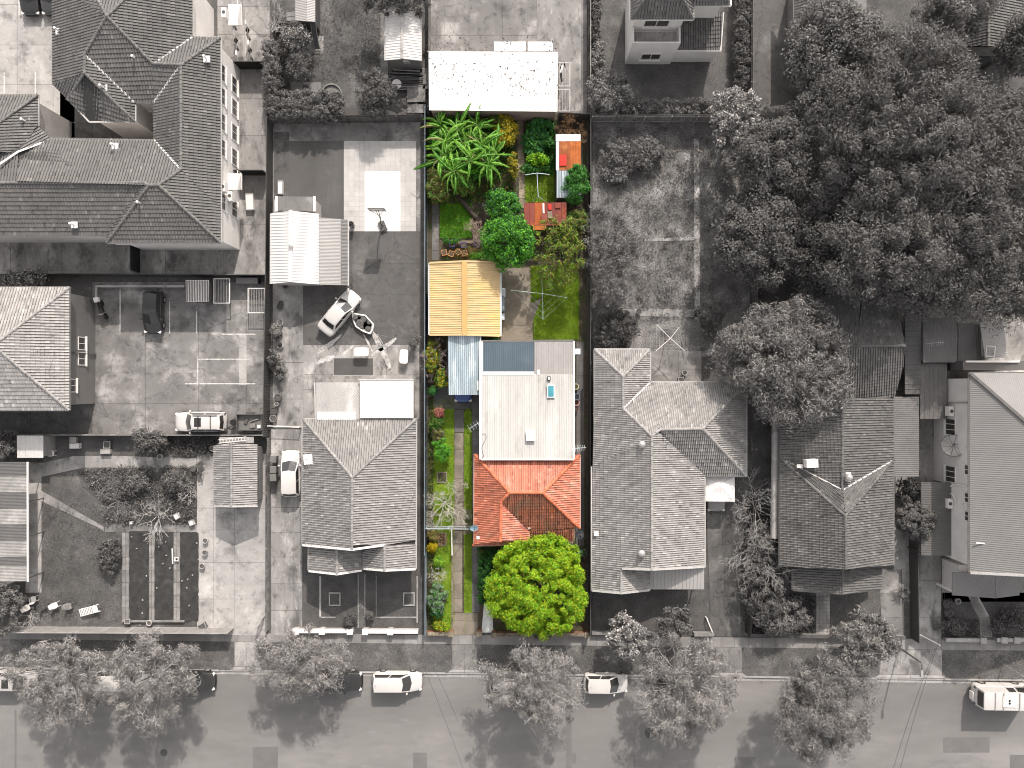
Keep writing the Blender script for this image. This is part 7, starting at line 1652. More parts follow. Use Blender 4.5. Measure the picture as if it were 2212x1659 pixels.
# street sign frame and light pole
t = empty('street_sign', W(2188, 1450), 'tall pole sign with a boxed white board at the right edge of the verge', 'sign')
a_ = W(2165, 1434, .05); MB().tube([a_, a_ + Vector((0, 0, 2.6))], .04, 8).build('pole', m_metal, t)
MB().box((a_.x + 1.1, a_.y - .9, 2.2), (.9, .04, 1.2)).build('board', m_concl, t); MB().tube([a_ + Vector((0, 0, 2.5)), Vector((a_.x + 1.1, a_.y - .9, 2.7))], .03, 6).build('arm', m_metal, t)
t = empty('street_light', W(1940, 1395), 'slender street light pole standing on the footpath edge', 'street light')
a_ = W(1941, 1398, .03); MB().tube([a_, a_ + Vector((0, 0, 3.7)), a_ + Vector((-.05, -.25, 3.95)), a_ + Vector((-.1, -.6, 4.0))], [.09, .06, .05, .04], 8).build('pole', m_metald, t); MB().box(tuple(a_ + Vector((-.12, -.85, 3.98))), (.22, .6, .14)).build('lamp_head', m_metal, t)
for i, (pa_, pb_, z_) in enumerate((((915, 1440), (1015, 1700), 6.5), ((935, 1440), (990, 1560), 6.4), ((2030, 1380), (1935, 1700), 6.5), ((2020, 1400), (1918, 1700), 6.7), ((1700, 1530), (1790, 1690), 6.4), ((1370, 1560), (1372, 1700), 6.4))):
    A_, B_ = W(*pa_, z_), W(*pb_, z_); mid = (A_ + B_) / 2 - Vector((0, 0, .25))
    o = MB().tube([A_, A_.lerp(mid, .5) - Vector((0, 0, .06)), mid, mid.lerp(B_, .5) - Vector((0, 0, .06)), B_], .012, 4).build('overhead_wire', m_dark)
    tag(o, ('thin wire over the road right of the white wagon', 'second thin wire beside the first near the lot drive', 'long wire over the road near the camper van', 'parallel wire left of the long van wire', 'wire over the road below the right hand tree', 'short wire over the road beside the dark patches')[i], 'wire')

# pale dusty tyre marks on the dark concrete yard
m_dust = M('pale_dust', 0.46, 0.3, 1.5, fine=0.3, fscale=9, stains=((0.16, 1.3, 0.5, 0.68, 0.85),))
yd = [o_ for o_ in C.objects if o_.name.startswith('back_yard') and 'dark concrete' in o_.get('label', '')][0]
for pts, w_ in (([(684, 763), (700, 752), (718, 740), (738, 723)], 7), ([(683, 786), (697, 778), (712, 774), (724, 770)], 9), ([(738, 770), (750, 758), (764, 746)], 5), ([(798, 706), (812, 730), (822, 752), (836, 778), (848, 810)], 8), ([(785, 722), (796, 742), (806, 762)], 3), ([(802, 768), (820, 756), (842, 742), (856, 730)], 6)):
    r1 = random.Random(int(pts[0][0])); L1, L2 = [], []; m_ = 14
    for k in range(m_ + 1):
        q = along(pts, k / m_); q2 = along(pts, min(1, k / m_ + .02)); q0 = along(pts, max(0, k / m_ - .02)); dx, dy = q2[0] - q0[0], q2[1] - q0[1]; l_ = math.hypot(dx, dy) or 1
        hw = w_ * .7 * math.sin(PI * (k + .6) / (m_ + 1.2)) ** .5 * r1.uniform(.7, 1.15); L1.append((q[0] - dy / l_ * hw, q[1] + dx / l_ * hw)); L2.append((q[0] + dy / l_ * hw, q[1] - dx / l_ * hw))
    mb = MB()
    for k in range(m_): mb.poly([W(*L1[k], .0535), W(*L1[k + 1], .0535), W(*L2[k + 1], .0535), W(*L2[k], .0535)])
    mb.build('tyre_mark', m_dust, yd)
# ------------------------------------------------------------------ plants
def leafm(name, c, isl=0.35, tr=0.25): return M(name, c, 0.2, 0.9, fine=0.0, island=isl, rough=0.6, transl=tr, spec=0.25)
f_pale = leafm('pale_feathery_leaves', 0.27, 0.28); f_pale2 = leafm('paler_feathery_leaves', 0.36, 0.25)
f_mid = leafm('mid_grey_leaves', 0.16, 0.3); f_mid2 = leafm('soft_grey_leaves', 0.22, 0.3)
f_dark = leafm('dark_grey_leaves', 0.115, 0.45); f_vdark = leafm('very_dark_leaves', 0.075, 0.45); f_white = leafm('pale_blossom', 0.52, 0.25)
f_con = leafm('conifer_needles', 0.15, 0.3); f_con2 = leafm('conifer_needles_brown', 0.19, 0.3)
b_grey = M('grey_bark', 0.24, 0.3, 3, fine=0.2); b_dark = M('dark_bark', 0.09, 0.3, 3); b_pale = M('pale_twigs', 0.42, 0.2, 3)
c_bark = M('brown_bark', (0.12, 0.085, 0.06), 0.3, 3); c_twig = M('pale_brown_twigs', (0.46, 0.42, 0.36), 0.2, 3); c_twigb = M('brown_twigs', (0.26, 0.15, 0.08), 0.25, 3)
g_lime = leafm('lime_leaves', (0.26, 0.41, 0.015), 0.35); g_lime2 = leafm('yellow_lime_leaves', (0.42, 0.47, 0.02), 0.25); g_deep = leafm('deep_green_leaves', (0.035, 0.13, 0.018), 0.4); g_green = leafm('green_leaves', (0.07, 0.22, 0.03), 0.35)
g_bright = leafm('bright_green_leaves', (0.12, 0.36, 0.015), 0.3); g_blue = leafm('blue_green_leaves', (0.04, 0.15, 0.055), 0.35); g_olive = leafm('olive_leaves', (0.17, 0.19, 0.035), 0.4); g_yel = leafm('yellow_leaves', (0.50, 0.37, 0.012), 0.25)
g_brown = leafm('brown_leaves', (0.20, 0.12, 0.05), 0.35); g_red = leafm('red_pink_leaves', (0.42, 0.12, 0.12), 0.3); g_dk = leafm('hedge_dark_green', (0.022, 0.07, 0.016), 0.4); g_sage = leafm('sage_leaves', (0.20, 0.25, 0.17), 0.35)

# giant conifers and the wood at the top right
tree('giant_conifer', 'giant dark conifer filling the upper right, left crown', 1925, 315, 215, 262, 11.5, f_con, b_grey, ncl=640, per=170, cr=.95, leaf=.30, lw=.09, rnm=.8, seed=3, trunk=.55, limbs=110, spray=5, mats=[f_con, f_con, f_con2], crown_h=9.5, up=.25, inner=.35, twig=.035, bottom=-.5)
tree('giant_conifer', 'giant dark conifer filling the upper right, right crown', 2115, 420, 195, 262, 11, f_con2, b_grey, ncl=620, per=170, cr=.95, leaf=.30, lw=.09, rnm=.8, seed=4, trunk=.5, limbs=110, spray=5, mats=[f_con, f_con2], crown_h=9, up=.25, inner=.35, twig=.035, bottom=-.5)
tree('broadleaf_tree', 'broad grey tree rising over the tiled roof at the top', 1815, 120, 112, 125, 8.5, f_mid, b_grey, ncl=260, per=110, cr=.9, leaf=.26, lw=.13, seed=5, trunk=.3, crown_h=6.5, mats=[f_mid, f_mid2, f_dark])
tree('conifer', 'pale spiky tree top at the upper right above the giant crown', 2060, 25, 75, 60, 10, f_mid2, b_grey, ncl=110, per=90, cr=.8, leaf=.45, lw=.09, seed=6, trunk=.3, crown_h=8, mats=[f_mid, f_mid2])
tree('blossom_tree', 'small tree with pale blossom beside the pale topped fence', 1592, 258, 62, 82, 5.5, f_white, b_grey, ncl=120, per=80, cr=.42, leaf=.22, lw=.12, seed=7, trunk=.12, mats=[f_white, f_mid2, f_mid], inner=.3)
tree('broadleaf_tree', 'dense clumped dark tree left of the giant conifer, lower one', 1640, 508, 100, 122, 7.5, f_dark, b_dark, ncl=150, per=230, cr=.85, leaf=.24, lw=.13, seed=8, trunk=.28, crown_h=6, mats=[f_dark, f_mid])
tree('broadleaf_tree', 'dense dark tree left of the giant conifer, upper one', 1668, 345, 92, 105, 7.5, f_dark, b_dark, ncl=150, per=180, cr=.85, leaf=.26, lw=.12, seed=9, trunk=.28, crown_h=6, mats=[f_dark, f_mid])
tree('broadleaf_tree', 'dark shaded tree between the giant conifer and the dark tiled roof', 1775, 545, 105, 95, 7.5, f_vdark, b_dark, ncl=170, per=150, cr=.85, leaf=.26, lw=.12, seed=10, trunk=.28, crown_h=6, mats=[f_dark, f_vdark])
tree('feathery_tree', 'large feathery grey tree overhanging the pale and dark tiled roofs', 1680, 775, 160, 145, 9.0, f_mid2, b_grey, ncl=330, per=120, cr=.85, leaf=.44, lw=.08, rnm=.8, seed=11, trunk=.35, crown_h=8, mats=[f_mid, f_mid2, f_pale], limbs=50, spray=2, up=.2)
tree('broadleaf_tree', 'dark tree filling the gap at the far right edge', 2190, 640, 60, 55, 8, f_dark, b_dark, ncl=70, per=120, cr=.8, leaf=.3, lw=.1, seed=12, trunk=.2, mats=[f_con, f_con2])
tree('giant_conifer', 'giant dark conifer filling the upper right, lower crown', 1905, 540, 140, 125, 10.5, f_con, b_grey, ncl=300, per=170, cr=.85, leaf=.30, lw=.09, rnm=.8, seed=13, trunk=.4, limbs=60, spray=5, crown_h=7.5, mats=[f_con, f_con2], up=.25, inner=.35, twig=.03, bottom=-.5)
tree('broadleaf_tree', 'dark tree at the top edge right of the giant conifer', 2195, 100, 70, 70, 10, f_dark, b_dark, ncl=90, per=130, cr=.8, leaf=.3, lw=.09, seed=14, trunk=.25, crown_h=7, mats=[f_con, f_con2])
tree('broadleaf_tree', 'dark tree under the giant crown beside the corrugated sheds', 1995, 610, 88, 72, 9, f_dark, b_dark, ncl=130, per=150, cr=.8, leaf=.28, lw=.09, seed=15, trunk=.25, crown_h=7, mats=[f_con, f_con2, f_dark])
# street trees
gs = 'feathery trees along the street'; b_street = M('pale_street_bark', 0.36, 0.3, 3)
def street(label, fx, fy, rx, ry, h, seed, dk=False, n=115, per=180):
    tree('street_tree', label, fx, fy, rx, ry, h, f_pale, b_street, ncl=n, per=per, cr=.68, leaf=.32, lw=.052, seed=seed, trunk=.15, crown_h=h * .75, mats=[f_pale, f_mid2, f_pale2] if not dk else [f_mid, f_mid2, f_pale], limbs=60, spray=7, up=.1, inner=.15, rough=.95, group=gs, ground=.03, twig=.016)
street('feathery street tree at the far left over the silver wagon', 135, 1462, 118, 100, 6.5, 21)
street('feathery street tree over the black hatchback at the left', 330, 1468, 98, 104, 6.5, 22)
street('feathery street tree overhanging the black sedan', 650, 1432, 106, 74, 6.0, 23, n=90)
street('feathery street tree below the middle lot', 1145, 1488, 108, 110, 7.0, 24)
street('feathery street tree between the white hatchback and the right hand driveway', 1485, 1490, 104, 118, 7.0, 25)
street('broad dense street tree left of the double driveway', 1776, 1528, 122, 122, 7.5, 26, True, 190, 200)
tree('small_tree', 'leafy small tree with pale leaves at the front of the dark tiled house', 1865, 1385, 72, 75, 4.5, f_mid2, b_grey, ncl=90, per=90, cr=.5, leaf=.26, lw=.11, seed=31, trunk=.09, mats=[f_mid2, f_pale, f_mid], inner=.2)
tree('small_tree', 'frangipani like small tree left of the front wall gap', 1352, 1372, 53, 52, 3.8, f_mid2, b_grey, ncl=60, per=75, cr=.42, leaf=.3, lw=.12, seed=32, trunk=.09, mats=[f_mid, f_mid2, f_white], inner=.2)
tree('small_tree', 'rounded small tree right of the front wall gap', 1457, 1345, 45, 45, 3.5, f_mid, b_grey, ncl=60, per=80, cr=.42, leaf=.22, lw=.11, seed=33, trunk=.09, mats=[f_mid, f_dark])
tree('small_tree', 'olive like sparse tree overhanging the fence of the weedy yard', 1322, 545, 62, 120, 4.5, f_mid2, b_grey, ncl=140, per=70, cr=.6, leaf=.26, lw=.07, seed=34, trunk=.1, mats=[f_mid, f_mid2], inner=.2, spray=3)
for i, (fx, fy, rx, ry, h, mm, la) in enumerate((
        (640, 82, 33, 30, 2.6, [f_mid, f_white, f_dark], 'speckled shrub below the cubby house'), (648, 140, 36, 32, 2.4, [f_mid, f_dark], 'broad leaved shrub at the left of the top lawn'),
        (850, 2, 82, 32, 5.5, [f_dark, f_mid], 'dark tree overhanging the white ribbed shed at the top'), (817, 198, 46, 58, 3.6, [f_dark, f_mid], 'dense dark bush above the paling fence'),
        (1316, 206, 48, 50, 3.2, [f_mid2, f_pale, f_mid], 'round pale bush in the corner of the clipped lawn'), (1330, 716, 52, 46, 2.4, [f_dark, f_vdark], 'dark bush behind the pale tiled house'),
        (1345, 335, 48, 36, 1.8, [f_mid, f_mid2], 'loose shrub in the upper weedy yard'), (1395, 330, 40, 45, 1.4, [f_mid, f_mid2], 'low shrub right of the loose shrub'), (1330, 372, 30, 22, 1.2, [f_mid2, f_white], 'low pale flowered shrub in the weedy yard'),
        (52, 606, 58, 24, 2.4, [f_mid, f_dark, f_white], 'flowering bush behind the pale tiled pyramid roof'), (8, 962, 30, 42, 3.0, [f_mid, f_dark], 'leafy bush at the left edge beside the cream shed'),
        (325, 952, 44, 34, 3.0, [f_mid, f_dark], 'leafy bush leaning over the car park fence'), (238, 1205, 26, 45, 1.2, [f_mid, f_dark], 'low leafy plants beside the left black bed'), (8, 1310, 34, 55, 3.5, [f_mid, f_mid2], 'small tree at the lower left edge behind the front fence'),
        (1690, 1335, 58, 42, 2.6, [f_mid2, f_mid], 'leafy bush beside the tiled front path'), (1645, 1285, 48, 70, 3.0, [f_dark, f_mid], 'dark shrub below the bare tree'), (1650, 1170, 40, 60, 2.0, [f_mid, f_dark, f_mid2], 'loose leafy growth under the bare pale trees'), (380, 1040, 34, 26, 1.2, [f_mid, f_dark, f_mid2], 'low leafy heap at the right of the cut branches'), (290, 1045, 36, 26, 1.0, [f_mid2, f_dark], 'low leafy heap in the middle of the garden bed'), (1668, 1352, 24, 20, 1.3, [f_mid, f_mid2], 'small round shrub at the planted front corner'),
        (1960, 1060, 26, 36, 2.0, [f_vdark, f_dark], 'dark shrub right of the dark tiled house'), (2060, 1352, 42, 20, 1.2, [f_dark, f_mid], 'low shrubs left of the curving path'), (2185, 1350, 50, 20, 1.0, [f_dark, f_mid], 'low shrubs right of the curving path'),
        (2187, 1318, 22, 17, .9, [f_mid, f_dark], 'round clipped shrub right of the curving path'), (2048, 1305, 12, 8, .6, [f_mid], 'upper small clipped block shrub in the dark garden'), (2048, 1326, 11, 8, .6, [f_mid], 'lower small clipped block shrub in the dark garden'),
        (592, 775, 17, 25, 1.5, [f_mid, f_dark], 'leafy shrub in the fence row of the long drive'), (600, 720, 9, 24, 1.2, [f_mid2], 'thin shrub in the fence row'), (604, 800, 14, 20, 1.1, [f_mid2, f_mid], 'pale shrub below the fence row shrub'), (895, 742, 14, 18, 1.2, [f_mid, f_mid2], 'thin shrub by the right fence of the concrete yard'),
        (756, 1340, 12, 14, .9, [f_dark], 'small dark shrub left of the brick edged path'), (797, 1330, 9, 12, .8, [f_dark, f_mid], 'small dark shrub right of the brick edged path'), (1530, 690, 30, 40, 2.5, [f_mid, f_dark], 'shrub at the lower edge of the dense tree'),
        (1170, 1370, 26, 8, 1.5, [f_mid], 'thin shrub on the verge below the bright tree'))):
    tree('shrub', la, fx, fy, rx, ry, h, mm[0], b_dark, cat='shrub', ncl=max(14, int(rx * ry / 22)), per=70, cr=.32 if rx < 30 else .42, leaf=.2, lw=.09, seed=60 + i, trunk=.05, limbs=10, mats=mm, crown_h=h * .9, inner=.2)
tree('topiary_tree', 'dense clipped round bush beside the rendered house', 1977, 1125, 44, 43, 3.4, f_mid, b_dark, ncl=170, per=110, cr=.28, leaf=.15, lw=.08, seed=95, trunk=.1, mats=[f_mid], inner=.75, rough=.05, crown_h=3.0)
def hedge(label, x0, y0, x1, y1, h, mm, seed, per=55, z=0.0):
    tree('hedge', label, (x0 + x1) / 2, (y0 + y1) / 2, abs(x1 - x0) / 2 + 3, abs(y1 - y0) / 2 + 3, h, mm[0], b_dark, cat='hedge', ncl=max(40, int(abs(x1 - x0) * abs(y1 - y0) / 14)), per=per, cr=.30, leaf=.17, lw=.09, seed=seed, trunk=.05, limbs=6, mats=mm, crown_h=h * .98, inner=.55, boxy=8, rough=.08, bottom=-.2)
hedge('ivy covered hedge above the paling fence', 578, 208, 738, 258, 2.2, [f_mid, f_mid2, f_dark], 101); hedge('tall narrow ivy hedge between the flats passage and top lawn', 577, 95, 600, 208, 2.3, [f_mid, f_mid2], 102)
hedge('long clipped hedge along the pale topped fence', 1345, 224, 1545, 251, 1.7, [f_mid, f_mid2], 103); hedge('square hedge left of the clipped lawn', 1279, 98, 1301, 165, 1.3, [f_mid2, f_pale], 104); hedge('long hedge right of the clipped lawn', 1590, -60, 1611, 200, 1.6, [f_mid, f_dark], 105)
hedge('dark hedge strip left of the top house lawn', 1279, -60, 1292, 94, 1.2, [f_dark, f_mid], 106)
# bare trees
b_bare = M('bare_twigs', 0.30, 0.25, 3)
bare_tree('bare_tree', 'bare pale branched tree beside the dark tiled house, upper one', 1650, 1105, 72, 5.0, b_bare, 41, 11, 6, r0=.075, twigr=.009); bare_tree('bare_tree', 'bare pale branched tree beside the dark tiled house, lower one', 1648, 1215, 72, 5.0, b_bare, 42, 11, 6, r0=.075, twigr=.009)
bare_tree('bare_tree', 'small bare tree on the worn top lawn', 782, 75, 42, 3.0, b_grey, 43, 7, 6, r0=.07); bare_tree('bare_tree', 'bare pale tree at the top beside the cubby house', 578, 35, 52, 4.5, b_pale, 44, 7, 6, r0=.09); bare_tree('bare_tree', 'small bare shrub between dark bush and timber pile', 882, 222, 24, 2.2, b_grey, 45, 6, 5, r0=.04)
bare_tree('cut_branches', 'heap of cut bare branches at the lower right of the garden bed', 335, 1115, 48, 1.2, b_pale, 46, 8, 5, cat='branches', r0=.06, trunk_h=.15); bare_tree('cut_branches', 'heap of cut bare branches at the left of the garden bed', 250, 1085, 38, 1.0, b_grey, 47, 7, 5, cat='branches', r0=.05, trunk_h=.15); bare_tree('cut_branches', 'pile of dry sticks at the right end of the garden bed', 405, 1060, 26, .9, b_pale, 48, 7, 5, cat='branches', r0=.05, trunk_h=.12)
bare_tree('cut_branches', 'bare twigs lying below the lawn chairs', 60, 1335, 34, .8, b_pale, 49, 5, 5, cat='branches', r0=.04, trunk_h=.12)
scatter('garden_litter', 'leaves and weeds among the cut branches', [(168, 1016), (260, 1004), (425, 1005), (425, 1135), (227, 1135), (222, 1085)], 9000, f_mid, mats=[f_mid, f_dark, f_mid2], h=.3, leaf=.2, lw=.1, seed=5, clump=12)
scatter('weeds', 'rough weeds and tall grass of the weedy yard', [(1280, 275), (1615, 275), (1620, 660), (1500, 690), (1280, 700)], 26000, f_mid, mats=[f_mid, f_mid2, f_dark], h=.22, leaf=.22, lw=.05, seed=6, clump=14)
scatter('garden_litter', 'leafy plants along the narrow garden under the car park fence', R(300, 942, 465, 985), 4000, f_dark, mats=[f_dark, f_mid], h=.4, leaf=.2, lw=.1, seed=7, clump=16)
scatter('garden_litter', 'low planting of the dark front garden', R(1608, 1282, 1760, 1366), 5000, f_dark, mats=[f_dark, f_mid, f_vdark], h=.4, leaf=.22, lw=.1, seed=8, clump=16); scatter('garden_litter', 'low planting around the curving path', R(2036, 1336, 2112, 1374), 2500, f_dark, mats=[f_dark, f_mid], h=.35, leaf=.18, lw=.1, seed=9, clump=16)
scatter('garden_litter', 'scruffy growth at the left of the top lawn', R(598, 40, 628, 205), 2600, f_dark, mats=[f_dark, f_mid], h=.4, leaf=.2, lw=.1, seed=10, clump=16)
p = W(1955, 1282, .8); t = empty('cycad', (p.x, p.y, 0), 'dark spiky palm like plant beside the short drive', 'plant')
for i in range(26):
    a_ = i * 2.4; l_ = rnd.uniform(.7, 1.1); e_ = .5 + .5 * rnd.random(); d_ = Vector((math.cos(a_), math.sin(a_), 0))
    mb = MB(); mb.mesh([tuple(d_ * .05 + Vector((0, 0, .4))), tuple(d_ * l_ * .5 + Vector((-d_.y * .05, d_.x * .05, .4 + e_ * .35))), tuple(d_ * l_ + Vector((0, 0, .4 + e_ * .1))), tuple(d_ * l_ * .5 + Vector((d_.y * .05, -d_.x * .05, .4 + e_ * .35)))], [(0, 1, 2, 3)]); mb.build('frond', f_dark, t, local=True)
MB().tube([(0, 0, 0), (0, 0, .42)], .13, 8).build('trunk', b_dark, t, local=True)

# ------------------------------------------------------------------ green plants of the middle lot
tree('lime_tree', 'bright lime green tree hiding the front garden of the red house', 1160, 1264, 98, 97, 5.4, g_lime, c_bark, ncl=620, per=130, cr=.42, leaf=.21, lw=.085, seed=207, trunk=.2, crown_h=4.6, mats=[g_lime, g_lime2, g_bright, g_lime], inner=.5, rough=.4, up=.4, boxy=2.7, rnm=.8)
hedge('dark green hedge between the wheel track and the lime tree', 1038, 1190, 1074, 1302, 1.9, [g_dk, g_deep], 202)
tree('broadleaf_tree', 'dense green tree behind the yellow garage', 1094, 522, 62, 64, 5.4, g_green, c_bark, ncl=130, per=120, cr=.5, leaf=.26, lw=.11, seed=203, trunk=.14, crown_h=4.2, mats=[g_green, g_deep, g_bright], inner=.5, rough=.2, up=.5)
tree('broadleaf_tree', 'loose olive green tree over the back lawn', 1212, 545, 60, 82, 4.6, g_olive, c_bark, ncl=95, per=52, cr=.5, leaf=.22, lw=.08, seed=204, trunk=.12, crown_h=3.2, mats=[g_olive, g_olive, g_lime, g_green, g_brown], inner=.2, spray=4, limbs=40)
for i, (fx, fy, rx, ry, h, mm, la, lf) in enumerate((
        (1085, 447, 42, 40, 2.6, [g_green, g_bright, g_blue], 'leafy green shrub above the dense green tree', .2), (1242, 402, 30, 44, 3.4, [g_green, g_deep], 'green bush growing over the rusty shed', .2), (1246, 480, 24, 34, 2.6, [g_green, g_olive, g_brown], 'mixed shrub beside the red rusted shed', .2),
        (1090, 283, 28, 36, 2.4, [g_yel, g_yel, g_olive], 'golden yellow bush beside the mossy path', .16), (1109, 358, 10, 32, 1.8, [g_yel, g_olive], 'narrow golden bush along the mossy path', .16), (1070, 262, 22, 18, 2.0, [g_olive, g_brown, g_green], 'olive bush behind the golden one', .18),
        (1160, 345, 27, 11, 1.6, [g_lime, g_bright], 'lime green shrub above the small lawn', .18), (1160, 305, 34, 34, 1.2, [g_blue, g_deep, g_green], 'big leaved blue green plants near the rusty shed', .42), (1165, 268, 30, 12, 1.2, [g_blue, g_green], 'blue green plants at the back fence', .3), (1150, 365, 30, 8, .8, [g_green, g_deep], 'low green growth above the clothes line', .2),
        (945, 400, 26, 45, 2.2, [g_olive, g_green, g_brown], 'brownish shrub below the banana plants', .18), (1000, 400, 30, 24, 1.6, [g_green, g_olive], 'green shrub below the banana plants', .2), (960, 290, 34, 42, 2.0, [g_green, g_bright, g_deep], 'green undergrowth left of the banana plants', .24), (1030, 290, 40, 36, 2.0, [g_green, g_deep, g_olive], 'green undergrowth behind the banana plants', .24), (1035, 350, 44, 36, 1.6, [g_green, g_bright, g_deep], 'green undergrowth under the banana plants', .24), (970, 345, 40, 32, 1.6, [g_green, g_deep], 'dark undergrowth at the left of the banana plants', .24),
        (952, 972, 22, 25, 1.8, [g_bright, g_green], 'bright green shrub in the front lawn strip', .18), (948, 890, 13, 13, 1.6, [g_red, g_brown], 'pink red shrub below the carport', .16), (945, 912, 18, 22, 1.3, [g_green, g_olive, g_deep], 'green shrub under the pink red one', .18), (948, 938, 16, 18, 1.0, [g_brown, g_olive, g_sage], 'dry purple brown shrub by the left fence', .16),
        (955, 815, 15, 24, 1.8, [g_deep, g_green, g_yel], 'dark green bush left of the carport', .18), (935, 770, 16, 40, 2.2, [g_olive, g_green, g_yel], 'green and yellow bush at the left fence by the carport', .16), (936, 845, 9, 12, 1.2, [g_blue, g_green], 'small blue green plant at the left fence', .16),
        (933, 1181, 11, 12, 1.2, [g_yel], 'small golden bush at the left fence', .14), (936, 1155, 16, 16, 1.4, [g_olive, g_brown], 'olive brown shrub above the small golden bush', .16), (948, 1216, 13, 11, 1.0, [g_lime, g_green], 'lime green plant in the lower front lawn', .16),
        (944, 1292, 22, 34, 1.6, [g_sage, g_sage, g_green], 'wispy grey green shrub in the lower front lawn', .22), (944, 1322, 16, 14, 1.2, [g_blue, g_deep], 'dark blue green shrub near the front wall', .18), (956, 1351, 22, 10, 1.0, [g_lime, g_yel, g_green], 'yellow green low hedge behind the front wall', .14),
        (1256, 1192, 10, 14, 1.2, [g_deep, g_sage], 'small dark shrub at the right corner of the porch', .14), (1043, 1196, 8, 12, 1.0, [g_brown, g_olive], 'dry grassy plant at the house corner', .16), (1050, 1188, 22, 9, .9, [g_dk, g_deep], 'low dark planting under the house front', .16), (1032, 553, 20, 6, .6, [g_bright, g_green], 'strip of green plants beside the loose plank', .14), (975, 520, 24, 8, .7, [g_green, g_deep], 'small plants behind the blue planters', .14), (1070, 735, 10, 8, .8, [g_deep, g_green], 'green tuft between garage and rear roof', .16), (1010, 545, 40, 10, .4, [g_brown, g_olive], 'dry weeds around the terracotta pots', .12))):
    tree('shrub', la, fx, fy, rx, ry, h, mm[0], c_bark, cat='shrub', ncl=max(14, int(rx * ry / 13)), per=60 if lf < .3 else 26, cr=.28 if rx < 26 else .38, leaf=lf, lw=lf * .5, seed=220 + i, trunk=.04, limbs=10, mats=mm, crown_h=h * .92, inner=.25, up=.5)
bare_tree('bare_tree', 'bare whitish tree over the left wheel track', 957, 1092, 50, 3.4, c_twig, 251, 10, 6, r0=.07, twigr=.010); bare_tree('bare_tree', 'bare twiggy tree with few blossoms left of the carport', 948, 770, 42, 3.2, M('mauve_twigs', (0.36, 0.29, 0.26), 0.2, 3), 252, 8, 6, r0=.06, twigr=.009)
bare_tree('dry_shrub', 'brown dry creeper behind the rusty orange shed', 1232, 277, 34, 1.8, c_twigb, 253, 9, 6, cat='shrub', r0=.05); bare_tree('dry_shrub', 'grey dry twigs on the leafy green shrub', 1060, 440, 20, 3.0, M('grey_twigs', (0.36, 0.35, 0.33), 0.2, 3), 254, 6, 5, cat='shrub', r0=.035); bare_tree('dry_shrub', 'dry reddish twigs at the foot of the fallen trunk', 1030, 500, 26, 1.4, M('pink_twigs', (0.42, 0.31, 0.25), 0.2, 3), 255, 9, 6, cat='shrub', r0=.04); bare_tree('dry_shrub', 'grey twigs over the lower front lawn', 946, 1240, 20, 1.3, c_twig, 256, 8, 5, cat='shrub', r0=.035); bare_tree('dry_shrub', 'dry twiggy shrub beside the olive brown one', 957, 1163, 18, 1.3, c_twigb, 257, 8, 5, cat='shrub', r0=.03)
o = MB().tube([W(984, 418, .3), W(1003, 440, .3), W(1025, 466, .25), W(1046, 490, .2)], [.20, .22, .24, .26], 10).build('fallen_trunk', M('rotten_bark', (0.055, 0.042, 0.032), 0.3, 3, fine=0.3), smooth=True); tag(o, 'thick brown trunk lying aslant below the banana plants', 'log')
scatter('ground_cover', 'green ground cover under the back trees of the middle lot', R(924, 262, 1115, 440), 16000, g_green, mats=[g_green, g_deep, g_olive, g_brown], h=.35, leaf=.2, lw=.09, seed=71, clump=14); scatter('ground_cover', 'grass and weeds around the small lawn and sheds', R(1136, 262, 1200, 378), 6000, g_green, mats=[g_green, g_deep], h=.3, leaf=.2, lw=.09, seed=72, clump=14)
scatter('ground_cover', 'short grass blades of the back lawn', [(1146, 575), (1242, 570), (1250, 600), (1250, 733), (1153, 736), (1172, 640), (1148, 655)], 16000, g_bright, mats=[leafm('lawn_blades', (0.20, 0.37, 0.02)), leafm('lawn_blades_yellow', (0.33, 0.40, 0.03))], h=.07, leaf=.12, lw=.035, seed=73, z=.05); scatter('ground_cover', 'weeds along the left fence of the front lawn', R(924, 860, 940, 1360), 5000, g_olive, mats=[g_olive, g_brown, g_green], h=.25, leaf=.16, lw=.07, seed=74, clump=12); scatter('ground_cover', 'leaf litter under the lime tree', R(1060, 1180, 1262, 1362), 5000, g_brown, mats=[g_brown, g_deep], h=.12, leaf=.16, lw=.08, seed=75); scatter('ground_cover', 'rough grass near the left broken path', R(950, 440, 1020, 515), 5000, g_green, mats=[g_green, g_bright], h=.15, leaf=.16, lw=.04, seed=76, z=.05)
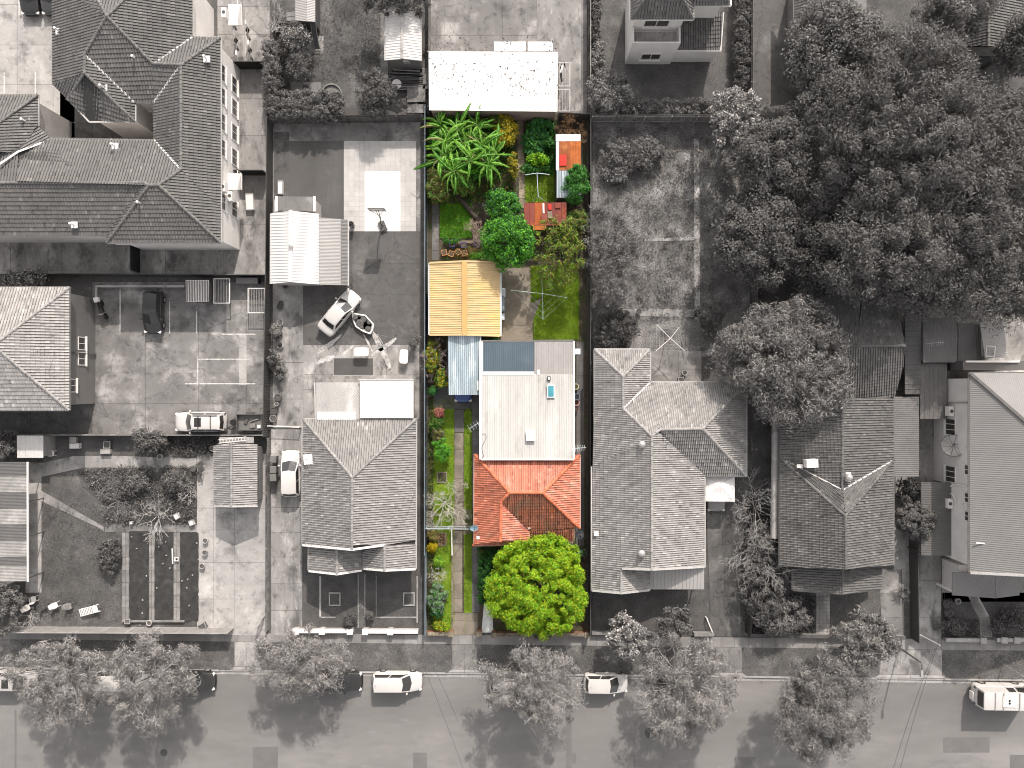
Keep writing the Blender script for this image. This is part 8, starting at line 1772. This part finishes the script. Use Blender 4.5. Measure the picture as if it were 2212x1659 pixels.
# banana plants
b_leaf = leafm('banana_leaf', (0.065, 0.23, 0.012), 0.4, .3); b_leaf2 = leafm('banana_leaf_light', (0.13, 0.32, 0.02), 0.35, .3); b_rib = M('banana_rib', (0.34, 0.50, 0.14), .1, 2)
def banana_mesh(seed, mat):
    rr = random.Random(seed); L_ = rr.uniform(1.9, 2.7); wd = rr.uniform(.10, .18); up_ = rr.uniform(.15, .9); mb = MB(); n_ = 14; fi = []
    def mid(s_): return Vector((L_ * s_ * (1 - .12 * s_), .10 * math.sin(s_ * 3 + seed), L_ * (up_ * s_ - (up_ + .25) * s_ * s_)))
    for i in range(n_):
        s0, s1 = .06 + .94 * i / n_, .06 + .94 * (i + 1) / n_
        for sd in (-1, 1):
            w0 = wd * math.sin(PI * min(1, s0 * .9 + .10)) ** .6; w1 = wd * math.sin(PI * min(1, s1 * .9 + .10)) ** .6
            g = rr.uniform(0, .35) * (s1 - s0); dz = rr.uniform(-.10, .02); sw_ = .18
            a, b = mid(s0), mid(s1)
            mb.poly([a, b, b + Vector((sw_ * w1 - g, sd * w1, -.25 * w1 + dz)), a + Vector((sw_ * w0 + g, sd * w0, -.25 * w0 + dz))] if sd > 0 else [b, a, a + Vector((sw_ * w0 + g, sd * w0, -.25 * w0 + dz)), b + Vector((sw_ * w1 - g, sd * w1, -.25 * w1 + dz))]); fi.append(0)
    k = len(mb.f); mb.tube([mid(s_) + Vector((0, 0, .012)) for s_ in (0, .2, .4, .6, .8, 1.0)], [.035, .03, .026, .02, .014, .006], 4, False); fi += [1] * (len(mb.f) - k)
    me = mb.me('leaf'); me.materials.append(mat); me.materials.append(b_rib); me.polygons.foreach_set('material_index', fi); return me
b_dead = leafm('dead_banana_leaf', (0.17, 0.13, 0.05), 0.3, .2)
bm_ = [banana_mesh(i, (b_leaf, b_leaf2)[i % 2]) for i in range(6)] + [banana_mesh(9, b_dead)]
for i, (fx, fy, h, la) in enumerate(((1018, 347, 3.2, 'middle of the grove'), (981, 370, 3.0, 'lowest at the left front'), (1056, 352, 2.9, 'at the right front'), (962, 304, 2.8, 'at the left fence'), (988, 277, 2.8, 'at the back fence'), (1042, 316, 3.0, 'behind the middle one'), (952, 342, 2.2, 'small one at the left edge'), (1010, 305, 2.6, 'between the back and middle ones'), (1030, 272, 2.4, 'near the olive bush'), (962, 335, 2.7, 'left of the middle one'), (1068, 330, 2.5, 'rightmost near the golden strip'), (953, 272, 2.2, 'in the back left corner'))):
    p = W(fx, fy, h * .85); t = empty('banana_plant', (p.x, p.y, .03), 'banana plant with long arching leaves, ' + la, 'banana plant', 'banana plants at the back fence')
    MB().tube([(0, 0, 0), (.03, .02, h * .5), (0, 0, h * .82)], [.13, .11, .07], 8).build('trunk', g_olive, t, True, local=True)
    n_ = 13 + i % 3
    for k in range(n_):
        m_ = Matrix.Translation((p.x, p.y, .03 + h * (.78 + .03 * (k % 3)))) @ Matrix.Rotation(2 * PI * k / n_ + rnd.uniform(-.45, .45), 4, 'Z') @ Matrix.Rotation(-rnd.uniform(-.35, .8), 4, 'Y') @ Matrix.Rotation(rnd.uniform(-.9, .9), 4, 'X') @ Matrix.Scale(rnd.uniform(.65, 1.15), 4)
        instance(bm_[(i + k) % 6] if k != 7 else bm_[6], 'leaf', t, m_)
scatter('leaf_litter', 'dark dead leaves and twigs lying on the dazzling white roof', R(930, 114, 1200, 236), 260, f_vdark, mats=[f_vdark, f_mid], h=.03, leaf=.34, lw=.09, seed=81, z=3.06)
scatter('grass_tufts', 'loose grass tufts and fallen leaves on the mown verge', [(XL, fp1(XL)), (XR, fp1(XR)), (XR, kerb_y(XR)), (XL, kerb_y(XL))], 15000, f_mid, mats=[f_mid, f_mid2, f_dark], h=.06, leaf=.13, lw=.04, seed=82, z=.03, clump=9)
scatter('grass_tufts', 'grass tufts over the patchy front left lawn', R(92, 1085, 226, 1340), 6000, f_mid, mats=[f_mid, f_mid2, f_dark], h=.06, leaf=.13, lw=.04, seed=83, z=.02, clump=9)
scatter('grass_tufts', 'grass tufts over the worn lawn at the top', R(660, 0, 825, 178), 7000, f_mid, mats=[f_mid, f_mid2, f_dark], h=.06, leaf=.13, lw=.04, seed=84, z=.02, clump=9)
scatter('leaf_litter', 'fallen leaves along the gutter of the street', [(0, 1446), (2212, 1472), (2212, 1484), (0, 1458)], 1500, f_vdark, mats=[f_vdark, f_mid, f_pale2], h=.01, leaf=.12, lw=.05, seed=85, z=-.09)
lb_ = [leafm('strip_blades', (0.21, 0.36, 0.02)), leafm('strip_blades_dry', (0.34, 0.36, 0.06)), leafm('strip_blades_dark', (0.11, 0.23, 0.015))]
for sd_, P_, n_, la in ((91, R(934, 862, 983, 1366), 9000, 'grass blades along the left front lawn strip'), (92, R(1001.5, 880, 1021, 1324), 6000, 'ragged grass blades of the centre strip of the drive'), (93, R(1132, 374, 1200, 439), 4500, 'grass blades of the small lawn under the clothes line'), (94, [(1143, 572), (1246, 566), (1256, 600), (1256, 738), (1150, 740), (1168, 640), (1145, 657)], 5000, 'longer ragged grass at the edges of the back lawn')):
    scatter('grass_tufts', la, P_, n_, lb_[0], mats=lb_, h=.09, leaf=.13, lw=.04, seed=sd_, z=.045, clump=7)
